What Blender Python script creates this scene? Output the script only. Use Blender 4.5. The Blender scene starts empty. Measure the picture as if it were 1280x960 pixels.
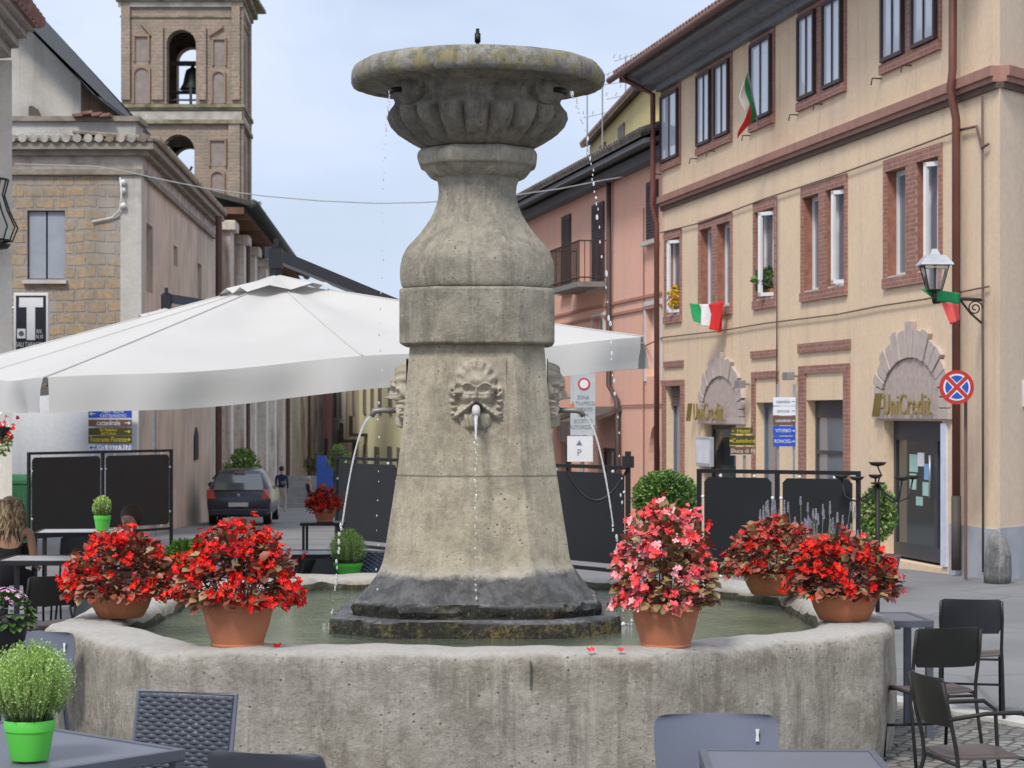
import bpy, bmesh, math, random
from mathutils import Vector, Matrix
random.seed(7)
C = bpy.context
scene = C.scene
col = scene.collection
R = math.radians
# ------------------------------------------------------------------ camera
F = 2650.0; H = 2.1; HZ = 515.0
cam_d = bpy.data.cameras.new("camera"); cam = bpy.data.objects.new("camera", cam_d); col.objects.link(cam)
cam.location = (0, 0, H); cam.rotation_euler = (R(90), 0, 0)
cam_d.sensor_width = 36; cam_d.lens = 36*F/1280; cam_d.shift_y = (HZ-480)/1280.0
cam_d.clip_end = 3000; cam_d.clip_start = .1
cam_d.dof.use_dof = True; cam_d.dof.focus_distance = 12.8; cam_d.dof.aperture_fstop = 8.0
scene.camera = cam
# ------------------------------------------------------------------ world
w = bpy.data.worlds.new("World"); scene.world = w; w.use_nodes = True
nt = w.node_tree; nt.nodes.clear()
SUN_EL, SUN_AZ = 50, 203          # azimuth: degrees clockwise from +Y where the sun stands
out = nt.nodes.new('ShaderNodeOutputWorld'); bg = nt.nodes.new('ShaderNodeBackground')
sky = nt.nodes.new('ShaderNodeTexSky'); sky.sky_type = 'NISHITA'; sky.sun_disc = False
sky.sun_elevation = R(SUN_EL); sky.sun_rotation = R(SUN_AZ); sky.air_density = 1.0; sky.dust_density = 1.2; sky.ozone_density = 1.5
tc = nt.nodes.new('ShaderNodeTexCoord'); mp = nt.nodes.new('ShaderNodeMapping'); mp.inputs['Scale'].default_value = (5, 5, 13)
nz = nt.nodes.new('ShaderNodeTexNoise'); nz.inputs['Scale'].default_value = 1.1; nz.inputs['Detail'].default_value = 5; nz.inputs['Roughness'].default_value = .5
rp = nt.nodes.new('ShaderNodeValToRGB'); rp.color_ramp.elements[0].position = .36; rp.color_ramp.elements[1].position = .62
rp.color_ramp.elements[0].color = (.62,)*3+(1,); rp.color_ramp.elements[1].color = (.98,)*3+(1,)
sep = nt.nodes.new('ShaderNodeSeparateXYZ'); mr = nt.nodes.new('ShaderNodeMapRange')
mr.inputs['From Min'].default_value = .0; mr.inputs['From Max'].default_value = .45; mr.inputs['To Min'].default_value = 0; mr.inputs['To Max'].default_value = 1
cc = nt.nodes.new('ShaderNodeMixRGB'); cc.inputs[1].default_value = (5.6, 6.5, 8.7, 1); cc.inputs[2].default_value = (8.3, 9.0, 10.4, 1)
mx = nt.nodes.new('ShaderNodeMixRGB')
L = nt.links.new
L(tc.outputs['Generated'], mp.inputs['Vector']); L(mp.outputs[0], nz.inputs['Vector']); L(nz.outputs['Fac'], rp.inputs['Fac'])
L(tc.outputs['Generated'], sep.inputs[0]); L(sep.outputs['Z'], mr.inputs['Value']); L(mr.outputs[0], cc.inputs['Fac'])
L(rp.outputs['Color'], mx.inputs['Fac']); L(sky.outputs[0], mx.inputs[1]); L(cc.outputs[0], mx.inputs[2])
L(mx.outputs[0], bg.inputs['Color']); bg.inputs['Strength'].default_value = .10
L(bg.outputs[0], out.inputs['Surface'])
sd = bpy.data.lights.new("sun", 'SUN'); sd.energy = 2.5; sd.angle = R(12); sd.color = (1, .95, .88)
sun = bpy.data.objects.new("sun", sd); col.objects.link(sun)
az = R(SUN_AZ); el = R(SUN_EL)
sdir = Vector((math.sin(az)*math.cos(el), math.cos(az)*math.cos(el), math.sin(el)))
sun.rotation_euler = sdir.to_track_quat('Z', 'Y').to_euler()
vs = scene.view_settings; vs.view_transform = 'Standard'; vs.look = 'None'; vs.gamma = 1; vs.use_curve_mapping = False; vs.exposure = .2

# ------------------------------------------------------------------ helpers
def P(px, py, d): return Vector(((px-640)/F*d, d, H+(HZ-py)/F*d))
def GP(px, py, z):                       # point of the plane at height z
    d = (H-z)*F/(py-HZ); return Vector(((px-640)/F*d, d, z))
def gz(y):
    if y < 26: return 0.0
    if y < 96: return -.03*(y-26)
    return -2.1

class MB:
    def __init__(s): s.v = []; s.f = []; s.m = []
    def add(s, vs, fs, mi=0):
        b = len(s.v); s.v += [tuple(v) for v in vs]
        s.f += [tuple(i+b for i in f) for f in fs]; s.m += [mi]*len(fs); return s
    def obox(s, o, a, b, c, mi=0):       # corner o and three edge vectors
        o, a, b, c = map(Vector, (o, a, b, c))
        vs = [o, o+a, o+a+b, o+b, o+c, o+a+c, o+a+b+c, o+b+c]
        fs = [(0,3,2,1),(4,5,6,7),(0,1,5,4),(1,2,6,5),(2,3,7,6),(3,0,4,7)]
        if a.cross(b).dot(c) < 0: fs = [tuple(reversed(f)) for f in fs]
        return s.add(vs, fs, mi)
    def box(s, x0, x1, y0, y1, z0, z1, mi=0): return s.obox((x0,y0,z0), (x1-x0,0,0), (0,y1-y0,0), (0,0,z1-z0), mi)
    def tube(s, pts, r, n=8, mi=0, cap=True):
        pts = [Vector(p) for p in pts]; rs = r if isinstance(r, (list, tuple)) else [r]*len(pts)
        rings = []; up = None
        for i, p in enumerate(pts):
            t = (pts[min(i+1, len(pts)-1)]-pts[max(i-1, 0)])
            if t.length < 1e-9: t = Vector((0,0,1))
            t.normalize()
            if up is None:
                up = Vector((0,0,1)) if abs(t.z) < .9 else Vector((1,0,0))
            a = t.cross(up)
            if a.length < 1e-6: a = t.cross(Vector((0,1,0)))
            a.normalize(); b = a.cross(t).normalized(); up = b
            rings.append([p+(a*math.cos(2*math.pi*k/n)+b*math.sin(2*math.pi*k/n))*rs[i] for k in range(n)])
        vs = [v for rg in rings for v in rg]; fs = []
        for i in range(len(pts)-1):
            for k in range(n):
                k2 = (k+1) % n; fs.append((i*n+k, i*n+k2, (i+1)*n+k2, (i+1)*n+k))
        if cap: fs.append(tuple(reversed(range(n)))); fs.append(tuple(range((len(pts)-1)*n, len(pts)*n)))
        return s.add(vs, fs, mi)
    def lathe(s, prof, n=32, c=(0,0,0), mi=0, fn=None, sx=1, sy=1):
        vs = []; fs = []; c = Vector(c)
        for (r, z) in prof:
            for k in range(n):
                a = 2*math.pi*k/n; rr = r*(fn(a, r, z) if fn else 1)
                vs.append(c+Vector((rr*math.cos(a)*sx, rr*math.sin(a)*sy, z)))
        for i in range(len(prof)-1):
            for k in range(n):
                k2 = (k+1) % n; fs.append((i*n+k, i*n+k2, (i+1)*n+k2, (i+1)*n+k))
        fs.append(tuple(reversed(range(n)))); fs.append(tuple(range((len(prof)-1)*n, len(prof)*n)))
        return s.add(vs, fs, mi)
    def loft(s, rings, mi=0, cap=True, close=True):
        n = len(rings[0]); vs = [v for r in rings for v in r]; fs = []
        for i in range(len(rings)-1):
            for k in range(n if close else n-1):
                k2 = (k+1) % n; fs.append((i*n+k, i*n+k2, (i+1)*n+k2, (i+1)*n+k))
        if cap: fs.append(tuple(reversed(range(n)))); fs.append(tuple(range((len(rings)-1)*n, len(rings)*n)))
        return s.add(vs, fs, mi)
    def prism(s, poly, ext, mi=0):       # polygon (3-D points) extruded by vector ext
        poly = [Vector(p) for p in poly]; ext = Vector(ext); n = len(poly)
        vs = poly+[p+ext for p in poly]
        fs = [tuple(reversed(range(n))), tuple(range(n, 2*n))]+[(k, (k+1)%n, n+(k+1)%n, n+k) for k in range(n)]
        return s.add(vs, fs, mi)
    def sphere(s, c, r, n=10, mi=0, sc=(1,1,1)):
        prof = [(max(1e-4, math.sin(math.pi*i/n)), -math.cos(math.pi*i/n)) for i in range(n+1)]
        b = len(s.v); s.lathe(prof, n*2, (0,0,0), mi)
        for i in range(b, len(s.v)):
            v = s.v[i]; s.v[i] = (c[0]+v[0]*r*sc[0], c[1]+v[1]*r*sc[1], c[2]+v[2]*r*sc[2])
        return s
    def build(s, name, mats, parent=None, smooth=False, bevel=0, auto=None, fix=True, pinv=None):
        me = bpy.data.meshes.new(name); me.from_pydata(s.v, [], s.f)
        for m in (mats if isinstance(mats, (list, tuple)) else [mats]): me.materials.append(m)
        me.polygons.foreach_set('material_index', s.m)
        if smooth: me.polygons.foreach_set('use_smooth', [True]*len(me.polygons))
        if fix:
            bm = bmesh.new(); bm.from_mesh(me); bmesh.ops.recalc_face_normals(bm, faces=bm.faces[:]); bm.to_mesh(me); bm.free()
        o = bpy.data.objects.new(name, me); col.objects.link(o)
        if auto is not None: me.set_sharp_from_angle(angle=R(auto))
        if bevel:
            b = o.modifiers.new('bevel', 'BEVEL'); b.width = bevel; b.segments = 2; b.limit_method = 'ANGLE'; b.angle_limit = R(35)
        if parent is not None: attach(o, parent)
        return o

WB = {}                                  # world matrices of roots built in world coordinates
def attach(o, parent):
    o.parent = parent
    if parent.name in WB: o.matrix_parent_inverse = WB[parent.name].inverted()
def tag(o, label=None, cat=None, group=None, kind=None):
    if label: o['label'] = label
    if cat: o['category'] = cat
    if group: o['group'] = group
    if kind: o['kind'] = kind
    return o
def empty(name, loc, label=None, cat=None, group=None, rz=0, world=False):
    e = bpy.data.objects.new(name, None); col.objects.link(e); e.empty_display_size = .2
    e.location = loc; e.rotation_euler = (0, 0, rz)
    if world: WB[e.name] = Matrix.Translation(Vector(loc))
    tag(e, label, cat, group); return e
def kids(o): return [c for c in bpy.data.objects if c.parent == o]
def copy_tree(o, parent=None):
    c = o.copy(); col.objects.link(c)
    if parent is not None: c.parent = parent
    for ch in kids(o):
        copy_tree(ch, c)
    return c

# ------------------------------------------------------------------ materials
def newmat(name):
    m = bpy.data.materials.new(name); m.use_nodes = True; t = m.node_tree
    b = t.nodes['Principled BSDF']; return m, t, b
def N(t, typ, **kw):
    n = t.nodes.new(typ)
    for k, v in kw.items():
        if k in n.inputs: n.inputs[k].default_value = v
        else: setattr(n, k, v)
    return n
def noise(t, vec, scale, detail=4, rough=.55):
    n = N(t, 'ShaderNodeTexNoise'); n.inputs['Scale'].default_value = scale; n.inputs['Detail'].default_value = detail; n.inputs['Roughness'].default_value = rough
    t.links.new(vec, n.inputs['Vector']); return n.outputs['Fac']
def ramp(t, fac, p0, p1, c0=0, c1=1):
    r = N(t, 'ShaderNodeMapRange'); r.inputs['From Min'].default_value = p0; r.inputs['From Max'].default_value = p1
    r.inputs['To Min'].default_value = c0; r.inputs['To Max'].default_value = c1; t.links.new(fac, r.inputs['Value']); return r.outputs[0]
def mix(t, fac, a, b, mode='MIX'):
    m = N(t, 'ShaderNodeMixRGB', blend_type=mode)
    for i, x in ((0, fac), (1, a), (2, b)):
        if isinstance(x, (int, float)): m.inputs[i].default_value = x
        elif isinstance(x, tuple): m.inputs[i].default_value = x if len(x) == 4 else x+(1,)
        else: t.links.new(x, m.inputs[i])
    return m.outputs[0]
def bump(t, b, h, strength=.4, dist=.01):
    n = N(t, 'ShaderNodeBump'); n.inputs['Strength'].default_value = strength; n.inputs['Distance'].default_value = dist
    t.links.new(h, n.inputs['Height']); t.links.new(n.outputs[0], b.inputs['Normal'])
def ocoord(t, scale=None, which='Object'):
    c = N(t, 'ShaderNodeTexCoord').outputs[which]
    if scale:
        m = N(t, 'ShaderNodeMapping'); m.inputs['Scale'].default_value = scale; t.links.new(c, m.inputs['Vector']); c = m.outputs[0]
    return c
def math_(t, op, a, b=0):
    m = N(t, 'ShaderNodeMath', operation=op)
    for i, x in ((0, a), (1, b)):
        if isinstance(x, (int, float)): m.inputs[i].default_value = x
        else: t.links.new(x, m.inputs[i])
    return m.outputs[0]
def mul(c, k): return tuple(min(1, x*k) for x in c[:3])+(1,)
def simple(name, c, rough=.6, metal=0, var=.12, scale=4, bs=0, bscale=40, spec=None, emit=None):
    m, t, b = newmat(name); v = ocoord(t)
    f = ramp(t, noise(t, v, scale, 5), .3, .7)
    t.links.new(mix(t, f, mul(c, 1-var), mul(c, 1+var)), b.inputs['Base Color'])
    b.inputs['Roughness'].default_value = rough; b.inputs['Metallic'].default_value = metal
    if spec is not None: b.inputs['Specular IOR Level'].default_value = spec
    if bs: bump(t, b, noise(t, v, bscale, 6, .6), bs, .01)
    if emit: b.inputs['Emission Color'].default_value = emit+(1,); b.inputs['Emission Strength'].default_value = 1
    return m
def plaster(name, c, c2, blotch=.4, streak=.35, bs=.25):
    m, t, b = newmat(name); v = ocoord(t)
    f = ramp(t, noise(t, v, .7, 8, .62), .42, .68, 0, blotch)
    s = ramp(t, noise(t, ocoord(t, (2.2, 2.2, .18)), 1.3, 6, .6), .5, .78, 0, streak)
    g = ramp(t, noise(t, v, 14, 4), .3, .7, .93, 1.05)
    cc = mix(t, f, c+(1,), c2+(1,)); cc = mix(t, s, cc, mul(c2, .75))
    cc = mix(t, 1.0, cc, g, 'MULTIPLY')
    t.links.new(cc, b.inputs['Base Color']); b.inputs['Roughness'].default_value = .92
    bump(t, b, noise(t, v, 9, 8, .7), bs, .02); return m
def frame_vec(t, u):                     # (distance along u, height) as texture coordinates
    v = ocoord(t); d = N(t, 'ShaderNodeVectorMath', operation='DOT_PRODUCT'); t.links.new(v, d.inputs[0]); d.inputs[1].default_value = (u[0], u[1], 0)
    s = N(t, 'ShaderNodeSeparateXYZ'); t.links.new(v, s.inputs[0]); c = N(t, 'ShaderNodeCombineXYZ')
    t.links.new(d.outputs['Value'], c.inputs[0]); t.links.new(s.outputs['Z'], c.inputs[1]); return c.outputs[0], v
def bricks(name, u, bw, bh, ms, c1, c2, mortar, patch=None, pf=.4, bs=.5, warp=.0):
    m, t, b = newmat(name); v, ov = frame_vec(t, u)
    if warp:
        nn = N(t, 'ShaderNodeTexNoise'); nn.inputs['Scale'].default_value = 1.6; nn.inputs['Detail'].default_value = 3; t.links.new(ov, nn.inputs['Vector'])
        sb_ = N(t, 'ShaderNodeVectorMath', operation='SUBTRACT'); t.links.new(nn.outputs['Color'], sb_.inputs[0]); sb_.inputs[1].default_value = (.5, .5, .5)
        sc2 = N(t, 'ShaderNodeVectorMath', operation='SCALE'); t.links.new(sb_.outputs[0], sc2.inputs[0]); sc2.inputs['Scale'].default_value = warp
        ad_ = N(t, 'ShaderNodeVectorMath', operation='ADD'); t.links.new(v, ad_.inputs[0]); t.links.new(sc2.outputs[0], ad_.inputs[1]); v = ad_.outputs[0]
        # keep scale: mix shrinks slightly, harmless
    br = N(t, 'ShaderNodeTexBrick'); t.links.new(v, br.inputs['Vector'])
    br.inputs['Color1'].default_value = c1+(1,); br.inputs['Color2'].default_value = c2+(1,); br.inputs['Mortar'].default_value = mortar+(1,)
    br.inputs['Scale'].default_value = 1; br.inputs['Mortar Size'].default_value = ms; br.inputs['Brick Width'].default_value = bw; br.inputs['Row Height'].default_value = bh
    br.inputs['Mortar Smooth'].default_value = .3
    n1 = noise(t, ov, 1.0, 8, .65); n2 = noise(t, ov, 11, 5, .6)
    cc = mix(t, 1.0, br.outputs['Color'], ramp(t, n2, .3, .7, .75, 1.2), 'MULTIPLY')
    if patch: cc = mix(t, ramp(t, n1, .48, .62, 0, pf), cc, patch+(1,))
    st = ramp(t, noise(t, ocoord(t, (1.5, 1.5, .15)), 1.4, 5), .5, .8, 0, .35)
    cc = mix(t, st, cc, mul(mortar, .45))
    t.links.new(cc, b.inputs['Base Color']); b.inputs['Roughness'].default_value = .93
    h = mix(t, .35, br.outputs['Fac'], n2); inv = math_(t, 'SUBTRACT', 1, h)
    bump(t, b, inv, bs, .03); return m

def stone_mat(name, base, dark, light, wet_z=None, lichen=None, moss=None, streaks=.5, bs=.6, top=None, seams=None):
    m, t, b = newmat(name); v = ocoord(t); geo = N(t, 'ShaderNodeNewGeometry')
    n1 = noise(t, v, 2.2, 8, .65); n2 = noise(t, v, 28, 8, .7); n3 = noise(t, ocoord(t, (8, 8, .8)), 1.6, 8, .7); n4 = noise(t, v, 38, 8, .8); n5 = noise(t, v, 8, 12, .78); n6 = noise(t, v, 1.1, 5, .6)
    cc = mix(t, ramp(t, n1, .38, .60), dark+(1,), base+(1,))
    cc = mix(t, ramp(t, n6, .42, .60, 0, .55), cc, (base[0]*.86, base[1]*.90, base[2]*1.02, 1))
    cc = mix(t, ramp(t, n5, .50, .62, 0, .6), cc, light+(1,)); cc = mix(t, ramp(t, n5, .47, .36, 0, .55), cc, mul(dark, .62))
    cc = mix(t, ramp(t, n3, .50, .62, 0, streaks), cc, mul(dark, .50))
    cc = mix(t, ramp(t, noise(t, ocoord(t, (9, 9, .6)), 1.3, 7, .7), .57, .68, 0, streaks*.8), cc, mul(light, 1.18))
    cc = mix(t, ramp(t, n4, .56, .66, 0, .55), cc, mul(dark, .42)); cc = mix(t, ramp(t, n4, .45, .36, 0, .35), cc, mul(light, 1.12))
    vp = N(t, 'ShaderNodeTexVoronoi'); vp.inputs['Scale'].default_value = 26; t.links.new(v, vp.inputs['Vector'])
    pit = math_(t, 'MULTIPLY', ramp(t, vp.outputs['Distance'], .22, .12, 0, 1), ramp(t, n5, .52, .60)); cc = mix(t, math_(t, 'MULTIPLY', pit, .8), cc, mul(dark, .25))
    rough = .9; sp = N(t, 'ShaderNodeSeparateXYZ'); t.links.new(v, sp.inputs[0])
    if lichen:
        ln = noise(t, v, 9, 8, .7); cc = mix(t, ramp(t, ln, .49, .56, 0, lichen[3]), cc, tuple(lichen[:3])+(1,)); cc = mix(t, ramp(t, noise(t, v, 13, 8, .75), .53, .58, 0, .6), cc, (.10, .10, .07, 1))
    for (sz, sw) in (seams or ()):
        ds = math_(t, 'ABSOLUTE', math_(t, 'SUBTRACT', math_(t, 'ADD', sp.outputs['Z'], math_(t, 'MULTIPLY', n1, .02)), sz+.01)); cc = mix(t, ramp(t, ds, sw*.4, sw, .75, 0), cc, mul(dark, .35))
    b.inputs['Roughness'].default_value = rough
    if wet_z is not None:
        zz = math_(t, 'ADD', sp.outputs['Z'], math_(t, 'MULTIPLY', noise(t, v, 3.0, 10, .7), .22))
        wf = ramp(t, zz, wet_z+.06, wet_z+.10, 1, 0)
        cc = mix(t, ramp(t, zz, wet_z+.10, wet_z+.16, .35, 0), cc, (.46, .45, .42, 1))
        cc = mix(t, math_(t, 'MULTIPLY', wf, .93), cc, mix(t, ramp(t, n5, .42, .58), (.022, .023, .025, 1), (.105, .106, .11, 1)))
        t.links.new(ramp(t, wf, 0, 1, .9, .4), b.inputs['Roughness'])
    if moss:
        nn = N(t, 'ShaderNodeSeparateXYZ'); t.links.new(geo.outputs['Normal'], nn.inputs[0])
        side = ramp(t, math_(t, 'ABSOLUTE', nn.outputs['Z']), .35, .8, 1, .0)
        mc = mix(t, ramp(t, noise(t, v, 3.2, 9, .72), .50, .60), (.016, .017, .009, 1), (.15, .11, .028, 1))
        mc = mix(t, ramp(t, n4, .46, .54), mc, (.012, .013, .008, 1)); mc = mix(t, ramp(t, noise(t, v, 45, 5, .7), .58, .66, 0, .7), mc, (.22, .21, .17, 1))
        cc = mix(t, math_(t, 'MULTIPLY', side, moss), cc, mc)
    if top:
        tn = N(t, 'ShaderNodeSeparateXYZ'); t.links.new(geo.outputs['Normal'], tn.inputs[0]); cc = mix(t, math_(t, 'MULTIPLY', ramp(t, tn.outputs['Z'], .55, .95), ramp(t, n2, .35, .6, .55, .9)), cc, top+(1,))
    t.links.new(cc, b.inputs['Base Color'])
    hb = mix(t, .5, mix(t, .5, n5, n2), math_(t, 'SUBTRACT', n4, math_(t, 'MULTIPLY', pit, .5))); bump(t, b, hb, bs, .03); return m

def glassy(name, c, rough=.08): 
    m, t, b = newmat(name); b.inputs['Base Color'].default_value = c+(1,); b.inputs['Roughness'].default_value = rough
    b.inputs['Specular IOR Level'].default_value = .9; b.inputs['IOR'].default_value = 1.7; return m

# frames --------------------------------------------------------------
kR = -.1872
UR = Vector((kR, 1, 0)).normalized(); NR = Vector((-UR.y, UR.x, 0))
def dR(p): return 11.18/((p-640)/F-kR)
kL = -.049
XL0 = (175-640)/F*46
def dL(p): return (XL0-kL*46)/((p-640)/F-kL)
UL = Vector((kL, 1, 0)).normalized(); NL = Vector((UL.y, -UL.x, 0))
class Fr:
    def __init__(s, o, u, n): s.o = Vector(o); s.u = Vector(u); s.n = Vector(n)
    def pt(s, a, o, z): return s.o+s.u*a+s.n*o+Vector((0, 0, z))
    def box(s, mb, a0, a1, o0, o1, z0, z1, mi=0):
        mb.obox(s.pt(a0, o0, z0), s.u*(a1-a0), s.n*(o1-o0), (0, 0, z1-z0), mi)
def wall_holes(mb, fr, a0, a1, z0, z1, holes, depth, mi=0, rmi=None, o=0):
    rmi = mi if rmi is None else rmi
    As = sorted({a0, a1, *[h[0] for h in holes], *[h[1] for h in holes]}); Zs = sorted({z0, z1, *[h[2] for h in holes], *[h[3] for h in holes]})
    for i in range(len(As)-1):
        for j in range(len(Zs)-1):
            ca, cz = (As[i]+As[i+1])/2, (Zs[j]+Zs[j+1])/2
            if ca < a0 or ca > a1 or cz < z0 or cz > z1: continue
            if any(h[0] < ca < h[1] and h[2] < cz < h[3] for h in holes): continue
            mb.add([fr.pt(As[i], o, Zs[j]), fr.pt(As[i+1], o, Zs[j]), fr.pt(As[i+1], o, Zs[j+1]), fr.pt(As[i], o, Zs[j+1])], [(0, 1, 2, 3)], mi)
    for (b0, b1, y0, y1) in [h[:4] for h in holes]:
        q = lambda a, oo, z: fr.pt(a, oo, z)
        for (c, d) in (((b0, y0), (b1, y0)), ((b1, y0), (b1, y1)), ((b1, y1), (b0, y1)), ((b0, y1), (b0, y0))):
            mb.add([q(c[0], o, c[1]), q(c[0], o-depth, c[1]), q(d[0], o-depth, d[1]), q(d[0], o, d[1])], [(0, 1, 2, 3)], rmi)
def spandrel(mb, fr, a0, a1, zs, zt, depth, mi=0, o=0, n=14):
    c = (a0+a1)/2; r = (a1-a0)/2; k = (zt-zs)/r
    pts = [(c-r*math.cos(math.pi*i/n), zs+k*r*math.sin(math.pi*i/n)) for i in range(n+1)]
    for i in range(n):
        (x0, y0), (x1, y1) = pts[i], pts[i+1]
        mb.add([fr.pt(x0, o, y0), fr.pt(x1, o, y1), fr.pt(x1, o, zt+.001), fr.pt(x0, o, zt+.001)], [(0, 1, 2, 3)], mi)
        mb.add([fr.pt(x0, o, y0), fr.pt(x1, o, y1), fr.pt(x1, o-depth, y1), fr.pt(x0, o-depth, y0)], [(0, 1, 2, 3)], mi)

SPACING = 1.0
def textmesh(txt, size, ext=.002, align='CENTER', sx=1):
    cu = bpy.data.curves.new('t', 'FONT'); cu.body = txt; cu.size = size; cu.extrude = ext; cu.align_x = align; cu.align_y = 'CENTER'; cu.resolution_u = 3; cu.space_character = SPACING
    o = bpy.data.objects.new('t', cu); col.objects.link(o); C.view_layer.update()
    me = bpy.data.meshes.new_from_object(o.evaluated_get(C.evaluated_depsgraph_get())); bpy.data.objects.remove(o)
    vs = [(v.co.x*sx, v.co.y, v.co.z) for v in me.vertices]; fs = [tuple(p.vertices) for p in me.polygons]; bpy.data.meshes.remove(me); return vs, fs
def put_text(mb, txt, size, origin, ux, uz=Vector((0,0,1)), ext=.002, align='CENTER', mi=0, sx=1):
    vs, fs = textmesh(txt, size, ext, align, sx); ux = Vector(ux).normalized(); nrm = ux.cross(uz).normalized(); o = Vector(origin)
    mb.add([o+ux*v[0]+uz*v[1]+nrm*v[2] for v in vs], fs, mi)

# shared mats
black_metal = simple('black_metal', (.018, .018, .02), .45, .3, .2, 8)
white_clip = simple('white_clip', (.75, .75, .73), .5)
panel_black = simple('panel_black', (.012, .013, .015), .42, 0, .2, 3)
grey_metal = simple('grey_metal', (.4, .41, .42), .4, .6)
brown_pipe = simple('brown_pipe', (.16, .062, .045), .5, .2, .15, 2)
iron = simple('iron', (.03, .028, .027), .6, .4, .2, 8)
rust = simple('rusty_iron', (.06, .04, .035), .7, .3, .3, 8)
water_white = None

# ================================================================== GROUND
def asphalt():
    m, t, b = newmat('asphalt'); v = ocoord(t)
    n1 = noise(t, v, .5, 6); n2 = noise(t, v, 60, 4, .7)
    cc = mix(t, ramp(t, n1, .35, .65), (.155, .155, .16, 1), (.22, .22, .225, 1)); cc = mix(t, ramp(t, n2, .45, .7, 0, .4), cc, (.30, .30, .29, 1))
    vo = N(t, 'ShaderNodeTexVoronoi', feature='DISTANCE_TO_EDGE'); vo.inputs['Scale'].default_value = .35; t.links.new(v, vo.inputs['Vector'])
    cc = mix(t, ramp(t, vo.outputs['Distance'], 0, .012, .5, 0), cc, (.07, .07, .07, 1))
    t.links.new(cc, b.inputs['Base Color']); b.inputs['Roughness'].default_value = .85; bump(t, b, n2, .3, .01); return m
def cobble():
    m, t, b = newmat('cobbles'); v = ocoord(t)
    mp_ = N(t, 'ShaderNodeMapping'); mp_.inputs['Rotation'].default_value = (0, 0, .5); t.links.new(v, mp_.inputs['Vector'])
    vo = N(t, 'ShaderNodeTexVoronoi', feature='DISTANCE_TO_EDGE'); vo.inputs['Scale'].default_value = 8.5; vo.inputs['Randomness'].default_value = .42
    vc = N(t, 'ShaderNodeTexVoronoi'); vc.inputs['Scale'].default_value = 8.5; vc.inputs['Randomness'].default_value = .42
    for q in (vo, vc): t.links.new(mp_.outputs[0], q.inputs['Vector'])
    e = ramp(t, vo.outputs['Distance'], .02, .13)
    sr = N(t, 'ShaderNodeSeparateColor'); t.links.new(vc.outputs['Color'], sr.inputs[0])
    cc = mix(t, sr.outputs[0], (.13, .13, .13, 1), (.27, .26, .24, 1)); cc = mix(t, e, (.07, .062, .048, 1), cc)
    cc = mix(t, ramp(t, noise(t, v, 1.2, 5), .4, .7, 0, .5), cc, (.2, .19, .17, 1))
    t.links.new(cc, b.inputs['Base Color']); b.inputs['Roughness'].default_value = .75; bump(t, b, e, .9, .02); return m
ASPH, COB = asphalt(), cobble()
def strip(mb, x0, x1, y0, y1, dz, ny=None):
    ys = sorted({y0, y1, *[y for y in (26, 40, 60, 80, 96) if y0 < y < y1]})
    for i in range(len(ys)-1):
        a, b_ = ys[i], ys[i+1]
        mb.add([(x0, a, gz(a)+dz), (x1, a, gz(a)+dz), (x1, b_, gz(b_)+dz), (x0, b_, gz(b_)+dz)], [(0, 1, 2, 3)])
g = MB(); strip(g, -400, 400, -60, 900, 0); tag(g.build('ground', ASPH), kind='structure')
g = MB(); kerb = MB()
k0, k1 = GP(1130, 884, 0), GP(1290, 912, 0)     # pale kerb line right
kd = (k1-k0).normalized()
a, b_ = k0-kd*14, k0+kd*12
g.add([(a.x, a.y, .004), (a.x, -4, .004), (b_.x, -4, .004), (b_.x, b_.y, .004)], [(0, 1, 2, 3)])
tag(g.build('cobbled_pavement', COB), kind='structure')
nn = Vector((-kd.y, kd.x, 0))
kerb.obox(a+Vector((0, 0, -.02)), (b_-a), nn*.22, (0, 0, .055)); tag(kerb.build('kerb', simple('kerb_stone', (.5, .49, .46), .8, 0, .15, 6, .3), bevel=.008), kind='structure')

# ================================================================== RIGHT BANK BUILDING
corner = Vector(((1250-640)/F*dR(1250), dR(1250), 0)); FRR = Fr(corner, UR, NR)
def sR(p): return (dR(p)-corner.y)/UR.y
def zR(y, p): return H+(HZ-y)*dR(p)/F
cream = plaster('cream_plaster', (.79, .60, .41), (.68, .52, .38), .65, .5, .2)
cream2 = plaster('cream_plaster_side', (.74, .58, .43), (.66, .54, .42), .6, .3, .15)
brickR = bricks('red_brick_trim', UR, .25, .065, .008, (.36, .165, .125), (.29, .135, .10), (.38, .26, .22), bs=.3)
brick_rev = simple('brick_reveal', (.30, .13, .085), .9, 0, .25, 9, .4, 30)
win_brown = simple('brown_window_frame', (.055, .03, .03), .5)
win_white = simple('white_window_frame', (.72, .73, .74), .4, 0, .04)
pane_m = glassy('window_glass', (.16, .19, .23), .06)
pane_sky = glassy('window_glass_sky_tone', (.60, .64, .72), .06)  # reflected sky painted in: pale base colour for the top floor panes
pane_dark = glassy('dark_glass', (.02, .035, .04), .08)
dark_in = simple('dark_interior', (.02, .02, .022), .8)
greystone = simple('grey_render_plinth', (.40, .41, .45), .9, 0, .15, 3, .3)
sill_m = simple('stone_sill', (.5, .47, .43), .8, 0, .1, 5, .2)
bank = empty('bank_building', (corner.x, corner.y, 0), 'long cream rendered bank building with brick framed windows and gold lettering over its door', 'building', world=True)
SE = sR(828); ZT = zR(97, 828)
def rect(p0, p1, yt, yb, pm=None):
    pm = (p0+p1)/2 if pm is None else pm
    return [sR(p1), sR(p0), zR(yb, pm), zR(yt, pm)]
top_ws = [(829, 850, 107, 199), (874, 891, 89, 180), (896, 914, 76, 169), (941, 967, 43, 146), (1001, 1022, 14, 124), (1032, 1056, -6, 108), (1106, 1133, -30, 74), (1144, 1174, -50, 57)]
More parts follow.
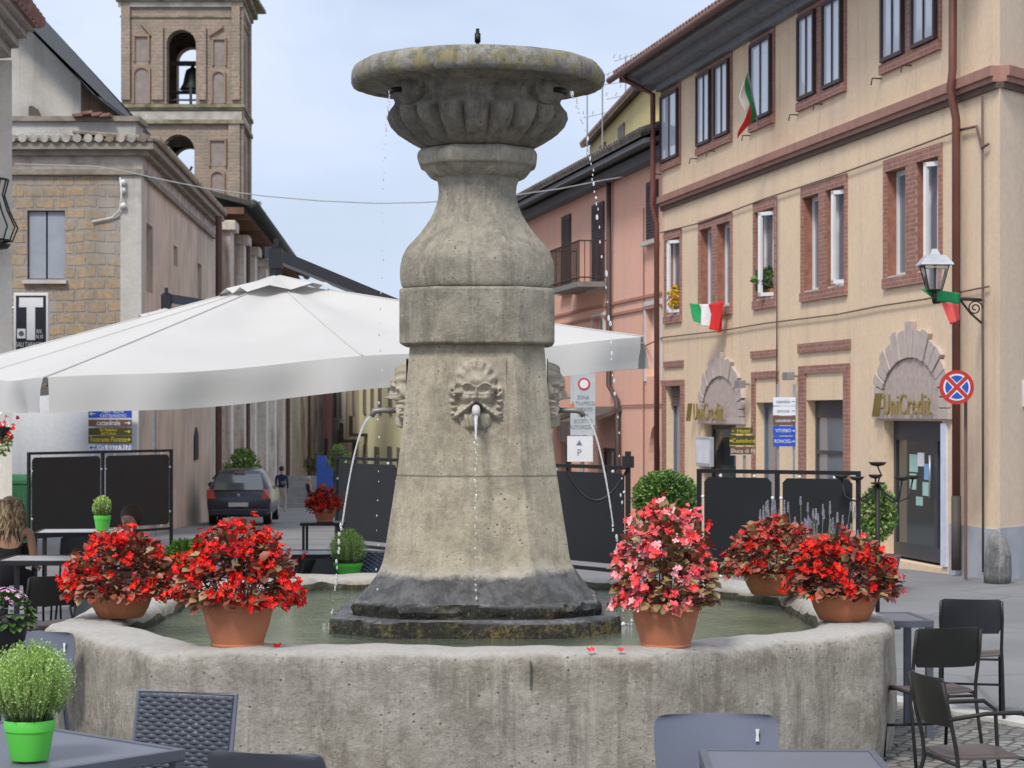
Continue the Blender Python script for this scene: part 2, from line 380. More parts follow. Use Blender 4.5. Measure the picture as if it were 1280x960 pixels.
mid_ws = [(833, 851, 298, 397), (876, 891, 285, 381), (897, 914, 278, 376), (945, 969, 264, 378), (1005, 1025, 245, 367), (1034, 1057, 233, 361), (1109, 1134, 212, 349), (1147, 1175, 199, 341)]
gr_ws = [(833, 852, 480, 660), (880, 920, 531, 665), (945, 972, 503, 640), (1008, 1056, 500, 640), (1105, 1178, 526, 704)]
topR = [rect(*q) for q in top_ws]; midR = [rect(*q) for q in mid_ws]; grR = [rect(*q) for q in gr_ws]
# level the rows
def level(rs, grp):
    zb = sum(r[2] for r in rs)/len(rs); zt = sum(r[3] for r in rs)/len(rs)
    for r in rs: r[2], r[3] = zb, zt
    print('row', grp, round(zb, 2), round(zt, 2), [(round(r[0], 2), round(r[1], 2)) for r in rs])
level(topR, 'top'); level(midR, 'mid'); print([ [round(x,2) for x in r] for r in grR], 'ZT', ZT, 'SE', SE)
wl = MB()
zsp_ = (midR[0][2]-.6)
wall_holes(wl, FRR, 0, SE, zsp_, ZT, [tuple(r) for r in midR], .34, 0, 1); wall_holes(wl, FRR, 0, SE, -3, zsp_, [tuple(r) for r in grR], .34, 0, 0)
# rest of the box: far end, back, right face
UC = Vector((math.sin(R(39.5)), math.cos(R(39.5)), 0)); CE = corner+UC*7
back = -NR*10
p = lambda q, z: Vector((q.x, q.y, z))
A0 = FRR.pt(SE, 0, 0); A1 = A0+back; B1 = CE+back*.6
for (q0, q1) in ((A0, A1), (A1, B1), (B1, CE)):
    wl.add([p(q0, -3), p(q1, -3), p(q1, ZT), p(q0, ZT)], [(0, 1, 2, 3)])
wl.add([p(CE, -3), p(corner, -3), p(corner, ZT), p(CE, ZT)], [(0, 1, 2, 3)], 2)
wall = wl.build('wall', [cream, brick_rev, cream2], bank, fix=False)
ch = MB()   # interior darkness behind
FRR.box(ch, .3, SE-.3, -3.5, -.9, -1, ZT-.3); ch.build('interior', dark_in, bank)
# plinth
pl = MB(); s1 = sR(1190)
FRR.box(pl, -.02, sR(1189), 0, .035, -1, zR(657, 1210)); pl.obox(p(corner, -1)+NR*.035, UC*7, UC.cross(Vector((0,0,1)))*.035, (0, 0, 1+zR(660, 1250)))
for (sa, sb) in ((grR[4][1]+.12, grR[3][0]-.25),): FRR.box(pl, sa, sb, 0, .03, -1, .05)
pl.build('plinth', greystone, bank)
# cornice
co = MB(); zc = zR(112, 1205)
def course(mb, z0, z1, o, mi=0, a0=0, a1=SE):
    FRR.box(mb, a0, a1, 0, o, z0, z1, mi)
    mb.obox(p(corner, z0), UC*7, Vector((UC.y, -UC.x, 0))*o, (0, 0, z1-z0), mi)
course(co, zc-.0, zc+.13, .13); course(co, zc-.07, zc-.0, .09); course(co, zc-.15, zc-.07, .05, 1)
co.build('string_course', [simple('course_brick', (.34, .18, .14), .85, 0, .15, 6, .3), simple('course_under', (.12, .075, .06), .9)], bank)
# eave and roof
ro = MB(); OV = .8
e0, e1 = -.5, SE+.95
FRR.box(ro, e0, e1, -.3, OV-.12, ZT+.02, ZT+.14, 1)
FRR.box(ro, e0+.05, e1-.05, .004, .42, ZT-.16, ZT+.018, 1); FRR.box(ro, 0, SE, .003, .14, ZT-.30, ZT-.162, 1)
def slope(mb, fr, a0, a1, o0, z0, o1, z1, th, mi):
    mb.loft([[fr.pt(a, o0, z0), fr.pt(a, o1, z1), fr.pt(a, o1, z1+th), fr.pt(a, o0, z0+th)] for a in (a0, a1)], mi)
slope(ro, FRR, e0, e1, OV, ZT+.08, -5, ZT+2.0, .08, 0); slope(ro, FRR, e0, e1, -5.002, ZT+2.0, -11, ZT+.1, .08, 0)
k = e0
while k < e1:
    ro.tube([FRR.pt(k, OV+.03, ZT+.17), FRR.pt(k, -5, ZT+2.1)], .075, 8, 0); k += .21
tile = simple('terracotta_tiles', (.22, .12, .09), .9, 0, .45, 3, .4, 20)
dark_wood = simple('dark_eave_timber', (.20, .21, .23), .8, 0, .2, 5)
ro.build('roof', [tile, dark_wood], bank)
gu = MB(); gu.tube([FRR.pt(e0, OV+.09, ZT+.06), FRR.pt(e1, OV+.09, ZT+.06)], .07, 10); gu.build('gutter', brown_pipe, bank, smooth=True)
for (pp, sname) in ((828, 0), (1206, 1)):
    s_ = sR(pp); mb = MB()
    zt_ = ZT-.1 if pp == 828 else ZT
    pts = [FRR.pt(s_+.3, OV, ZT+.02), FRR.pt(s_+.2, OV-.25, ZT-.12), FRR.pt(s_, .2, ZT-.35), FRR.pt(s_, .2, zc+.25), FRR.pt(s_, .22, zc), FRR.pt(s_, .12, zc-.4), FRR.pt(s_, .12, .9)]
    if pp > 900: pts = [FRR.pt(s_, .16, ZT-.05), FRR.pt(s_, .17, zc+.25), FRR.pt(s_, .20, zc), FRR.pt(s_, .12, zc-.4), FRR.pt(s_, .12, .9)]
    mb.tube(pts, .055, 10); dp = mb.build('downpipe', brown_pipe, bank, smooth=True)
    mb = MB(); mb.tube([FRR.pt(s_, .12, 1.0 if pp > 900 else .6), FRR.pt(s_, .12, -.6 if pp < 900 else .02)], .064, 10); mb.build('pipe_boot', simple('cast_iron', (.10, .085, .075), .7, .3), dp, smooth=True)
# top windows: frames flush with the wall, brick sill and thin surround
def trims(pairs, rows, zextra):
    for (i, j) in pairs:
        a0 = rows[j][0]; a1 = rows[i][1]; yield i, j, a0, a1
for (i, j, a0, a1) in trims([(0,0),(1,2),(3,3),(4,5),(6,7)], topR, 0):
    zb, zt = topR[i][2], topR[i][3]
    mb = MB(); e = .1
    FRR.box(mb, a0-e, a1+e, 0, .06, zb-.16, zb-.02)
    FRR.box(mb, a0-e, a0-.01, 0, .025, zb-.02, min(zt+.1, ZT-.24)); FRR.box(mb, a1+.01, a1+e, 0, .025, zb-.02, min(zt+.1, ZT-.24))
    if j > i: FRR.box(mb, topR[j][1]+.01, topR[i][0]-.01, 0, .025, zb-.02, zt)
    FRR.box(mb, a0-.01, a1+.01, 0, .027, zt+.015, min(zt+.1, ZT-.24)); mb.build('window_surround', brickR, bank)
for r in topR:
    a0, a1, z0, z1 = r; mb = MB(); t_ = .055
    o0, o1 = .03, .085
    FRR.box(mb, a0, a0+t_, o0, o1, z0, z1); FRR.box(mb, a1-t_, a1, o0, o1, z0, z1); FRR.box(mb, a0+t_, a1-t_, o0, o1, z0, z0+t_); FRR.box(mb, a0+t_, a1-t_, o0, o1, z1-t_, z1)
    m_ = (a0+a1)/2; FRR.box(mb, m_-.018, m_+.018, o0, o1-.02, z0+t_, z1-t_)
    # shutter hook below
    mb.tube([FRR.pt(a1+.14, 0, z0-.2), FRR.pt(a1+.14, .14, z0-.2), FRR.pt(a1+.14, .16, z0-.3)], .012, 6)
    f = mb.build('window', win_brown, bank)
    mb = MB(); FRR.box(mb, a0+t_-.005, a1-t_+.005, .002, .045, z0+t_-.005, z1-t_+.005); mb.build('pane', pane_sky, f)
# middle windows
for (i, j, a0, a1) in trims([(0,0),(1,2),(3,3),(4,5),(6,7)], midR, 0):
    zb, zt = midR[i][2], midR[i][3]; e = .1; mb = MB()
    FRR.box(mb, a0-e, a1+e, 0, .05, zb-.15, zb-.002); FRR.box(mb, a0-e, a1+e, 0, .03, zt+.002, zt+.17)
    FRR.box(mb, a0-e, a0-.002, 0, .03, zb-.002, zt+.002); FRR.box(mb, a1+.002, a1+e, 0, .03, zb-.002, zt+.002)
    if j > i: FRR.box(mb, midR[j][1]+.002, midR[i][0]-.002, 0, .028, zb-.002, zt+.002)
    mb.build('window_surround', brickR, bank)
for q, r in enumerate(midR):
    a0, a1, z0, z1 = r; mb = MB(); t_ = .07; o0, o1 = -.20, -.14
    for (b0, b1, y0, y1) in ((a0, a0+t_, z0, z1), (a1-t_, a1, z0, z1), (a0+t_, a1-t_, z0, z0+t_), (a0+t_, a1-t_, z1-t_, z1), ((a0+a1)/2-.04, (a0+a1)/2+.04, z0+t_, z1-t_)):
        FRR.box(mb, b0, b1, o0, o1, y0, y1)
    f = mb.build('window', win_white, bank)
    if q in (3, 5, 7, 0):       # a casement ajar
        mb = MB(); h = FRR.pt(a0+t_, -.14, z0+.05); dr = (FRR.u*.35+FRR.n*.22).normalized()*((a1-a0)*.44)
        mb.obox(h, dr, FRR.n*.04, (0, 0, .06)); mb.obox(h+Vector((0,0,z1-z0-.16)), dr, FRR.n*.04, (0,0,.06)); mb.obox(h, dr*.12, FRR.n*.04, (0,0,z1-z0-.1)); mb.obox(h+dr*.88, dr*.12, FRR.n*.04, (0,0,z1-z0-.1)); mb.build('casement', win_white, f)
    mb = MB(); FRR.box(mb, a0+t_-.005, a1-t_+.005, -.185, -.165, z0+t_-.005, z1-t_+.005); mb.build('pane', pane_m, f)
    mb = MB(); FRR.box(mb, a0+.01, a1-.01, -.135, -.0, z0+.002, z0+.03); mb.build('sill', sill_m, f)
# ground floor openings
lint = MB()
for (x0, x1, yt, yb) in ((831, 855, 451, 459), (940, 972, 438, 447), (999, 1064, 427, 439)):
    r = rect(x0, x1, yt, yb); lint = MB(); FRR.box(lint, r[0], r[1], 0, .035, r[2], r[3]); lint.build('brick_band', brickR, bank)
for (gi, x0, x1, yt) in ((0, 829, 856, 475), (2, 941, 974, 464), (3, 1000, 1063, 456)):
    r = grR[gi]; o = rect(x0, x1, yt, 500); 
    lint = MB(); FRR.box(lint, o[0], o[1], 0, .035, o[3]-.12, o[3]); FRR.box(lint, o[0], r[0]-.002, 0, .033, -.6, o[3]-.12); FRR.box(lint, r[1]+.002, o[1], 0, .033, -.6, o[3]-.12); lint.build('brick_surround', brickR, bank)
door_grey = simple('grey_metal_door', (.06, .062, .075), .45, .3)
blue_grey = simple('blue_grey_frame', (.10, .14, .20), .5)
for gi, r in enumerate(grR):
    a0, a1, z0, z1 = r; fm = (blue_grey, door_grey, blue_grey, door_grey, door_grey)[gi]
    mb = MB(); t_ = .09
    if gi == 4: z0 = .02
    segs = [(a0, a0+t_, z0, z1), (a1-t_, a1, z0, z1), (a0+t_, a1-t_, z1-(.28 if gi in (3, 4) else t_), z1), (a0+t_, a1-t_, z0, z0+.2)]
    if gi == 4: ms = sR(1157); segs += [(ms-.06, ms+.06, z0+.2, z1-.28)]
    if gi == 3: segs += [(a0+t_, a1-t_, z0+.9, z0+.96)]
    for (b0, b1, y0, y1) in segs: FRR.box(mb, b0, b1, -.22, -.15, y0, y1)
    dnm = 'door' if gi in (0, 1, 4) else 'window'
    f = mb.build(dnm, fm, bank)
    mb = MB(); FRR.box(mb, a0+t_-.01, a1-t_+.01, -.20, -.175, z0+.19, z1-t_+.01); mb.build('pane', [pane_m, pane_dark, pane_m, pane_m, pane_dark][gi], f)
    if gi == 0:
        mb = MB(); zz = zR(507, 842)
        for k in range(7): FRR.box(mb, a0+.03, a1-.03, -.14, -.09, zz+k*(z1-zz)/7, zz+k*(z1-zz)/7+.05)
        mb.build('louvre', simple('louvre_brown', (.14, .10, .09), .6), f)
    if gi == 4:
        nms = [simple('paper_green', (.36, .55, .5), .6), simple('paper_white', (.75, .74, .78), .6), simple('paper_blue', (.22, .42, .72), .6)]; notes = [(1123, 1133, 568, 590, 0), (1133, 1141, 566, 583, 1), (1141, 1150, 580, 600, 2), (1123, 1131, 592, 612, 0), (1139, 1149, 603, 620, 0), (1131, 1139, 621, 632, 0), (1163, 1174, 579, 595, 0)]
        for (x0, x1, yt, yb, mi) in notes:
            mb = MB(); q = rect(x0, x1, yt, yb); FRR.box(mb, q[0], q[1], -.172, -.167, q[2], q[3]); mb.build('notice', nms[mi], f)
        mb = MB(); FRR.box(mb, sR(1185), sR(1178)-.005, .0, .03, z0, z1-.03); mb.build('jamb_strip', simple('white_blue_strip', (.62, .66, .78), .5), f)
        mb = MB(); mb.tube([FRR.pt(sR(1153), -.11, .9), FRR.pt(sR(1153), -.11, 1.5)], .018, 8); mb.build('handle', grey_metal, f, smooth=True)
# stone arches
arch_stone = simple('pinkish_arch_stone', (.50, .415, .375), .9, 0, .1, 6, .35, 30)
arch_joint = simple('arch_joint', (.22, .18, .17), .9)
tymp = simple('tympanum_render', (.47, .38, .345), .95, 0, .14, 12, .6, 60)
def stone_arch(cp, halfpx, y_spring, y_inner, y_outer, y_bot):
    c = sR(cp); r_in = (sR(cp-halfpx)-sR(cp+halfpx))/2; z0 = zR(y_spring, cp); zi = zR(y_inner, cp); zo = zR(y_outer, cp); zb = zR(y_bot, cp)
    mb = MB(); n = 15; kin = (zi-z0)/r_in; out0 = zo-zi
    for i in range(n):
        t0 = math.pi*i/n+.012; t1 = math.pi*(i+1)/n-.012; tm = (t0+t1)/2
        ln = out0*(.80+.20*math.sin(tm)**4)*(1 if i % 2 else .86)
        if i == n//2: ln = out0*1.08
        q = lambda t, e: FRR.pt(c-(r_in+e)*math.cos(t)*1.0, 0, z0+(r_in*kin+e)*math.sin(t))
        mb.prism([q(t0, .01), q(t0, ln), q(tm, ln*1.02), q(t1, ln), q(t1, .01)], NR*(.07 if i % 2 else .06))
    # stepped blocks under the springing
    for sgn in (-1, 1):
        rr = r_in+.01
        for k_, (wd, h0, h1) in enumerate(((out0*.80, zb, (zb+z0)/2-.006), (out0*.7, (zb+z0)/2+.006, z0-.01))):
            lo, hi = sorted((c+sgn*rr, c+sgn*(r_in+wd))); FRR.box(mb, lo, hi, 0, .065, h0, h1)
    FRR.box(mb, c-r_in-.0, c+r_in+.0, 0, .05, zb+.0, zb+.10)
    a = mb.build('stone_arch', arch_stone, bank, bevel=.008)
    mb = MB(); poly = [FRR.pt(c-r_in*math.cos(math.pi*i/24), .0, z0+r_in*kin*math.sin(math.pi*i/24)) for i in range(25)]
    poly = [FRR.pt(c-r_in, 0, zb+.102)]+poly+[FRR.pt(c+r_in, 0, zb+.102)]
    mb.prism(poly, NR*.03); mb.build('tympanum', tymp, a)
    # letters of the bank's name with a slanted emblem before it
    return c, r_in, zb
gold = simple('gold_letters', (.38, .29, .10), .4, .5, .1)
for (cp, hp, a_, b2, c_, d_, txt0, txt1, yy) in ((1141, 35, 497, 448, 405, 524, 1104, 1177, 507), (903, 22, 512, 471, 443, 530, 868, 914, 516)):
    stone_arch(cp, hp, a_, b2, c_, d_)
    mb = MB(); w_ = sR(txt0)-sR(txt1); o_ = FRR.pt(sR(txt0), .14, zR(yy, (txt0+txt1)/2)); ux = -UR
    SPACING = 1.16; vs, fs = textmesh('UniCredit', 1, .03); wd = max(v[0] for v in vs)-min(v[0] for v in vs); sc = w_*.80/wd
    put_text(mb, 'UniCredit', .42 if cp > 1000 else .46, o_+ux*(w_*.58), ux, ext=.012, sx=sc/(.42 if cp > 1000 else .46)); SPACING = 1.0
    # emblem: two slanted slashes in a disc outline
    ctr = o_+ux*(w_*.07)
    for k in (-1, 0, 1):
        q0 = ctr+ux*(k*.1-.08)+Vector((0,0,-.16)); q1 = ctr+ux*(k*.1+.06)+Vector((0,0,.18)); 
        mb.prism([q0, q0+ux*.035, q1+ux*.035, q1], NR*.03)
    lt = mb.build('lettering', gold, bank)
# wall camera boxes
for (pp, yy) in ((937, 480), (998, 470)):
    mb = MB(); q = FRR.pt(sR(pp), .0, zR(yy, pp)); mb.tube([q, q+NR*.18], .02, 8); mb.obox(q+NR*.16+Vector((0,0,-.07)), -UR*.3, NR*.12, (0,0,.13)); mb.build('security_camera', grey_metal, bank, bevel=.01)
# cables on facade
def facade_cable(pts, r=.012):
    mb = MB(); mb.tube([FRR.pt(sR(a_), .03+r, zR(b2, a_)) for a_, b2 in pts], r, 6); mb.build('cable', cbm, bank, smooth=True)
cbm = simple('cable_brown', (.13, .09, .08), .7)
facade_cable([(828, 291), (880, 278), (960, 248), (1040, 222), (1130, 190), (1203, 163)])
facade_cable([(830, 422), (900, 414), (960, 404), (1050, 393), (1100, 383), (1160, 374), (1240, 358)])
facade_cable([(974, 245), (974, 480)]); facade_cable([(1232, 120), (1233, 715)], .016)
facade_cable([(1203, 163), (1225, 158), (1232, 185), (1240, 180)], .02)
mb = MB(); q = FRR.pt(0, 0, 0); nc = Vector((UC.y, -UC.x, 0)); mb.obox(p(corner, zR(508, 1262))+UC*.62+nc*.002, UC*.9, nc*.03, (0,0,.34)); mb.build('wall_plaque', simple('pale_plaque', (.62, .6, .62), .5), bank)
mb = MB(); mb.obox(p(corner, zR(568, 1262))+UC*.7+nc*.002, UC*.9, nc*.03, (0,0,.13)); mb.build('wall_slot', simple('dark_slot', (.1, .1, .11), .5), bank)
# window boxes
def leafy(mb, c, rx, ry, rz, n, s, mi=0, shell=.6, seed=1, up=.3):
    rnd = random.Random(seed)
    for _ in range(n):
        while True:
            v = Vector((rnd.uniform(-1,1), rnd.uniform(-1,1), rnd.uniform(-1,1)))
            if shell < v.length < 1: break
        pos = Vector((c[0]+v.x*rx, c[1]+v.y*ry, c[2]+v.z*rz))
        d = (v.normalized()+Vector((rnd.gauss(0,.6), rnd.gauss(0,.6), rnd.gauss(0,.6)+up))).normalized()
        a = d.cross(Vector((rnd.gauss(0,1), rnd.gauss(0,1), rnd.gauss(0,1)))).normalized()
        l = s*rnd.uniform(.7, 1.3); w_ = l*.33; n_ = a.cross(d)
        mb.add([pos, pos+d*l*.5+a*w_, pos+d*l+n_*l*.15, pos+d*l*.5-a*w_], [(0,1,2,3)], mi if isinstance(mi, int) else rnd.choice(mi))
def leaf_mat(name, c, var=.5, trans=.15):
    m, t, b = newmat(name); v = ocoord(t)
    t.links.new(mix(t, ramp(t, noise(t, v, 6, 3), .3, .7), mul(c, 1-var), mul(c, 1+var)), b.inputs['Base Color']); b.inputs['Roughness'].default_value = .5
    if 'Subsurface Weight' in b.inputs: pass
    return m
green1 = leaf_mat('leaf_green', (.10, .20, .035)); green2 = leaf_mat('leaf_green_dark', (.04, .10, .02)); green3 = leaf_mat('leaf_lime', (.17, .30, .05))
terra = simple('terracotta', (.42, .155, .075), .75, 0, .13, 5, .15, 30)
for (pp, yy, mm, nm) in ((956, 372, [0, 1], 'green window plant in a terracotta trough on the sill of the bank'), (845, 390, [2, 2, 0], 'yellow flowering window plant in a small trough on the bank sill')):
    zz = midR[0][2]; s_ = sR(pp)
    e = empty('window_plant', FRR.pt(s_, -.1, zz+.03), nm, 'plant', world=True)
    mb = MB(); FRR.box(mb, s_-.28, s_+.28, -.18, -.02, zz+.032, zz+.18); mb.build('trough', terra, e, bevel=.01)
    mb = MB(); leafy(mb, FRR.pt(s_, -.08, zz+.34), .25, .25, .2, 260, .1, mm, .2, 3); mb.build('foliage', [green1, green2, simple('yellow_flower', (.8, .45, .03), .6)], e, fix=False)

# ================================================================== PINK BUILDING
pink = plaster('salmon_plaster', (.82, .45, .33), (.72, .46, .37), .7, .35, .15)
pk = empty('pink_house', FRR.pt(SE+.4, 0, -.5), 'salmon pink house with dark shutters and a small iron balcony beside the cream bank', 'building', world=True)
S0, S1 = SE+.02, sR(646); ZP = zR(176, 820)
wl = MB(); od = -.25
holes = [rect(797, 811, 532, 640), rect(794, 812, 381, 470), rect(729, 742, 397, 420), rect(735, 760, 560, 700), rect(689, 702, 545, 700)]
wall_holes(wl, FRR, S0, S1, -4, ZP, [tuple(h) for h in holes], .25, 0, 0, od)
A0 = FRR.pt(S0, od, 0); A1 = FRR.pt(S1, od, 0)
for (q0, q1) in ((A1, A1+back), (A1+back, A0+back), (A0+back, A0)): wl.add([p(q0, -4), p(q1, -4), p(q1, ZP), p(q0, ZP)], [(0,1,2,3)])
wl.build('wall', pink, pk, fix=False)
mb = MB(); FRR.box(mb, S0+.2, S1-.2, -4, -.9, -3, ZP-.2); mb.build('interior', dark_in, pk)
mb = MB(); slope(mb, FRR, S0, S1+.7, .45, ZP+.02, -5, ZP+1.9, .1, 0); slope(mb, FRR, S0, S1+.7, -5.002, ZP+1.9, -10.5, ZP, .1, 0)
slope(mb, FRR, S0, S1+.6, .40, ZP-.12, -.26, ZP+.01, .1, 1)
FRR.box(mb, S0, S1, od+.002, od+.3, ZP-.34, ZP-.13, 1)
k = S0
while k < S1+.7: mb.tube([FRR.pt(k, .48, ZP+.12), FRR.pt(k, -5, ZP+2.02)], .075, 8, 0); k += .24
mb.build('roof', [simple('old_grey_tiles', (.13, .11, .10), .9, 0, .4, 4, .4), simple('grey_eave', (.13, .135, .145), .8)], pk)
pkd = simple('pink_dark', (.42, .21, .16), .85)
for (y_a, p_a, th) in ((378, 760, .06), (392, 760, .06), (225, 756, .05)):
    mb = MB(); z_ = zR(y_a, p_a); FRR.box(mb, S0, S1, od+.002, od+.04, z_-th/2, z_+th/2); mb.build('string_course', pkd, pk)
shut = simple('shutter_brown', (.07, .048, .052), .7, 0, .15, 4)
for (x0, x1, yt, yb) in ((692, 702, 269, 363), (729, 743, 254, 358), (796, 809, 226, 300)):
    r = rect(x0, x1, yt, yb); mb = MB(); m_ = (r[0]+r[1])/2
    for (b0, b1) in ((r[0], m_-.015), (m_+.015, r[1])):
        FRR.box(mb, b0, b1, od+.01, od+.05, r[2], r[3]); z_ = r[2]+.08
        while z_ < r[3]-.08: FRR.box(mb, b0+.04, b1-.04, od+.05, od+.065, z_, z_+.03); z_ += .07
    sh = mb.build('shutter', shut, pk); mb = MB(); FRR.box(mb, r[0]-.12, r[1]+.12, od+.002, od+.16, r[2]-.1, r[2]-.01); mb.build('sill', sill_m, sh)
for hi, h in enumerate(holes):
    a0, a1, z0, z1 = h; t_ = .09; mb = MB()
    for (b0, b1, y0, y1) in ((a0, a0+t_, z0, z1), (a1-t_, a1, z0, z1), (a0+t_, a1-t_, z0, z0+t_), (a0+t_, a1-t_, z1-t_, z1), ((a0+a1)/2-.04, (a0+a1)/2+.04, z0+t_, z1-t_)): FRR.box(mb, b0, b1, od-.2, od-.14, y0, y1)
    f = mb.build('window' if hi in (1, 2) else 'door', win_white if hi in (1, 2) else win_brown, pk)
    mb = MB(); FRR.box(mb, a0+.02, a1-.02, od-.19, od-.16, z0+.02, z1-.02); mb.build('pane', pane_m if hi in (1,2) else pane_dark, f)
    if hi in (1, 2): mb = MB(); FRR.box(mb, a0-.1, a0-.002, od+.0, od+.04, z0-.1, z1+.1); FRR.box(mb, a1+.002, a1+.1, od, od+.04, z0-.1, z1+.1); FRR.box(mb, a0-.002, a1+.002, od, od+.038, z1+.002, z1+.1); mb.build('surround', simple('white_surround', (.6, .58, .56), .7), f)
mb = MB(); h = holes[0]; spandrel(mb, FRR, h[0]-.001, h[1]+.001, h[3]-.75, h[3], .2, 0, od+.003); mb.build('door_arch', pink, pk, fix=False)
awm = simple('awning_brown', (.09, .07, .06), .85, 0, .4, 3)
for (x0, x1, yt, yb) in ((733, 764, 508, 553), (682, 706, 512, 548)):
    mb = MB(); r = rect(x0, x1, yt, yb); mb.loft([[FRR.pt(a, od, r[3]), FRR.pt(a, od+.9, r[3]-.35), FRR.pt(a, od+.9, r[2]), FRR.pt(a, od+.8, r[2]), FRR.pt(a, od+.8, r[3]-.42), FRR.pt(a, od, r[3]-.1)] for a in (r[0], r[1])]); mb.build('shop_awning', awm, pk)
bl = MB(); r = rect(708, 746, 312, 357); FRR.box(bl, r[0], r[1], od+.003, od+.7, r[2]-.12, r[2])
bc = bl.build('balcony', simple('balcony_slab', (.22, .21, .2), .8), pk)
bl = MB(); zb, zt = r[2], r[2]+.95
cs = [FRR.pt(r[0]+.04, od, 0), FRR.pt(r[0]+.04, od+.66, 0), FRR.pt(r[1]-.04, od+.66, 0), FRR.pt(r[1]-.04, od, 0)]
for i in range(3):
    for z_ in (zt, zb+.1): bl.tube([cs[i]+Vector((0,0,z_)), cs[i+1]+Vector((0,0,z_))], .018, 6)
    n_ = max(2, int((cs[i+1]-cs[i]).length/.12))
    for k in range(n_+1):
        q = cs[i].lerp(cs[i+1], k/n_); bl.tube([q+Vector((0,0,zb)), q+Vector((0,0,zt))], .011, 5)
bl.build('railing', rust, bc)
mb = MB(); mb.tube([FRR.pt(sR(753), od+.1, ZP), FRR.pt(sR(753), od+.1, zR(482, 753)), FRR.pt(sR(763), od+.1, zR(500, 763)), FRR.pt(sR(766), od+.1, -.8)], .06, 8); mb.build('downpipe', simple('dark_pipe', (.07, .045, .045), .6), pk, smooth=True)
cbp = simple('cable_pink', (.28, .14, .12), .7)
for pts in ([(780, 440), (790, 434), (820, 420)], [(765, 507), (820, 505)], [(792, 260), (792, 640)], [(820, 205), (820, 420)]): mb = MB(); mb.tube([FRR.pt(sR(a_), od+.03, zR(b2, a_)) for a_, b2 in pts], .015, 6); mb.build('cable', cbp, pk)

# yellow house behind
d0 = 62; yf = Fr(P(737, HZ, d0)*1, UR, NR); yf.o.z = 0
yh = empty('yellow_house', (yf.o.x, yf.o.y, -.5), 'small pale yellow upper storey with a tiled roof rising behind the pink house', 'building', world=True)
yel = plaster('yellow_plaster', (.62, .52, .24), (.5, .42, .22), .4, .3)
def zz(y, d): return H+(HZ-y)*d/F
zt = zz(183, 62); yo = P(737, HZ, 62); yo.z = 0
yf = Fr(yo, Vector((1, .0, 0)), Vector((0, -1, 0)))
# seen obliquely: front runs towards the camera on the right
ue = (P(812, HZ, 50)-P(737, HZ, 62)); ue.z = 0; un = ue.normalized(); nn_ = Vector((-un.y, un.x, 0)) 
if nn_.x > 0: nn_ = -nn_
yf = Fr(yo, un, nn_); Ly = ue.length
mb = MB(); yf.box(mb, 0, Ly, -6, 0, -3, zt); mb.build('wall', yel, yh)
mb = MB(); slope(mb, yf, -.3, Ly+.5, .22, zt-.02, -3.2, zt+1.1, .1, 0); slope(mb, yf, -.3, Ly+.5, -3.202, zt+1.1, -6.6, zt-.02, .1, 0)
k = -.3
while k < Ly+.5: mb.tube([yf.pt(k, .24, zt+.08), yf.pt(k, -3.2, zt+1.2)], .08, 6, 0); k += .25
mb.build('roof', simple('brown_tiles', (.17, .12, .09), .9, 0, .4, 4), yh)
for (s0_, s1_) in ((Ly*.22, Ly*.22+.55), (Ly*.22+.75, Ly*.22+1.2), (Ly*.55, Ly*.55+.6), (Ly*.55+.7, Ly*.55+1.1)):
    mb = MB(); yf.box(mb, s0_, s1_, .002, .05, zt-1.5, zt-.35); mb.build('shutter', simple('grey_shutter', (.13, .11, .11), .7), yh)
# antennas on the roofs
for i, (px, d, yb, yt) in enumerate(((753, 56, 210, 95), (782, 56, 190, 72), (734, 57, 225, 104))):
    b0 = P(px, yb, d); q = P(px, yt, d); mb = MB(); mb.tube([b0, q], .022, 6)
    rng = ((0, .3), (1.0, .5)) if i < 2 else ((.1, .9),)
    for (dz, ln) in rng:
        c0 = q-Vector((0,0,dz)); mb.tube([c0-Vector((ln,0,.1)), c0+Vector((ln,0,.12))], .012, 5)
        for k in range(5): s_ = c0+Vector((ln*(k/2-1), 0, .03)); mb.tube([s_-Vector((0,.3,0)), s_+Vector((0,.3,0))], .008, 4)
    tag(mb.build('roof_antenna', grey_metal), ('middle thin aerial mast with a crossbar rising behind the pink roof', 'tall thin television aerial nearest the cream bank roof', 'shortest aerial mast leftmost above the pink roof edge')[i], 'antenna', 'aerials above the pink house')

# ================================================================== LEFT: STONE CORNER HOUSE
tuff = bricks('tuff_blocks', (1, 0, 0), .44, .25, .035, (.40, .285, .175), (.33, .26, .185), (.31, .275, .24), (.34, .31, .28), .95, .9, .16)
white_pl = plaster('white_plaster', (.74, .75, .77), (.55, .54, .52), .3, .25, .1)
oldpink = plaster('old_pink_plaster', (.68, .54, .43), (.44, .39, .32), .95, .9, .9)
greypl = plaster('grey_plaster', (.52, .50, .46), (.32, .30, .27), .8, .7, .5)
fs_ = P(-40, HZ, 46); fs_.z = 0; cr = Vector((XL0, 46, 0))
LF = Fr(fs_, (1, 0, 0), (0, -1, 0)); LW = cr.x-fs_.x
def sL(px): return (px-640)/F*46-fs_.x
def zl(y): return H+(HZ-y)*46/F
st = empty('stone_house', (cr.x-3, 46, gz(46)), 'old ochre tuff stone corner house with grey shuttered window and moulded cornice', 'building', world=True)
zt = zl(183); zm = zl(470)
mb = MB(); hw = (sL(34), sL(81), zl(349), zl(263))
wall_holes(mb, LF, 0, LW, zm, zt, [hw], .2, 0, 0); wall_holes(mb, LF, 0, LW, -3, zm, [], .2, 1)
mb.build('wall', [tuff, white_pl], st, fix=False)
LSf = Fr(cr, UL, NL)
def sS(px): return (dL(px)-46)/UL.y
def zS(y, px): return H+(HZ-y)*dL(px)/F
LS = sS(266)
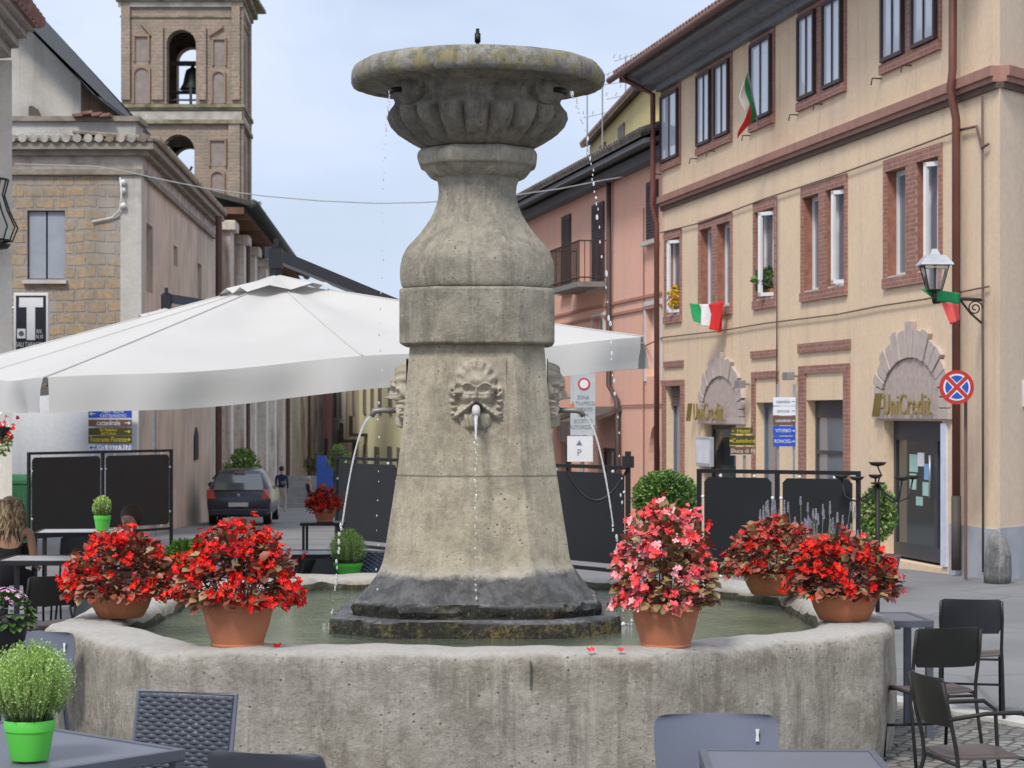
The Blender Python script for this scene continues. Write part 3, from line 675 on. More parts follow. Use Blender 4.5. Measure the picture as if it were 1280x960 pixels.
mb = MB(); h1 = (sS(183), sS(191), zS(366, 187), zS(281, 187)); h2 = (sS(217), sS(222), zS(333, 220), zS(308, 220)); h3 = (sS(247), sS(252), zS(375, 250), zS(330, 250))
wall_holes(mb, LSf, 0, LS, -4, zt, [h1, h2, h3], .3, 0, 0)
mb.add([LSf.pt(LS, 0, -4), LSf.pt(LS, -7, -4), LSf.pt(LS, -7, zt), LSf.pt(LS, 0, zt)], [(0,1,2,3)])
mb.add([LF.pt(0, 0, -4), LF.pt(0, -17, -4), LF.pt(0, -17, zt), LF.pt(0, 0, zt)], [(0,1,2,3)])
mb.build('side_wall', oldpink, st, fix=False)
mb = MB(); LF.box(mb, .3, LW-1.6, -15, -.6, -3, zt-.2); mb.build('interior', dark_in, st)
# cornice mouldings along both faces
mold = simple('cornice_stone', (.25, .22, .18), .9, 0, .3, 4, .6, 20)
mb = MB()
for (o_, z0, z1, mi) in ((.10, zt-.62, zt-.50, 0), (.06, zt-.497, zt-.22, 1), (.20, zt-.217, zt-.10, 0), (.34, zt-.097, zt+.06, 0)):
    LF.box(mb, 0, LW, 0, o_, z0, z1, mi); LSf.box(mb, 0, LS, 0, o_, z0, z1, mi)
    mb.box(cr.x, cr.x+o_, cr.y-o_, cr.y, z0, z1, mi)
mb.build('cornice', [mold, simple('pale_band', (.42, .36, .32), .9, 0, .35, 3, .4)], st)
quoin = MB(); quoin.box(cr.x-.42, cr.x+.035, cr.y-.035, cr.y+.0, zm, zt-.63); LSf.box(quoin, .0, .5, 0, .035, zm, zt-.63); quoin.build('corner_pilaster', greypl, st)
mb = MB(); slope(mb, LF, 0, LW+.35, .38, zt+.07, -1.6, zt+.26, .05, 0)
mb.loft([[LSf.pt(a, .38, zt+.065), LSf.pt(a, -1.4, zt+.24), LSf.pt(a, -1.4, zt+.29), LSf.pt(a, .38, zt+.115)] for a in (-.35, LS)])
k = .1
while k < LW+.3: mb.tube([LF.pt(k, .42, zt+.13), LF.pt(k, -1.4, zt+.28)], .095, 8, 1 if random.random() < .6 else 0); k += .235
k = .1
while k < LS: mb.tube([LSf.pt(k, .42, zt+.13), LSf.pt(k, -1.3, zt+.26)], .095, 8, 0); k += .25
mb.build('roof', [simple('mossy_tiles', (.20, .16, .12), .95, 0, .5, 5, .5), simple('pale_lichen_tiles', (.40, .37, .32), .95, 0, .3, 6, .5)], st)
# shutters
mb = MB(); m_ = (hw[0]+hw[1])/2
for (b0, b1) in ((hw[0]+.02, m_-.02), (m_+.02, hw[1]-.02)): LF.box(mb, b0, b1, -.14, -.09, hw[2]+.02, hw[3]-.02)
sh = mb.build('shutter', simple('grey_blue_shutter', (.30, .33, .38), .6, 0, .08), st)
mb = MB(); LF.box(mb, hw[0]-.08, hw[1]+.05, -.0, .12, hw[2]-.1, hw[2]-.02); mb.build('sill', sill_m, sh)
mb = MB()
rbs = simple('red_brown_shutter', (.16, .07, .06), .7)
for h in (h1, h2, h3): mb = MB(); LSf.box(mb, h[0], h[1], -.28, -.22, h[2], h[3]); mb.build('side_window', rbs, st)
mb = MB(); mb.tube([P(150, 222, 45.9), P(152, 240, 45.8), P(150, 262, 45.9), P(140, 272, 45.95), P(115, 277, 45.95)], .02, 6); 
for yy in (228, 238, 257): mb.sphere(P(154, yy, 45.9), .07, 6)
mb.build('insulator', simple('white_ceramic', (.7, .7, .68), .4), st, smooth=True)
mb = MB(); LF.box(mb, sL(188)-.25-.0, LW-.002, .002, .04, -3, zm-.3); mb.tube([P(192, 470, 45.8), P(192, 690, 45.8)], .06, 8); mb.build('downpipe', simple('grey_pipe', (.25, .26, .27), .6, .2), st)
# parapet block behind roof + plaster house with dark eave
pb = empty('grey_parapet_house', P(100, HZ, 52)*Vector((1,1,0)) if False else Vector((P(100, HZ, 52).x, 52, gz(52))), 'grey plastered house with a steep dark eave rising behind the stone house', 'building', world=True)
mb = MB(); a_, b2 = P(-60, 152, 50), P(180, 152, 50); mb.box(a_.x, b2.x-.2, 50, 51, 6.5, a_.z); mb.box(a_.x, b2.x-.1, 49.9, 51.1, a_.z+.002, a_.z+.12, 1)
mb.build('parapet', [greypl, mold], pb)
mb = MB(); q = [P(-60, 160, 54), P(101, 160, 54), P(101, 98, 54), P(35, 32, 54), P(-60, -62, 54)]; mb.prism(q, (0, 7, 0)); mb.build('wall', greypl, pb)
mb = MB(); q0, q1 = P(-60, -62, 53), P(129, 128, 53); n_ = Vector((0, 0, 1)); mb.prism([q0, q1, q1+Vector((.0,0,.10)), q1+Vector((-.25,0,.2)), q0+Vector((0,0,.3))], (0, 9, 0)); mb.build('roof', simple('dark_slate_eave', (.05, .055, .055), .8, 0, .3, 4), pb)
mb = MB(); q = P(42, 142, 53.9); mb.prism([P(36, 146, 53.97), P(52, 146, 53.97), P(48, 137, 53.97), P(40, 132, 53.97), P(36, 133, 53.97)], (0, -.02, 0)); mb.build('small_opening', simple('opening_brown', (.10, .075, .06), .9), pb)
mb = MB(); 
for (x_, y_) in ((90, 146), (102, 143), (114, 145), (124, 146)): mb.obox(P(x_, y_, 49.6), (.24, 0, .03), (0, .5, 0), (0, 0, .07))
mb.build('loose_tiles', tile, pb)
# near left house edge
nl = empty('left_house', Vector((P(-20, HZ, 30).x, 30, gz(30))), 'beige plastered house at the left picture edge with a layered cornice and red tiles', 'building', world=True)
mb = MB(); e = P(15, HZ, 33); mb.prism([(e.x-5, 33, -2), (e.x, 33, -2), (e.x-2.6, 41, -2), (e.x-7, 41, -2)], (0, 0, P(0, 75, 33).z+2)); mb.build('wall', plaster('beige_old', (.72, .67, .58), (.52, .48, .42), .7, .5, .3), nl)
mb = MB()
for (px_, py_, o_, h_) in ((14, 72, .05, .14), (24, 60, .2, .12), (34, 48, .32, .14), (42, 40, .42, .12)):
    q = P(px_, py_, 33); q2 = P(px_-60, py_-72, 26); 
    mb.prism([q, q2, q2+Vector((0,0,h_)), q+Vector((0,0,h_))], (-2.5, 1.2, 0))
mb.build('cornice', simple('cornice_beige', (.30, .27, .24), .9, 0, .3, 5, .4), nl)
mb = MB(); q = P(48, 36, 33); q2 = P(-10, -38, 26)
mb.prism([q, q2, q2+Vector((0,0,.1)), q+Vector((0,0,.1))], (-2.5, 1.2, .6))
for k in range(12): s_ = q.lerp(q2, k/12)+Vector((0,0,.1)); mb.tube([s_+Vector((.06,-.03,0)), s_+Vector((-2.4, 1.15, .65))], .1, 8)
mb.build('roof', tile, nl)
# curved iron balcony
mb = MB(); c_ = P(-28, 305, 32.5)
for k in range(9):
    a_ = k/8*math.pi*.9-.2; dx, dy = math.cos(a_), -math.sin(a_)
    pts = [c_+Vector((dx*r_*1.0, dy*r_, z_)) for (r_, z_) in ((.25, 0), (.52, .05), (.60, .25), (.48, .5), (.40, .75), (.46, .98))]
    mb.tube(pts, .014, 5)
ring = lambda r_, z_: [c_+Vector((math.cos(t)*r_, -math.sin(t)*r_, z_)) for t in [i/12*math.pi for i in range(13)]]
mb.tube(ring(.47, .98), .02, 6); mb.tube(ring(.5, .05), .02, 6); mb.lathe([(.01, -.08), (.45, -.06), (.5, .0), (.01, .01)], 20, c_)
mb.build('balcony', iron, nl, smooth=True)

# ================================================================== CHURCH SIDE WALL
ch_ = empty('church', LSf.pt(LS+6, 0, gz(64)), 'weathered stone church flank with pilasters, brick patches and a wide dark eave', 'building', world=True)
def church_mat():
    m, t, b = newmat('church_stone'); v = ocoord(t)
    n1 = noise(t, v, .5, 8, .65); n2 = noise(t, ocoord(t, (1.6, 1.6, .12)), 1.2, 6, .6); n3 = noise(t, v, 7, 6, .65)
    cc = mix(t, ramp(t, n1, .38, .62), (.58, .48, .41, 1), (.56, .53, .47, 1)); cc = mix(t, ramp(t, n2, .42, .6, 0, .85), cc, (.75, .70, .63, 1))
    cc = mix(t, ramp(t, noise(t, ocoord(t, (2.3, 2.3, .2)), 1.5, 5), .52, .68, 0, .8), cc, (.20, .13, .09, 1)); cc = mix(t, ramp(t, n3, .5, .7, 0, .5), cc, (.30, .22, .17, 1))
    t.links.new(cc, b.inputs['Base Color']); b.inputs['Roughness'].default_value = .95; bump(t, b, n3, .6, .05); return m
CHM = church_mat(); S2 = sS(402)
mb = MB(); zc_ = zS(300, 300)
wall_holes(mb, LSf, LS+.02, S2, -5, 8.2, [], .3, 0)
mb.add([LSf.pt(S2, 0, -5), LSf.pt(S2, -14, -5), LSf.pt(S2, -14, 8.2), LSf.pt(S2, 0, 8.2)], [(0,1,2,3)])
mb.build('wall', CHM, ch_, fix=False)
for px_ in (270, 288, 303, 318, 330, 341, 352, 362, 371, 380, 388, 395):
    mb = MB(); s_ = sS(px_); LSf.box(mb, s_, s_+1.1, 0, .45, -5, 7.6); LSf.box(mb, s_-.15, s_+1.25, 0, .6, 7.6, 7.9); mb.build('pilaster', CHM, ch_, bevel=.03)
mb = MB()
LSf.box(mb, LS+1.5, sS(352), -.3, .8, 8.15, 8.35, 1); slope(mb, LSf, LS+1.5, sS(354), 1.05, 8.38, -6, 10.2, .15, 0)
k = LS+2
while k < sS(350): LSf.box(mb, k, k+.16, .0, .95, 8.0, 8.148, 1); k += .9
mb.build('roof', [simple('church_roof_dark', (.06, .06, .05), .9, 0, .4, 2), simple('eave_wood', (.16, .085, .05), .85, 0, .2, 4)], ch_)
mb = MB(); mb.tube([LSf.pt(LS+1.4, 1.1, 8.42), LSf.pt(sS(354), 1.1, 8.42)], .16, 8); mb.build('gutter', simple('green_black_gutter', (.035, .045, .04), .7), ch_, smooth=True)
rpm = simple('rust_pipe', (.12, .06, .05), .7)
for (px_, w_) in ((251, .25), (291, .2), (346, .25), (375, .2)): mb = MB(); mb.tube([LSf.pt(sS(px_), .5, 7.6), LSf.pt(sS(px_), .5, -2)], w_*.4, 6); mb.build('downpipe', rpm, ch_)
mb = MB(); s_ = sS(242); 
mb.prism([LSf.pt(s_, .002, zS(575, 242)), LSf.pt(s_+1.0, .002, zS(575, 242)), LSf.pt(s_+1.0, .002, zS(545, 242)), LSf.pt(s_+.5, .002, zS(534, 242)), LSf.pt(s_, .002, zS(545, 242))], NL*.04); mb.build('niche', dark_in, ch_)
# steps at the church
stp = MB()
q = P(376, 640, 90)
for k in range(6): stp.box(q.x-1.0+k*.0, q.x+.9-k*.0, 90+k*.35, 90+k*.35+.36, -2.3, -2.0+.22*(k+1))
tag(stp.build('church_steps', simple('grey_steps', (.33, .33, .33), .9, 0, .15)), 'grey stone steps at the far church doorway beyond the parked car', 'steps')

# ================================================================== BELL TOWER
DT = 85
tb = empty('bell_tower', (P(226, HZ, DT).x, DT, gz(DT)), 'tall brick bell tower with arched openings, niches and a hanging bell', 'tower', world=True)
tbrick = bricks('tower_brick', (1, 0, 0), .42, .13, .02, (.37, .27, .19), (.28, .21, .155), (.35, .30, .26), (.24, .21, .16), .75, .6)
X0, X1 = P(152, 0, DT).x, P(300, 0, DT).x; W = X1-X0
TF = Fr((X0, DT, 0), (1, 0, 0), (0, -1, 0)); 
def sT(px): return (px-640)/F*DT-X0
def zT(y): return H+(HZ-y)*DT/F
TS = Fr((X1, DT, 0), UL, NL); TBk = Fr((X0+kL*W, DT+W, 0), (1, 0, 0), (0, 1, 0)); TL = Fr((X0, DT, 0), UL, -NL)
ztop = zT(-4)
op1 = (sT(208), sT(245), zT(130), zT(37)); op2 = (sT(203), sT(243), zT(240), zT(168))
def niche(x0, x1, yt, yb): return (sT(x0), sT(x1), zT(yb), zT(yt))
nis = [niche(169, 185, 46, 77), niche(168, 186, 85, 129), niche(267, 281, 50, 82), niche(266, 280, 90, 129), niche(263, 281, 176, 208), niche(264, 279, 215, 258)]
mb = MB(); wall_holes(mb, TF, 0, W, -3, ztop, [op1, op2], .7, 0)
for fr_ in (TBk,): wall_holes(mb, fr_, 0, W, -3, ztop, [op1, op2], .7, 0)
sidehole = [(W*.38, W*.62, op1[2], op1[3]), (W*.38, W*.62, op2[2], op2[3])]
wall_holes(mb, TS, 0, W, -3, ztop, sidehole, .6, 0); wall_holes(mb, TL, 0, W, -3, ztop, sidehole, .6, 0)
for fr_ in (TF, TBk):
    for o_ in (op1, op2): spandrel(mb, fr_, o_[0]-.001, o_[1]+.001, o_[3]-(o_[1]-o_[0])/2, o_[3]+.001, .69, 0, .003)
for o_ in sidehole:
    for fr_ in (TS, TL): spandrel(mb, fr_, o_[0], o_[1], o_[3]-(o_[1]-o_[0])/2, o_[3]+.001, .55, 0, .003)
mb.build('wall', tbrick, tb, fix=False)
mb = MB()   # corner pilasters and arch piers proud of wall
for (a0, a1, z0, z1) in ((0, sT(163), zT(125), ztop), (sT(290), W, zT(125), ztop), (0, sT(163), -3, zT(155)), (sT(286), W, -3, zT(155)), (sT(190), op1[0]-.12, zT(125), zT(34)), (op1[1]+.12, sT(258), zT(125), zT(34))):
    mb = MB(); TF.box(mb, a0, a1, 0, .13, z0, z1); mb.build('pilaster', tbrick, tb)
for (a0, a1) in ((0, .7), (W-.7, W)):
    mb = MB(); TS.box(mb, a0, a1, .0, .12, -3, ztop); mb.build('pilaster', tbrick, tb)
nm = simple('niche_grey', (.27, .23, .21), .95, 0, .2, 3, .3); fr_m = simple('niche_edge', (.30, .20, .14), .9)
for i, h in enumerate(nis):
    mb = MB(); TF.box(mb, h[0]-.07, h[0], 0, .09, h[2], h[3], 1); TF.box(mb, h[1], h[1]+.07, 0, .09, h[2], h[3], 1); TF.box(mb, h[0], h[1], 0, .012, h[2], h[3], 0); 
    if i in (1, 3, 5): spandrel(mb, TF, h[0], h[1], h[3]-(h[1]-h[0])/2, h[3], .07, 1, .085)
    else: TF.box(mb, h[0]-.07, h[1]+.07, 0, .1, h[3], h[3]+.09, 1)
    mb.build('niche', [nm, fr_m], tb)
for sgn, (xa, xb, ya, yb) in ((1, (176, 190, 30, 46)), (1, (279, 262, 35, 46))):
    mb = MB(); mb.obox(TF.pt(sT(xa), 0, zT(ya)), TF.pt(sT(xb), 0, zT(yb))-TF.pt(sT(xa), 0, zT(ya)), (0, -.12, 0), (0, 0, .1)); mb.build('hood_mould', fr_m, tb)
moss_st = simple('mossy_cornice', (.23, .20, .13), .95, 0, .5, 3, .6); lt_st = simple('pale_frieze', (.42, .39, .34), .95, 0, .3, 2, .4)
mb = MB()
def band(z0, z1, o_, mi):
    mb = MB(); mb.box(X0-o_, X1+o_, DT-o_, DT-.001, z0, z1, mi); TS.box(mb, 0.0, W, .001, o_, z0, z1, mi); mb.build('cornice', [moss_st, lt_st], tb)
band(zT(135), zT(131), .20, 0); band(zT(138), zT(135.2), .13, 0); band(zT(150), zT(139.2), .08, 1); band(zT(155), zT(150.2), .18, 0)
band(zT(9), zT(3), .12, 1); band(zT(2.8), zT(-2), .2, 0); band(zT(-2.2), zT(-10), .38, 0); band(zT(22), zT(20), .06, 0)
mb = MB(); mb.box(X0-.5, X1+.5, DT-.5, DT+W, zT(-10), zT(-14), 0)
mb.build('roof', [moss_st, lt_st], tb)
mb = MB(); cx = (op1[0]+op1[1])/2+X0; zb = zT(92)
mb.box(X0+.6, X1-.4, DT+1.6, DT+1.9, zT(73), zT(68)); mb.box(X0+.6, X1-.4, DT+1.6, DT+1.9, zT(109), zT(106)); mb.box(X0+op1[0]+.8-.0, X0+op1[0]+.9, DT+.8, DT+.9, zT(130), zT(106)); mb.box(X0+.6, X1-.4, DT+.6, DT+.72, zT(123), zT(121))
mb.build('bell_frame', simple('old_iron_beam', (.06, .055, .055), .8), tb)
mb = MB(); mb.lathe([(.55, 0), (.50, .06), (.40, .25), (.33, .6), (.27, .8), (.08, .92), (.05, 1.1)], 20, (cx+.2, DT+1.75, zT(104))); mb.build('bell', simple('bronze_bell', (.03, .035, .03), .5, .6), tb, smooth=True)
mb = MB(); 
for (xa, ya, xb, yb) in ((228, 208, 240, 232), (240, 208, 228, 232), (226, 222, 244, 222)): mb.tube([P(xa, ya, DT+1), P(xb, yb, DT+1)], .05, 5)
mb.build('cross_brace', iron, tb)
mb = MB(); leafy(mb, TS.pt(.5, .3, zT(272)), .5, .5, .6, 250, .3, [0, 1], .1, 5); leafy(mb, TF.pt(W-.2, .3, zT(262)), .4, .3, .3, 150, .25, [0, 1], .1, 6); tag(mb.build('ivy', [leaf_mat('ivy_yellow', (.20, .17, .03)), green2], fix=False), 'yellowing ivy clump growing at the bell tower corner above the church eave', 'plant')

# ================================================================== FAR STREET HOUSES
def far_house(name, px0, d0, px1, d1, h, c, label, ws, balc=()):
    a = P(px0, HZ, d0); b_ = P(px1, HZ, d1); a.z = b_.z = 0
    u = (b_-a).normalized(); n_ = Vector((u.y, -u.x, 0)); 
    if n_.dot(-a) < 0: n_ = -n_
    fr = Fr(a, u, n_); ln = (b_-a).length
    e = empty('far_house', (a.x, a.y, -2.1), label, 'building', 'houses closing the far street', world=True)
    mb = MB(); fr.box(mb, 0, ln, -6, 0, -4, h); mb.build('wall', plaster(name, c, mul(c, .8)[:3], .4, .3), e)
    mb = MB(); fr.box(mb, -.2, ln+.2, -6.2, .4, h, h+.2); mb.build('roof', tile, e)
    for (fa, za, wf, wh) in ws:
        mb = MB(); fr.box(mb, ln*fa, ln*fa+wf, .002, .06, za, za+wh); mb.build('window', simple('far_shutter', (.20, .17, .15), .7), e)
    for (fa, za, wf) in balc:
        mb = MB(); fr.box(mb, ln*fa, ln*fa+wf, .002, .8, za-.15, za); fr.box(mb, ln*fa, ln*fa+wf, .76, .8, za, za+.9); mb.build('balcony', iron, e)
    return e
far_house('far_yellow', 512, 92, 449, 112, 6.5, (.85, .80, .52), 'pale yellow far house with dark windows at the right of the distant street', [(.12, 2.0, 1.2, 1.6), (.3, 2.0, 1.2, 1.6), (.5, 2.0, 1.2, 1.6), (.66, 2.0, 1.2, 1.6), (.83, 2.0, 1.2, 1.6), (.12, -2, 1.6, 2.5), (.3, -2, 1.6, 2.5), (.55, -2, 1.8, 2.4), (.8, -2, 1.6, 2.4)], [(.8, 1.0, 1.6)])
far_house('far_tan', 449, 113, 432, 124, 6.5, (.55, .47, .34), 'narrow tan far house between the yellow and the white house', [(.3, 2.0, 1.4, 1.8), (.3, -1.6, 1.6, 2)], [(.1, .6, 3)])
far_house('far_white', 432, 125, 414, 135, 6.8, (.82, .82, .78), 'narrow white far house between the tan and the pink house', [(.25, 1.8, 1.4, 2.0), (.6, 1.8, 1.4, 2), (.3, -1.6, 2, 2.6)])
far_house('far_pink', 416, 136, 396, 137, 7, (.80, .45, .40), 'narrow pink far house at the very end of the street', [(.6, 1.6, .8, 2.0), (.3, -1.6, 1, 2)])
def bush(name, c, r, n, s, mats, label, seed, trunk=True):
    e = empty(name, (c[0], c[1], gz(c[1])), label, 'tree' if trunk else 'shrub', world=True)
    mb = MB(); rnd = random.Random(seed)
    for _ in range(7):
        v = Vector((rnd.gauss(0,.4), rnd.gauss(0,.4), rnd.gauss(0,.35))); leafy(mb, Vector(c)+v*r, r*.6, r*.6, r*.5, n//7, s, list(range(len(mats))), .2, rnd.randint(0, 999))
    mb.build('crown' if trunk else 'foliage', mats, e, fix=False)
    mb = MB(); z0 = gz(c[1]); mb.tube([(c[0], c[1], z0), (c[0]+.03, c[1], (z0+c[2])/2), (c[0], c[1], c[2])], [r*.09, r*.07, r*.03], 7); mb.build('trunk' if trunk else 'stem', simple('bark', (.11, .08, .05), .9), e)
    return e
bush('street_tree', P(424, 576, 88), .45, 700, .14, [leaf_mat('pale_tree_leaf', (.20, .26, .11), .3), green3], 'small light green tree in the far street by the blue panel', 11)
bush('street_tree', P(393, 580, 99), .4, 400, .14, [leaf_mat('dull_leaf', (.17, .19, .10), .3), leaf_mat('olive', (.14, .12, .05))], 'small olive brown tree in front of the far church pilasters', 12)
bush('garden_shrub', P(301, 582, 62), .55, 700, .14, [green1, green3], 'green shrub growing just above the parked car roof by the church wall', 13, False)
mb = MB(); q = P(406, 590, 90); mb.box(q.x-.35, q.x+.35, 90, 90.1, q.z-1.2, q.z+.7); 
bp = tag(mb.build('blue_panel', simple('blue_panel', (.05, .13, .5), .5)), 'tall blue panel standing in the far street below the small tree', 'sign')

# ================================================================== CAR
def make_car():
    e = empty('parked_car', P(298, HZ, 56)*Vector((1, 1, 0))+Vector((0, 0, gz(56))) if False else Vector((P(298, 0, 56).x, 56, gz(56))), 'dark grey hatchback seen from behind, parked in the street beside the church', 'car')
    paint = simple('dark_car_paint', (.06, .068, .085), .25, .5, .1); gl = glassy('car_glass', (.10, .13, .14), .05)
    # cross sections along y (0 rear .. 3.8 front): (y, halfwidth bottom, halfwidth belt, halfwidth roof, z bottom, z belt, z top)
    secs = [(0, .74, .78, .70, .30, .78, .80), (.04, .80, .83, .74, .24, .86, .92), (.22, .82, .85, .62, .22, .92, 1.20), (.48, .83, .86, .57, .22, .93, 1.42), (1.2, .83, .86, .58, .22, .92, 1.47), (2.1, .83, .86, .57, .22, .90, 1.42), (2.8, .83, .85, .62, .22, .90, 1.02), (3.5, .80, .82, .60, .24, .78, .86), (3.8, .7, .72, .5, .3, .6, .66)]
    rings = []
    for (y, wb, wm, wt, zb, zm_, zt_) in secs:
        pts = [(wb*.9, zb), (wb, zb+.12), (wm, (zb+zm_)/2+.05), (wm*.985, zm_), (wt+.03, zt_-.06), (wt*.85, zt_), (wt*.4, zt_+.02)]
        rings.append([Vector((x, y, z)) for x, z in pts]+[Vector((-x, y, z)) for x, z in reversed(pts)])
    mb = MB(); mb.loft(rings); mb.build('body', paint, e, smooth=True, auto=50)
    mb = MB(); mb.loft([[Vector((-x0, y, z)), Vector((x0, y, z))] for (x0, y, z) in ((.64, .02, .94), (.62, .12, 1.12), (.56, .30, 1.33), (.50, .36, 1.37))], close=False, cap=False)
    mb = MB(); ps = [(.66, .04, .94), (.63, .13, 1.13), (.55, .34, 1.36)]
    mb.loft([[Vector((-x, y-.035, z)), Vector((x, y-.035, z)), Vector((x, y+.03, z)), Vector((-x, y+.03, z))] for x, y, z in ps]); mb.build('rear_window', gl, e)
    for s in (-1, 1):
        mb = MB(); mb.loft([[Vector((s*.60, y, z0)), Vector((s*.84, y, z0+.01)), Vector((s*.83, y+.02, z1)), Vector((s*.66, y, z1))] for (y, z0, z1) in ((-.03, .70, .95), (.16, .72, .97))]); mb.build('tail_light', glassy('tail_red', (.5, .03, .02), .2), e)
        mb = MB(); mb.sphere((s*.97, 2.5, 1.0), .1, 8, 0, (1, .6, .8)); mb.build('mirror', paint, e, smooth=True)
    mb = MB(); mb.box(-.26, .26, -.035, .01, .50, .61); mb.build('number_plate', simple('plate_white', (.6, .6, .58), .5), e)
    mb = MB(); mb.sphere((0, -.005, .80), .045, 8, 0, (1, .4, 1)); mb.build('badge', grey_metal, e)
    mb = MB(); mb.box(-.78, .78, -.05, .1, .26, .44); mb.build('bumper', paint, e, bevel=.03)
    mb = MB(); mb.box(-.15, .15, .26, .3, 1.395, 1.425); mb.build('brake_light', simple('red_lens', (.4, .05, .05), .3), e)
    for x in (-.72, .72):
        for y in (.6, 3.1):
            mb = MB(); mb.tube([(x-.1, y, .3), (x+.1, y, .3)], .3, 20); wh = mb.build('wheel', simple('tyre', (.02, .02, .02), .9), e)
            mb = MB(); mb.tube([(x-.105, y, .3), (x+.105, y, .3)], .18, 16); mb.build('rim', grey_metal, wh)
    return e
car = make_car(); car.rotation_euler[2] = R(2)
def skinmesh(name, joints, edges, mats, parent=None, matfn=None, sub=2):
    me = bpy.data.meshes.new(name); me.from_pydata([j[0] for j in joints], edges, []); o = bpy.data.objects.new(name, me); col.objects.link(o)
    sk = o.modifiers.new('skin', 'SKIN'); sk.use_smooth_shade = True; sk.branch_smoothing = .6
    lay = me.skin_vertices[0].data if len(me.skin_vertices) else None
    if lay is None:
        bm = bmesh.new(); bm.from_mesh(me); bm.verts.layers.skin.verify(); bm.to_mesh(me); bm.free(); lay = me.skin_vertices[0].data
    for i, j in enumerate(joints):
        r = j[1]; lay[i].radius = (r, r) if not isinstance(r, tuple) else r; lay[i].use_root = (i == 0)
    ss = o.modifiers.new('sub', 'SUBSURF'); ss.levels = sub; ss.render_levels = sub
    C.view_layer.update(); m2 = bpy.data.meshes.new_from_object(o.evaluated_get(C.evaluated_depsgraph_get())); bpy.data.objects.remove(o)
    m2.name = name; m2.materials.clear()
    for m in mats: m2.materials.append(m)
    m2.polygons.foreach_set('use_smooth', [True]*len(m2.polygons))
    if matfn:
        for pl_ in m2.polygons: pl_.material_index = matfn(pl_.center)
    o = bpy.data.objects.new(name, m2); col.objects.link(o)
    if parent: o.parent = parent
    return o
skin_m = simple('skin', (.48, .27, .19), .55, 0, .06); skin_tan = simple('skin_tan', (.42, .22, .14), .5, 0, .06)
def hand_chain(joints, edges, wrist, root, dirv, palm, s=1.0):
    d = Vector(dirv).normalized(); side = d.cross(Vector(palm)).normalized(); base = len(joints)
    joints.append((tuple(Vector(root)+d*.05*s), .028*s)); edges.append((wrist, base))
    for k in range(4):
        off = (k-1.5)*.02*s; ln = (.065, .078, .072, .055)[k]*s; b0 = len(joints)
        joints.append((tuple(Vector(root)+d*.095*s+side*off), .0095*s)); joints.append((tuple(Vector(root)+d*(.095*s+ln*.6)+side*off*1.1+Vector(palm)*.008*s), .0085*s)); joints.append((tuple(Vector(root)+d*(.095*s+ln)+side*off*1.1+Vector(palm)*.024*s), .007*s))
        edges += [(base, b0), (b0, b0+1), (b0+1, b0+2)]
    b0 = len(joints); joints.append((tuple(Vector(root)+d*.05*s-side*.045*s), .0105*s)); joints.append((tuple(Vector(root)+d*.085*s-side*.055*s+Vector(palm)*.01*s), .009*s)); edges += [(base, b0), (b0, b0+1)]
def stand_person(loc, rz, shirt, trousers, label, hairc):
    e = empty('person', loc, label, 'person', rz=rz)
    J = [((0,0,.95), (.15,.11)), ((0,0,1.15), (.13,.10)), ((0,0,1.36), (.16,.10)), ((0,0,1.48), .055), ((0,.01,1.56), .06), ((0,.01,1.64), (.082,.098)), ((0,.01,1.71), .06),
         ((.10,0,.88), .095), ((.11,.1,.50), .062), ((.11,.02,.10), .042), ((.11,.14,.04), .036), ((-.10,0,.88), .095), ((-.11,.02,.50), .062), ((-.11,-.18,.14), .042), ((-.11,-.06,.05), .036),
         ((.19,0,1.41), .058), ((.24,-.06,1.14), .044), ((.22,.04,.90), .03), ((-.19,0,1.41), .058), ((-.24,.06,1.14), .044), ((-.22,.16,.92), .03)]
    E = [(0,1),(1,2),(2,3),(3,4),(4,5),(5,6),(0,7),(7,8),(8,9),(9,10),(0,11),(11,12),(12,13),(13,14),(2,15),(15,16),(16,17),(2,18),(18,19),(19,20)]
    hand_chain(J, E, 17, J[17][0], (0,.1,-1), (0,1,0)); hand_chain(J, E, 20, J[20][0], (0,.1,-1), (0,1,0))
    ms = [skin_m, shirt, trousers, simple('dark_shoe', (.03,.03,.03), .6)]
    skinmesh('body', J, E, ms, e, lambda c: 3 if c.z < .09 else (2 if c.z < .98 and abs(c.x) < .19 else (1 if .95 < c.z < 1.49 or (abs(c.x) >= .19 and c.z > .98) else 0)))
    mb = MB(); mb.sphere((0,-.015,1.68), .105, 10, 0, (.9,1,.95)); mb.build('hair', hairc, e, smooth=True)
    mb = MB(); mb.sphere((0,.105,1.63), .018, 6, 0, (.8,1,1.3)); mb.sphere((.035,.092,1.66), .009, 6); mb.sphere((-.035,.092,1.66), .009, 6); mb.build('face_features', skin_m, e, smooth=True)
    return e
navy = simple('navy_cloth', (.02,.025,.07), .9); khaki = simple('khaki_cloth', (.42,.37,.30), .9); dkhair = simple('dark_hair', (.02,.015,.012), .7)
stand_person(P(352, 0, 78)*Vector((1,1,0))+Vector((0,0,gz(78)-.1)), R(-10), navy, khaki, 'distant person in navy jacket and pale trousers walking along the church', dkhair)
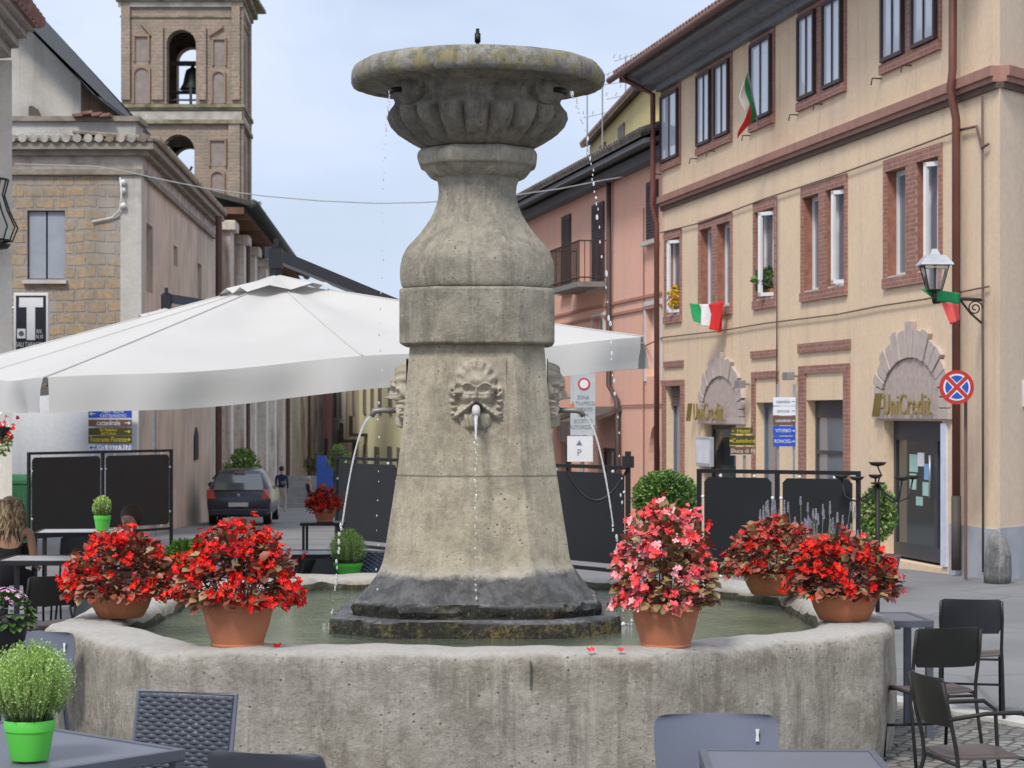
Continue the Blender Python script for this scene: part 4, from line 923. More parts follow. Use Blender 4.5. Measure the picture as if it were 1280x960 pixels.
def sit_person(loc, rz, shirt, trousers, label, hairm, top=None, s=1, longhair=False, tops=None, skin=skin_m, dress=False):
    e = empty('person', loc, label, 'person', rz=rz)
    J = [((0,0,.52), (.17,.12)), ((0,-.03,.72), (.125,.095)), ((0,-.02,.92), (.15,.095)), ((0,0,1.03), .052), ((0,.02,1.09), .058), ((0,.03,1.17), (.08,.095)), ((0,.03,1.24), .06),
         ((.10,.08,.50), .095), ((.12,.44,.50), .065), ((.12,.44,.10), .045), ((.12,.56,.04), .036), ((-.10,.08,.50), .095), ((-.12,.44,.50), .065), ((-.12,.42,.10), .045), ((-.12,.54,.04), .036),
         ((.18,-.01,.955), .052), ((.225,.0,.70), .041), ((.20,.20,.60), .029), ((-.18,-.01,.955), .052), ((-.235,.02,.70), .041), ((-.20,.22,.60), .029)]
    E = [(0,1),(1,2),(2,3),(3,4),(4,5),(5,6),(0,7),(7,8),(8,9),(9,10),(0,11),(11,12),(12,13),(13,14),(2,15),(15,16),(16,17),(2,18),(18,19),(19,20)]
    hand_chain(J, E, 17, J[17][0], (0,1,-.2), (0,0,-1)); hand_chain(J, E, 20, J[20][0], (0,1,-.2), (0,0,-1))
    tops = tops or (.0, .99)
    def mf(c):
        if c.y > .2 and c.z < .62 and abs(c.x) < .19: return 2 if c.z > .09 else 3
        if c.z < .57 and abs(c.x) < .2: return 2
        if c.z < tops[1] and (abs(c.x) < .165+tops[0]): return 1
        return 0
    skinmesh('body', J, E, [skin, shirt, trousers, simple('shoe_dark', (.03,.03,.03), .6)], e, mf)
    if longhair:
        mb = MB(); rnd = random.Random(4)
        mb.sphere((0,-.0,1.185), .115, 12, 0, (.95,1,.95))
        for k in range(150):
            a = rnd.uniform(math.pi*.95, math.pi*2.05); x, y = math.cos(a)*.095, math.sin(a)*.10
            zt_ = 1.22+rnd.uniform(-.05,.04); pts = []
            ln = rnd.uniform(.22, .34)
            for i in range(6): t = i/5; pts.append((x*(1+.45*t)+.018*math.sin(8*t+k), y*(1+.15*t)+.015*math.cos(9*t+k*2), zt_-ln*t))
            mb.tube(pts, [.014,.016,.016,.014,.011,.004], 5, k % 3)
        mb.build('hair', [hairm, simple('hair_light', (.42,.31,.17), .6), simple('hair_dark_blond', (.16,.10,.05), .6)], e, smooth=True)
        mb = MB()
        for sx in (-1, 1): mb.tube([(sx*.10,-.105,.86), (sx*.085,-.098,.95), (sx*.075,-.03,1.005), (sx*.08,.06,.98)], .008, 6)
        mb.build('strap', shirt, e)
    else:
        mb = MB(); mb.sphere((0,-.015,1.205), .105, 12, 0, (.92,1,.95)); mb.build('hair', hairm, e, smooth=True)
    mb = MB(); mb.sphere((0,.13,1.16), .018, 6, 0, (.8,1,1.3)); mb.sphere((.035,.112,1.19), .009, 6); mb.sphere((-.035,.112,1.19), .009, 6); mb.sphere((0,.115,1.12), .02, 6, 0, (1.2,.5,.35)); mb.build('face_features', skin, e, smooth=True)
    return e
black_cloth = simple('black_cloth', (.015,.014,.018), .9)
sp = sit_person(P(386, 0, 88)*Vector((1,1,0))+Vector((0,0,gz(88))), R(-60), navy, black_cloth, 'distant person in dark clothes sitting near the church steps', simple('grey_hair', (.4,.38,.36), .7))
wom = sit_person(Vector((P(13, 0, 20.4).x, 20.4, .0)), R(6), black_cloth, black_cloth, 'person with wavy blond hair and strappy black top seated at the left picture edge', simple('hair_blond', (.28,.19,.10), .6), longhair=True, tops=(0, .82), skin=skin_tan)
mnp = sit_person(Vector((P(164, 0, 18.3).x, 18.3, .0)), R(165), simple('plum_top', (.10,.04,.06), .9), black_cloth, 'person with short brown hair half hidden behind the left bowl of red begonias', simple('brown_hair', (.05,.03,.02), .7), skin=skin_tan)

# ================================================================== FOUNTAIN
CX, CY = (597-640)/F*14, 14.0
ft = empty('fountain', (CX, CY, 0), 'large weathered stone fountain with carved masks, fluted upper bowl and octagonal basin', 'fountain', world=True)
col_stone = stone_mat('column_stone', (.46, .395, .285), (.31, .27, .20), (.56, .495, .375), wet_z=1.10, streaks=.28, bs=.8, seams=((1.69, .008),))
bell_stone = stone_mat('upper_stone', (.38, .335, .25), (.215, .195, .155), (.47, .42, .33), streaks=.42, bs=.8)
bowl_stone = stone_mat('bowl_stone', (.22, .19, .145), (.11, .10, .082), (.29, .26, .205), streaks=.5, bs=.5)
lip_stone = stone_mat('lip_stone', (.30, .28, .23), (.17, .165, .15), (.42, .40, .36), lichen=(.26, .21, .05, .6), streaks=.5, bs=.6)
plinth_m = stone_mat('mossy_plinth', (.17, .17, .17), (.06, .06, .06), (.30, .30, .31), moss=.95, streaks=.4, bs=1.0)
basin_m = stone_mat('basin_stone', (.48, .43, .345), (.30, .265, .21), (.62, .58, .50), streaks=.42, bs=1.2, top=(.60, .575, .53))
def oct8(w_, a, z, cx=CX, cy=CY):
    return [Vector((cx+x, cy+y, z)) for x, y in ((-a,-w_),(a,-w_),(w_,-a),(w_,a),(a,w_),(-a,w_),(-w_,a),(-w_,-a))]
def zc14(y): return H+(HZ-y)*14/F
def oct_loft(mb, secs, sub=1):
    rings = []
    for i in range(len(secs)):
        rings.append(oct8(*secs[i]))
    mb.loft(rings)
def interp(secs, n=6):               # Catmull-Rom through (w, a, z)
    o = []; m = len(secs)
    for i in range(m-1):
        p0, p1, p2, p3 = secs[max(i-1,0)], secs[i], secs[i+1], secs[min(i+2,m-1)]
        for k in range(n):
            t = k/n; o.append(tuple(.5*((2*p1[j])+(-p0[j]+p2[j])*t+(2*p0[j]-5*p1[j]+4*p2[j]-p3[j])*t*t+(-p0[j]+3*p1[j]-3*p2[j]+p3[j])*t**3) for j in range(3)))
    o.append(secs[-1]); return o
def q(y, w_, af=.5): return (w_, w_*af, zc14(y))
mb = MB(); oct_loft(mb, interp([(.765, .46, .875), (.735, .45, .93), (.68, .41, 1.0), q(700, .61, .59), (.575, .575*.58, zc14(662)), q(600, .525, .57), q(540, .485, .56), q(480, .457, .55), q(428, .435, .54)], 5))
mb.build('shaft', col_stone, ft, bevel=.006)
mb = MB(); oct_loft(mb, [q(433, .47, .54), q(431, .503, .54), q(366, .503, .54), q(363, .492, .54)]); mb.build('block', bell_stone, ft, bevel=.014)
mb = MB(); oct_loft(mb, interp([q(363.5, .435, .46), q(361, .488, .45), q(345, .502, .44), q(328, .492, .43), q(312, .455, .43), q(295, .378, .42), q(272, .298, .41), q(250, .258, .41), q(232, .258, .41), q(222, .278, .41)], 5))
mb.build('baluster', bell_stone, ft, bevel=.005)
mb = MB(); oct_loft(mb, interp([q(224, .28, .42), q(221, .31, .42), q(216, .335, .42), q(211, .355, .42), q(208, .38, .42), q(199, .392, .42), q(192, .38, .42), q(188, .345, .42)], 3)); mb.build('cap', bell_stone, ft, bevel=.01)
# fluted bowl
def zb_(y): return zc14(y)
prof = [(.30, zb_(190)), (.37, zb_(186)), (.45, zb_(178)), (.525, zb_(169)), (.575, zb_(159)), (.598, zb_(149)), (.590, zb_(141)), (.555, zb_(134)), (.545, zb_(129)), (.56, zb_(122)), (.60, zb_(116)), (.68, zb_(110)), (.76, zb_(106)), (.80, zb_(104))]
pr2 = []
for i in range(len(prof)-1):
    for k in range(4): t = k/4; pr2.append((prof[i][0]*(1-t)+prof[i+1][0]*t, prof[i][1]*(1-t)+prof[i+1][1]*t))
pr2.append(prof[-1])
zlo, zhi = zb_(188), zb_(136)
def flute(a, r, z):
    t = (z-zlo)/(zhi-zlo)
    if t < 0 or t > 1: return 1
    e = min(1, t*3)*min(1, (1-t)*5); c = abs(math.cos(a*10+.0+math.pi*0.5*0+5*math.pi)); return 1-.12*e*(1-c)**1.5
mb = MB(); mb.lathe(pr2, 320, (CX, CY, 0), 0, flute); mb.build('bowl', bowl_stone, ft, smooth=True, auto=60)
zl_ = zc14(104)
mb = MB(); prof = [(.76, zl_+.0), (.79, zl_-.030), (.82, zl_-.024), (.836, zl_+.01), (.834, zl_+.055), (.815, zl_+.092), (.785, zl_+.115), (.75, zl_+.128), (.71, zl_+.13), (.68, zl_+.11), (.64, zl_+.02), (.05, zl_-.05)]
def wob(a, r, z): return 1+.006*math.sin(7*a)+.005*math.sin(17*a+1)+.004*math.sin(41*a+2)
mb.lathe(prof, 160, (CX, CY, 0), 0, wob); mb.build('bowl_rim', lip_stone, ft, smooth=True)
mb = MB(); mb.tube([(CX, CY, zl_-.05), (CX, CY, zl_+.36)], .012, 8); mb.tube([(CX, CY, zl_+.27), (CX, CY, zl_+.33)], .02, 8); mb.build('nozzle', black_metal, ft, smooth=True)
# scroll bosses with little spouts on the bowl
for (ang, sp_) in ((R(-40), 1), (R(-138), 1)):
    dx, dy = math.cos(ang), math.sin(ang); c0 = Vector((CX+dx*.53, CY+dy*.53, zb_(122))); t0 = Vector((-dy, dx, 0)); nn_ = Vector((dx, dy, 0))
    mb = MB()
    pts = []
    for i in range(30):
        t = i/29; a = t*3.6*math.pi; r_ = .12*(1-t*.8); pts.append(c0+nn_*(.05+.02*t)+t0*math.cos(a)*r_+Vector((0,0,math.sin(a)*r_)))
    mb.tube(pts, .02, 8); mb.sphere(c0+nn_*.02, .11, 10, 0, (1,1,.9)); sc_ = mb.build('scroll_boss', bowl_stone, ft, smooth=True)
    mb = MB(); mb.tube([c0+nn_*.05, c0+nn_*.18-Vector((0,0,.02)), c0+nn_*.22-Vector((0,0,.04))], [.02,.018,.022], 8); mb.build('spout', black_metal, sc_, smooth=True)
# plinth steps (irregular)
def rough_oct(mb, w_, a, z0, z1, seed, n=14, amp=.014):
    rnd = random.Random(seed); base = oct8(w_, a, 0); pts = []
    for i in range(8):
        p0, p1 = base[i], base[(i+1)%8]
        for k in range(n): pts.append(p0.lerp(p1, k/n))
    rings = []
    for (z, ins) in ((z0, 0), (z0+.02, 0), ((z0+z1)/2, -.01), (z1-.02, 0), (z1-.004, .012), (z1, .04)):
        rings.append([Vector((CX+(v.x-CX)*(1-ins/w_)+rnd.uniform(-amp, amp), CY+(v.y-CY)*(1-ins/w_)+rnd.uniform(-amp, amp), z+rnd.uniform(-amp, amp)*.3)) for v in pts])
    mb.loft(rings)
mb = MB(); rough_oct(mb, .785, .48, .80, .90, 1); mb.build('upper_step', plinth_m, ft, smooth=True, auto=50)
mb = MB(); rough_oct(mb, .915, .56, .45, .805, 2); mb.build('lower_step', plinth_m, ft, smooth=True, auto=50)
# mask relief
def mask_height(x, y):       # x,y in -1..1 (y up) -> height 0..1
    G = lambda cx, cy, sx, sy, a: a*math.exp(-(((x-cx)/sx)**2+((y-cy)/sy)**2))
    r = math.hypot(x/.72, (y-.25)/.68); h = 0
    h += .58*max(0, 1-r**3)                                     # head dome
    ang = math.atan2(y-.18, x); rr = math.hypot(x, y-.18)
    if ang > -.10*math.pi or ang < -.90*math.pi:                # short curls round the forehead
        cur = .5+.5*math.cos(ang*15); ringd = math.exp(-((rr-.62)/.12)**2); h += .20*ringd*(.35+.65*cur)
        h -= .20*math.exp(-((rr-.66)/.05)**2)*(1-cur)
    for s in (-1, 1): h += G(s*.80, .10, .13, .13, .42)-G(s*.80, .10, .05, .05, .32)
    h += G(0, .40, .38, .16, .16)                               # forehead
    for s in (-1, 1):
        for k_ in range(7): u_ = k_/6; h = max(h, (.80-.10*u_)*math.exp(-(((x-s*(.07+.38*u_))/.075)**2+((y-(.20+.10*math.sin(u_*2.6)))/.05)**2)))
        h -= G(s*.23, .12, .11, .06, .30); h += G(s*.23, .115, .06, .035, .20); h += G(s*.25, .03, .13, .03, .09)
        h += G(s*.34, -.10, .14, .11, .20)
    for k_ in range(6): h = max(h, (.72+.05*k_)*math.exp(-((x/(.055+.010*k_))**2+((y-(.20-.05*k_))/.05)**2)))
    h = max(h, .98*math.exp(-((x/.10)**2+((y+.08)/.06)**2)), .82*math.exp(-(((abs(x)-.10)/.055)**2+((y+.09)/.045)**2)))
    for s in (-1, 1):                                           # drooping moustache flaring outwards
        for t in [i/14 for i in range(15)]:
            mx_, my_ = s*(.1+.62*t), -.22-.36*t**1.0; h = max(h, (.56-.2*t+.06*math.sin(30*t))*math.exp(-(((x-mx_)/.12)**2+((y-my_)/.10)**2)))
        for k_ in range(4): h = max(h, .38*math.exp(-(((x-s*(.74+.05*(k_%2)))/.09)**2+((y+.02+.16*k_)/.05)**2)))
    h = max(h, (.42+.10*math.cos(24*x+7*y))*math.exp(-((x/(.50+.3*(y+.7)))**4+((y+.70)/.26)**4)))
    h += G(0, -.56, .1, .05, .2)
    m = G(0, -.38, .15, .12, 1); h = h*(1-min(1, m*1.25))-.25*m
    e = max(abs(x)/.99, abs(y)/1.0); h *= max(0, min(1, (1-e)*8)); return h
def make_mask(name, hw_, hh_, dep, parent):
    n = 84; vs = []; fs = []
    for j in range(n+1):
        for i in range(n+1):
            x, y = -1+2*i/n, -1+2*j/n; vs.append((x*hw_, -mask_height(x, y)*dep+.004, y*hh_))
    for j in range(n):
        for i in range(n): a = j*(n+1)+i; fs.append((a, a+1, a+n+2, a+n+1))
    mb = MB(); mb.add(vs, fs); return mb.build(name, mask_stone, parent, smooth=True, fix=False)
mask_stone = stone_mat('mask_stone', (.44, .38, .28), (.27, .235, .18), (.53, .47, .36), streaks=.2, bs=.25)
zm_ = zc14(494); wsh = .466
dist = [(0, 0, -1), (R(90), 1, 0), (R(-90), -1, 0)]
for i, (rz, dx, dy) in enumerate(dist):
    m_ = make_mask('mask', .19, .24, .16, ft); m_.matrix_parent_inverse = Matrix.Identity(4); m_.location = (dx*wsh, dy*wsh if i == 0 else 0, zm_); m_.rotation_euler = (0, 0, rz)
    mb = MB()
    if i == 0: mb.tube([(0, 0, -.085), (0, -.11, -.09), (0, -.135, -.10), (0, -.15, -.135)], [.024,.026,.027,.024], 12)
    else: mb.tube([(0, 0, -.10), (0, -.18, -.10), (0, -.215, -.105), (0, -.235, -.14)], [.019,.019,.023,.017], 10)
    s_ = mb.build('spout', simple('pale_stone_spout', (.5, .48, .46), .7) if i == 0 else simple('spout_metal', (.22, .21, .19), .5, .5), m_, smooth=True)
# basin
outer = [(-1.95, 11.45), (.80, 11.40), (2.22, 12.55), (2.44, 13.5), (2.40, 15.5), (1.25, 17.15), (-1.75, 17.15), (-2.80, 15.7), (-2.86, 12.9)]
def roundpoly(pts, r, n=5):
    o = []; m = len(pts)
    for i in range(m):
        p0, p1, p2 = Vector(pts[i-1]), Vector(pts[i]), Vector(pts[(i+1)%m]); a = (p0-p1).normalized(); b = (p2-p1).normalized()
        for k in range(n+1):
            t = k/n; q0 = p1+a*r*(1-t)**1.0; q1 = p1+b*r*t; o.append(q0.lerp(q1, t) if True else 0)
    return o
def resample(poly, ds):
    o = []; m = len(poly)
    for i in range(m):
        a, b = poly[i], poly[(i+1)%m]; n = max(1, int((b-a).length/ds))
        for k in range(n): o.append(a.lerp(b, k/n))
    return o
def mitre(pts, d):                     # inward offset of a counter-clockwise polygon
    o = []; n_ = len(pts)
    for i in range(n_):
        p0, p1, p2 = Vector(pts[i-1]), Vector(pts[i]), Vector(pts[(i+1) % n_]); e0, e1 = (p1-p0).normalized(), (p2-p1).normalized()
        n0, n1 = Vector((-e0.y, e0.x)), Vector((-e1.y, e1.x)); bi = (n0+n1).normalized(); o.append(tuple(p1+bi*(d/bi.dot(n0))))
    return o
ro_, ri_ = roundpoly(outer, .10), roundpoly(mitre(outer, .46), .09)
cnt = [max(1, int((ro_[(i+1) % len(ro_)]-ro_[i]).length/.06)) for i in range(len(ro_))]
def samp(poly): return [poly[i].lerp(poly[(i+1) % len(poly)], k/cnt[i]) for i in range(len(poly)) for k in range(cnt[i])]
op, ip = samp(ro_), samp(ri_); m = len(op)
nor = [(op[i]-ip[i])/.46 for i in range(m)]
RZ = .805
rnd = random.Random(3)
def wv(i, k): a = 2*math.pi*i/m; return .010*math.sin(9*a+k)+.008*math.sin(23*a+2*k)+.005*math.sin(57*a+k*3)
levels = [(0.03, 0.0), (0.0, .25), (-.0, .5), (.005, .68), (.0, .735), (.012, .772), (.045, .797), (.09, RZ), (.22, RZ+.004), (.36, RZ), (.42, .79), (.46, .755), (.475, .70), (.47, .3)]
rings = []
for k, (ins, z) in enumerate(levels):
    rings.append([Vector((op[i].x-nor[i].x*(ins+wv(i, k*.4)), op[i].y-nor[i].y*(ins+wv(i, k*.4)), z+(wv(i, 5)*.6 if z > .7 else 0))) for i in range(m)])
mb = MB(); mb.loft(rings, cap=False)
mb.build('basin', basin_m, ft, smooth=True, fix=True)
inn = [Vector((op[i].x-nor[i].x*.46, op[i].y-nor[i].y*.46)) for i in range(m)]
mb = MB(); mb.add([Vector((v.x, v.y, .35)) for v in inn], [tuple(range(m))]); mb.build('basin_floor', simple('algae_floor', (.38, .37, .20), .8, 0, .5, 2.5, .4), ft)
alg = stone_mat('waterline_algae', (.06, .06, .03), (.02, .022, .012), (.14, .13, .09), streaks=.5, bs=1.0); rings = []
for (k_, z_) in ((.473, .35), (.485, .70), (.482, .722), (.462, .745)): rings.append([Vector((op[i].x-nor[i].x*(k_+wv(i, 4.8)), op[i].y-nor[i].y*(k_+wv(i, 4.8)), z_+(wv(i, 2)*1.2 if z_ > .71 else 0))) for i in range(m)])
mb = MB(); mb.loft(rings, cap=False); mb.build('waterline', alg, ft, smooth=True)
# joint line on the front wall
mb = MB(); mb.box((662.4-640)/F*11.4, (663.4-640)/F*11.4, 11.40-.004, 11.46, .62, .76); mb.build('joint', simple('joint_dark', (.08,.08,.07), .9), ft)
def water_mat():
    m_, t, b = newmat('fountain_water'); v = ocoord(t)
    b.inputs['Base Color'].default_value = (.50, .60, .44, 1); b.inputs['Roughness'].default_value = .04; b.inputs['Transmission Weight'].default_value = .85; b.inputs['IOR'].default_value = 1.33
    n1 = noise(t, ocoord(t, (1, 1, 1)), 7, 4, .6); wv_ = noise(t, v, 22, 3, .6); bump(t, b, mix(t, .5, n1, wv_), .8, .035); return m_
mb = MB(); mb.add([Vector((v.x, v.y, .70)) for v in inn], [tuple(range(m))]); tag(mb.build('basin_water', water_mat()), kind='structure')
foam = simple('foam_white', (.75, .78, .78), .5)
for k_, (rx_, ry_, lb_) in enumerate(((CX-.93, CY, 'small ring of foam where the left side jet hits the water'), (CX+.93, CY, 'small ring of foam where the right side jet hits the water'))):
    mb = MB(); rnd = random.Random(k_)
    for i in range(60):
        a = rnd.uniform(0, 6.28); q_ = abs(rnd.gauss(0, .05)); mb.sphere((rx_+math.cos(a)*q_, ry_+math.sin(a)*q_*1.2, .702), rnd.uniform(.003, .008), 4, 0, (1, 1, .6))
    tag(mb.build('foam', foam, smooth=True), lb_, 'foam', 'foam under the side jets')['kind'] = 'stuff'
# jets
def jetmat():
    m_, t, b = newmat('falling_water'); b.inputs['Base Color'].default_value = (.9, .93, .95, 1); b.inputs['Roughness'].default_value = .1; b.inputs['Transmission Weight'].default_value = .55; b.inputs['IOR'].default_value = 1.33
    bump(t, b, noise(t, ocoord(t, (30, 30, 4)), 3, 3), .6, .01); return m_
JM = jetmat()
def jet(start, vel, zend, r0, r1, label, beads_from=1.1, seed=1, beads_only=False, bs=.008):
    rnd = random.Random(seed); start = Vector(start); vel = Vector(vel); T = (vel.z+math.sqrt(vel.z**2+2*9.81*(start.z-zend)))/9.81
    f = lambda t: start+vel*t+Vector((0, 0, -4.905*t*t))
    mb = MB()
    if not beads_only:
        n = 40; pts = [f(T*beads_from*i/n if beads_from < 1 else T*i/n) for i in range(n+1)]; mb.tube(pts, [r0+(r1-r0)*i/n+rnd.uniform(-.08,.08)*r0 for i in range(n+1)], 8)
    if beads_from < 1 or beads_only:
        z = 0; t = T*(beads_from if not beads_only else .05)
        while t < T:
            s = rnd.uniform(.5, 1.2)*bs; mb.sphere(f(t)+Vector((rnd.gauss(0,.006), rnd.gauss(0,.006), 0)), s, 5, 0, (1, 1, rnd.uniform(1, 2.4)))
            t += rnd.uniform(.004, .016)*(1.5 if beads_only else .9)
    return tag(mb.build('water_jet', JM, smooth=True), label, 'water jet', 'water jets of the fountain')
zsp = zm_-.14
jet((CX, CY-wsh-.155, zsp-.0), (.0, -.28, -.1), .9, .014, .006, 'water jet falling from the front stone mask', .34, 1, bs=.006)
jet((CX-wsh-.235, CY, zm_-.14), (-.52, 0, -.1), .70, .0075, .005, 'water jet arching left from the side mask pipe', .72, 2)
jet((CX+wsh+.235, CY, zm_-.14), (.52, 0, -.1), .70, .0075, .005, 'water jet arching right from the side mask pipe', .72, 3)
a1_, a2_ = R(-40), R(-138)
jet((CX+math.cos(a1_)*.75, CY+math.sin(a1_)*.75, zb_(128)), (math.cos(a1_)*.62, math.sin(a1_)*.62, 0), .70, .005, .004, 'string of droplets falling from the right spout of the upper bowl', seed=4, beads_only=True, bs=.008)
jet((CX+math.cos(a2_)*.74, CY+math.sin(a2_)*.74, zb_(128)), (math.cos(a2_)*.14, math.sin(a2_)*.14, 0), .70, .005, .004, 'string of droplets falling from the left spout of the upper bowl', seed=5, beads_only=True, bs=.005)

# ================================================================== FLOWER POTS
leafb = [leaf_mat('begonia_bronze', (.26, .07, .04), .5), leaf_mat('begonia_dark', (.13, .05, .03), .5), leaf_mat('begonia_olive', (.27, .19, .08), .5), leaf_mat('begonia_pinkish', (.34, .12, .085), .4)]
red1, red2, red3 = simple('petal_red', (.62, .006, .006), .6, 0, .2, 9, spec=.2), simple('petal_scarlet', (.78, .022, .012), .6, 0, .15, 9, spec=.2), simple('petal_deep', (.36, .005, .010), .6, 0, .2, spec=.2)
pk1, pk2, pk3 = simple('petal_pink', (.80, .10, .13), .5, 0, .2, 9), simple('petal_palepink', (.88, .38, .42), .5, 0, .15, 9), simple('petal_coral', (.8, .03, .04), .5)
yl = simple('stamen', (.8, .5, .05), .6); soil = simple('soil', (.025, .018, .012), .95, 0, .3, 20, .5)
stem_m = simple('begonia_stem', (.25, .09, .06), .6)
def leaf(mb, pos, d, up, l, w_, mi):
    d = d.normalized(); a = d.cross(up)
    if a.length < .01: a = d.cross(Vector((1,0,0)))
    a.normalize(); n_ = a.cross(d); c = pos
    vs = [c, c+d*l*.3+a*w_*.85+n_*w_*.25, c+d*l*.7+a*w_*.8+n_*w_*.15, c+d*l-n_*l*.12, c+d*l*.7-a*w_*.8+n_*w_*.15, c+d*l*.3-a*w_*.85+n_*w_*.25, c+d*l*.5]
    mb.add(vs, [(0,1,6),(1,2,6),(2,3,6),(3,4,6),(4,5,6),(5,0,6)], mi)
def blossom(mb, pos, d, s, mis, rnd):
    d = d.normalized(); a = d.cross(Vector((rnd.gauss(0,1), rnd.gauss(0,1), rnd.gauss(0,1)))).normalized(); b = d.cross(a)
    npt = rnd.choice((4, 5, 6)); mi = rnd.choice(mis)
    for k in range(npt):
        t = 2*math.pi*k/npt+rnd.uniform(-.15,.15); r_ = s*rnd.uniform(.8, 1.15)*(1 if k % 2 else .8); e = a*math.cos(t)+b*math.sin(t); f = d.cross(e); cup = rnd.uniform(.1, .5)
        mb.add([pos, pos+e*r_*.45+f*r_*.36+d*r_*cup*.5, pos+e*r_*.9+f*r_*.25+d*r_*cup, pos+e*r_+d*r_*cup*.8, pos+e*r_*.9-f*r_*.25+d*r_*cup, pos+e*r_*.45-f*r_*.36+d*r_*cup*.5], [(0,1,2,3),(0,3,4,5)], mi)
    mb.sphere(pos+d*s*.10, s*.10, 3, 0)
def begonia(name, px, py, d, potR, potH, bowl, fx, fy0, fy1, spread, seed, flowers, label, nl=420, nf=300, group='flower pots standing on the fountain rim', zbase=None, fs=.027, lean=0, leafs=None):
    """px,py: middle of pot base in the photo; plant fills fx half width (m), from pot top up to height"""
    b = P(px, py, d); z0 = RZ+.004 if zbase is None else zbase; e = empty('flower_pot', (b.x, b.y, z0), label, 'flower pot', group)
    mb = MB()
    if bowl:
        prof = [(potR*.60, 0), (potR*.66, .005), (potR*.80, potH*.42), (potR*.90, potH*.80), (potR*.91, potH*.83), (potR*1.0, potH*.85), (potR*1.0, potH*.985), (potR*.97, potH), (potR*.92, potH*.99), (potR*.88, potH*.80), (.01, potH*.80)]
        mb.lathe(prof, 192, fn=lambda a, r_, z: 1+(.012*math.cos(a*48) if potH*.06 < z < potH*.8 and r_ > potR*.6 else 0))
    else:
        prof = [(potR*.66, 0), (potR*.68, .004), (potR*.68, .015), (potR*.665, .018), (potR*.80, potH*.42), (potR*.90, potH*.78), (potR*.905, potH*.80), (potR*.96, potH*.82), (potR*.99, potH*.97), (potR*.97, potH), (potR*.92, potH*.99), (potR*.88, potH*.86), (.01, potH*.86)]
        mb.lathe(prof, 64)
    mb.build('pot', terra, e, smooth=True, auto=50)
    mb = MB(); mb.lathe([(potR*.87, potH*.84), (potR*.5, potH*.93), (.01, potH*.94)], 24); mb.build('soil', soil, e, smooth=True)
    rnd = random.Random(seed); lf = MB(); fl = MB(); stm = MB()
    c = Vector((lean, 0, potH)); hh = fy1; rx = fx
    def shape(u, v, w_):      # direction -> surface point
        return Vector((u*rx, v*rx*.85, w_*hh))
    for i in range(nl):
        th = rnd.uniform(0, 2*math.pi); ph = math.asin(rnd.uniform(-.06, 1)); rad = rnd.uniform(.45, 1.0)**.6
        v = Vector((math.cos(th)*math.cos(ph), math.sin(th)*math.cos(ph), math.sin(ph))); pos = c+shape(*v)*rad
        if pos.z < potH*.75 and math.hypot(pos.x, pos.y) < potR: pos.z = potH+rnd.uniform(0, .04)
        dd = (v+Vector((rnd.gauss(0,.5), rnd.gauss(0,.5), rnd.gauss(0,.35)-.25))); l = rnd.uniform(.03, .08)
        leaf(lf, pos, dd, Vector((rnd.gauss(0,.4), rnd.gauss(0,.4), 1)), l, l*.42, rnd.choice((0,0,1,2,3) if leafs is None else leafs))
    for i in range(26):
        th = rnd.uniform(0, 2*math.pi); ph = rnd.uniform(.1, 1.4); v = Vector((math.cos(th)*math.cos(ph), math.sin(th)*math.cos(ph), math.sin(ph)))
        b0 = Vector((math.cos(th)*potR*.3, math.sin(th)*potR*.3, potH*.85)); e1 = c+shape(*v)*.85; stm.tube([b0, b0.lerp(e1, .5)+Vector((0,0,.02)), e1], [.005,.004,.002], 5)
    for i in range(nf):
        th = rnd.uniform(0, 2*math.pi); ph = math.asin(rnd.uniform(-.03, 1)); rad = rnd.uniform(.9, 1.08)
        if rnd.random() < .12: rad *= 1.1
        v = Vector((math.cos(th)*math.cos(ph), math.sin(th)*math.cos(ph), math.sin(ph))); cl = c+shape(*v)*rad
        for k in range(rnd.choice((1, 2, 4, 5))):
            blossom(fl, cl+Vector((rnd.gauss(0,.02), rnd.gauss(0,.02), rnd.gauss(0,.017))), v+Vector((rnd.gauss(0,.5), rnd.gauss(0,.5)-.3, rnd.gauss(0,.5))), fs*rnd.uniform(.7, 1.25), (1,1,2,3), rnd)
    lf.build('foliage', leafb, e, fix=False); fl.build('blossoms', [yl]+flowers, e, fix=False); stm.build('stems', stem_m, e)
    return e
reds, pinks = [red1, red2, red3], [pk1, pk2, pk3]
begonia('f', 297, 808, 11.72, .215, .25, False, .325, 0, .42, 0, 21, reds, 'round terracotta pot of bright red begonias at the front left of the basin rim', 900, 190)
begonia('f', 832, 814, 11.68, .205, .25, False, .275, 0, .53, 0, 22, pinks, 'round terracotta pot of tall pink and coral begonias at the front of the rim', 900, 185, leafs=(0,2,2,2))
begonia('f', 151, 764, 13.35, .215, .15, True, .36, 0, .37, 0, 23, reds, 'ribbed terracotta bowl of red begonias on the rim in front of the seated people', 1000, 145)
begonia('f', 1055, 779, 13.15, .23, .17, True, .32, 0, .36, 0, 24, reds, 'ribbed terracotta bowl of red begonias at the rightmost corner of the basin rim', 1000, 125)
begonia('f', 967, 744, 15.0, .235, .16, True, .34, 0, .36, 0, 25, [red3, red1, simple('petal_rust', (.5,.06,.04),.6)], 'ribbed terracotta bowl of duller rusty red begonias on the back right rim', 1100, 95, leafs=(3,3,2,0))
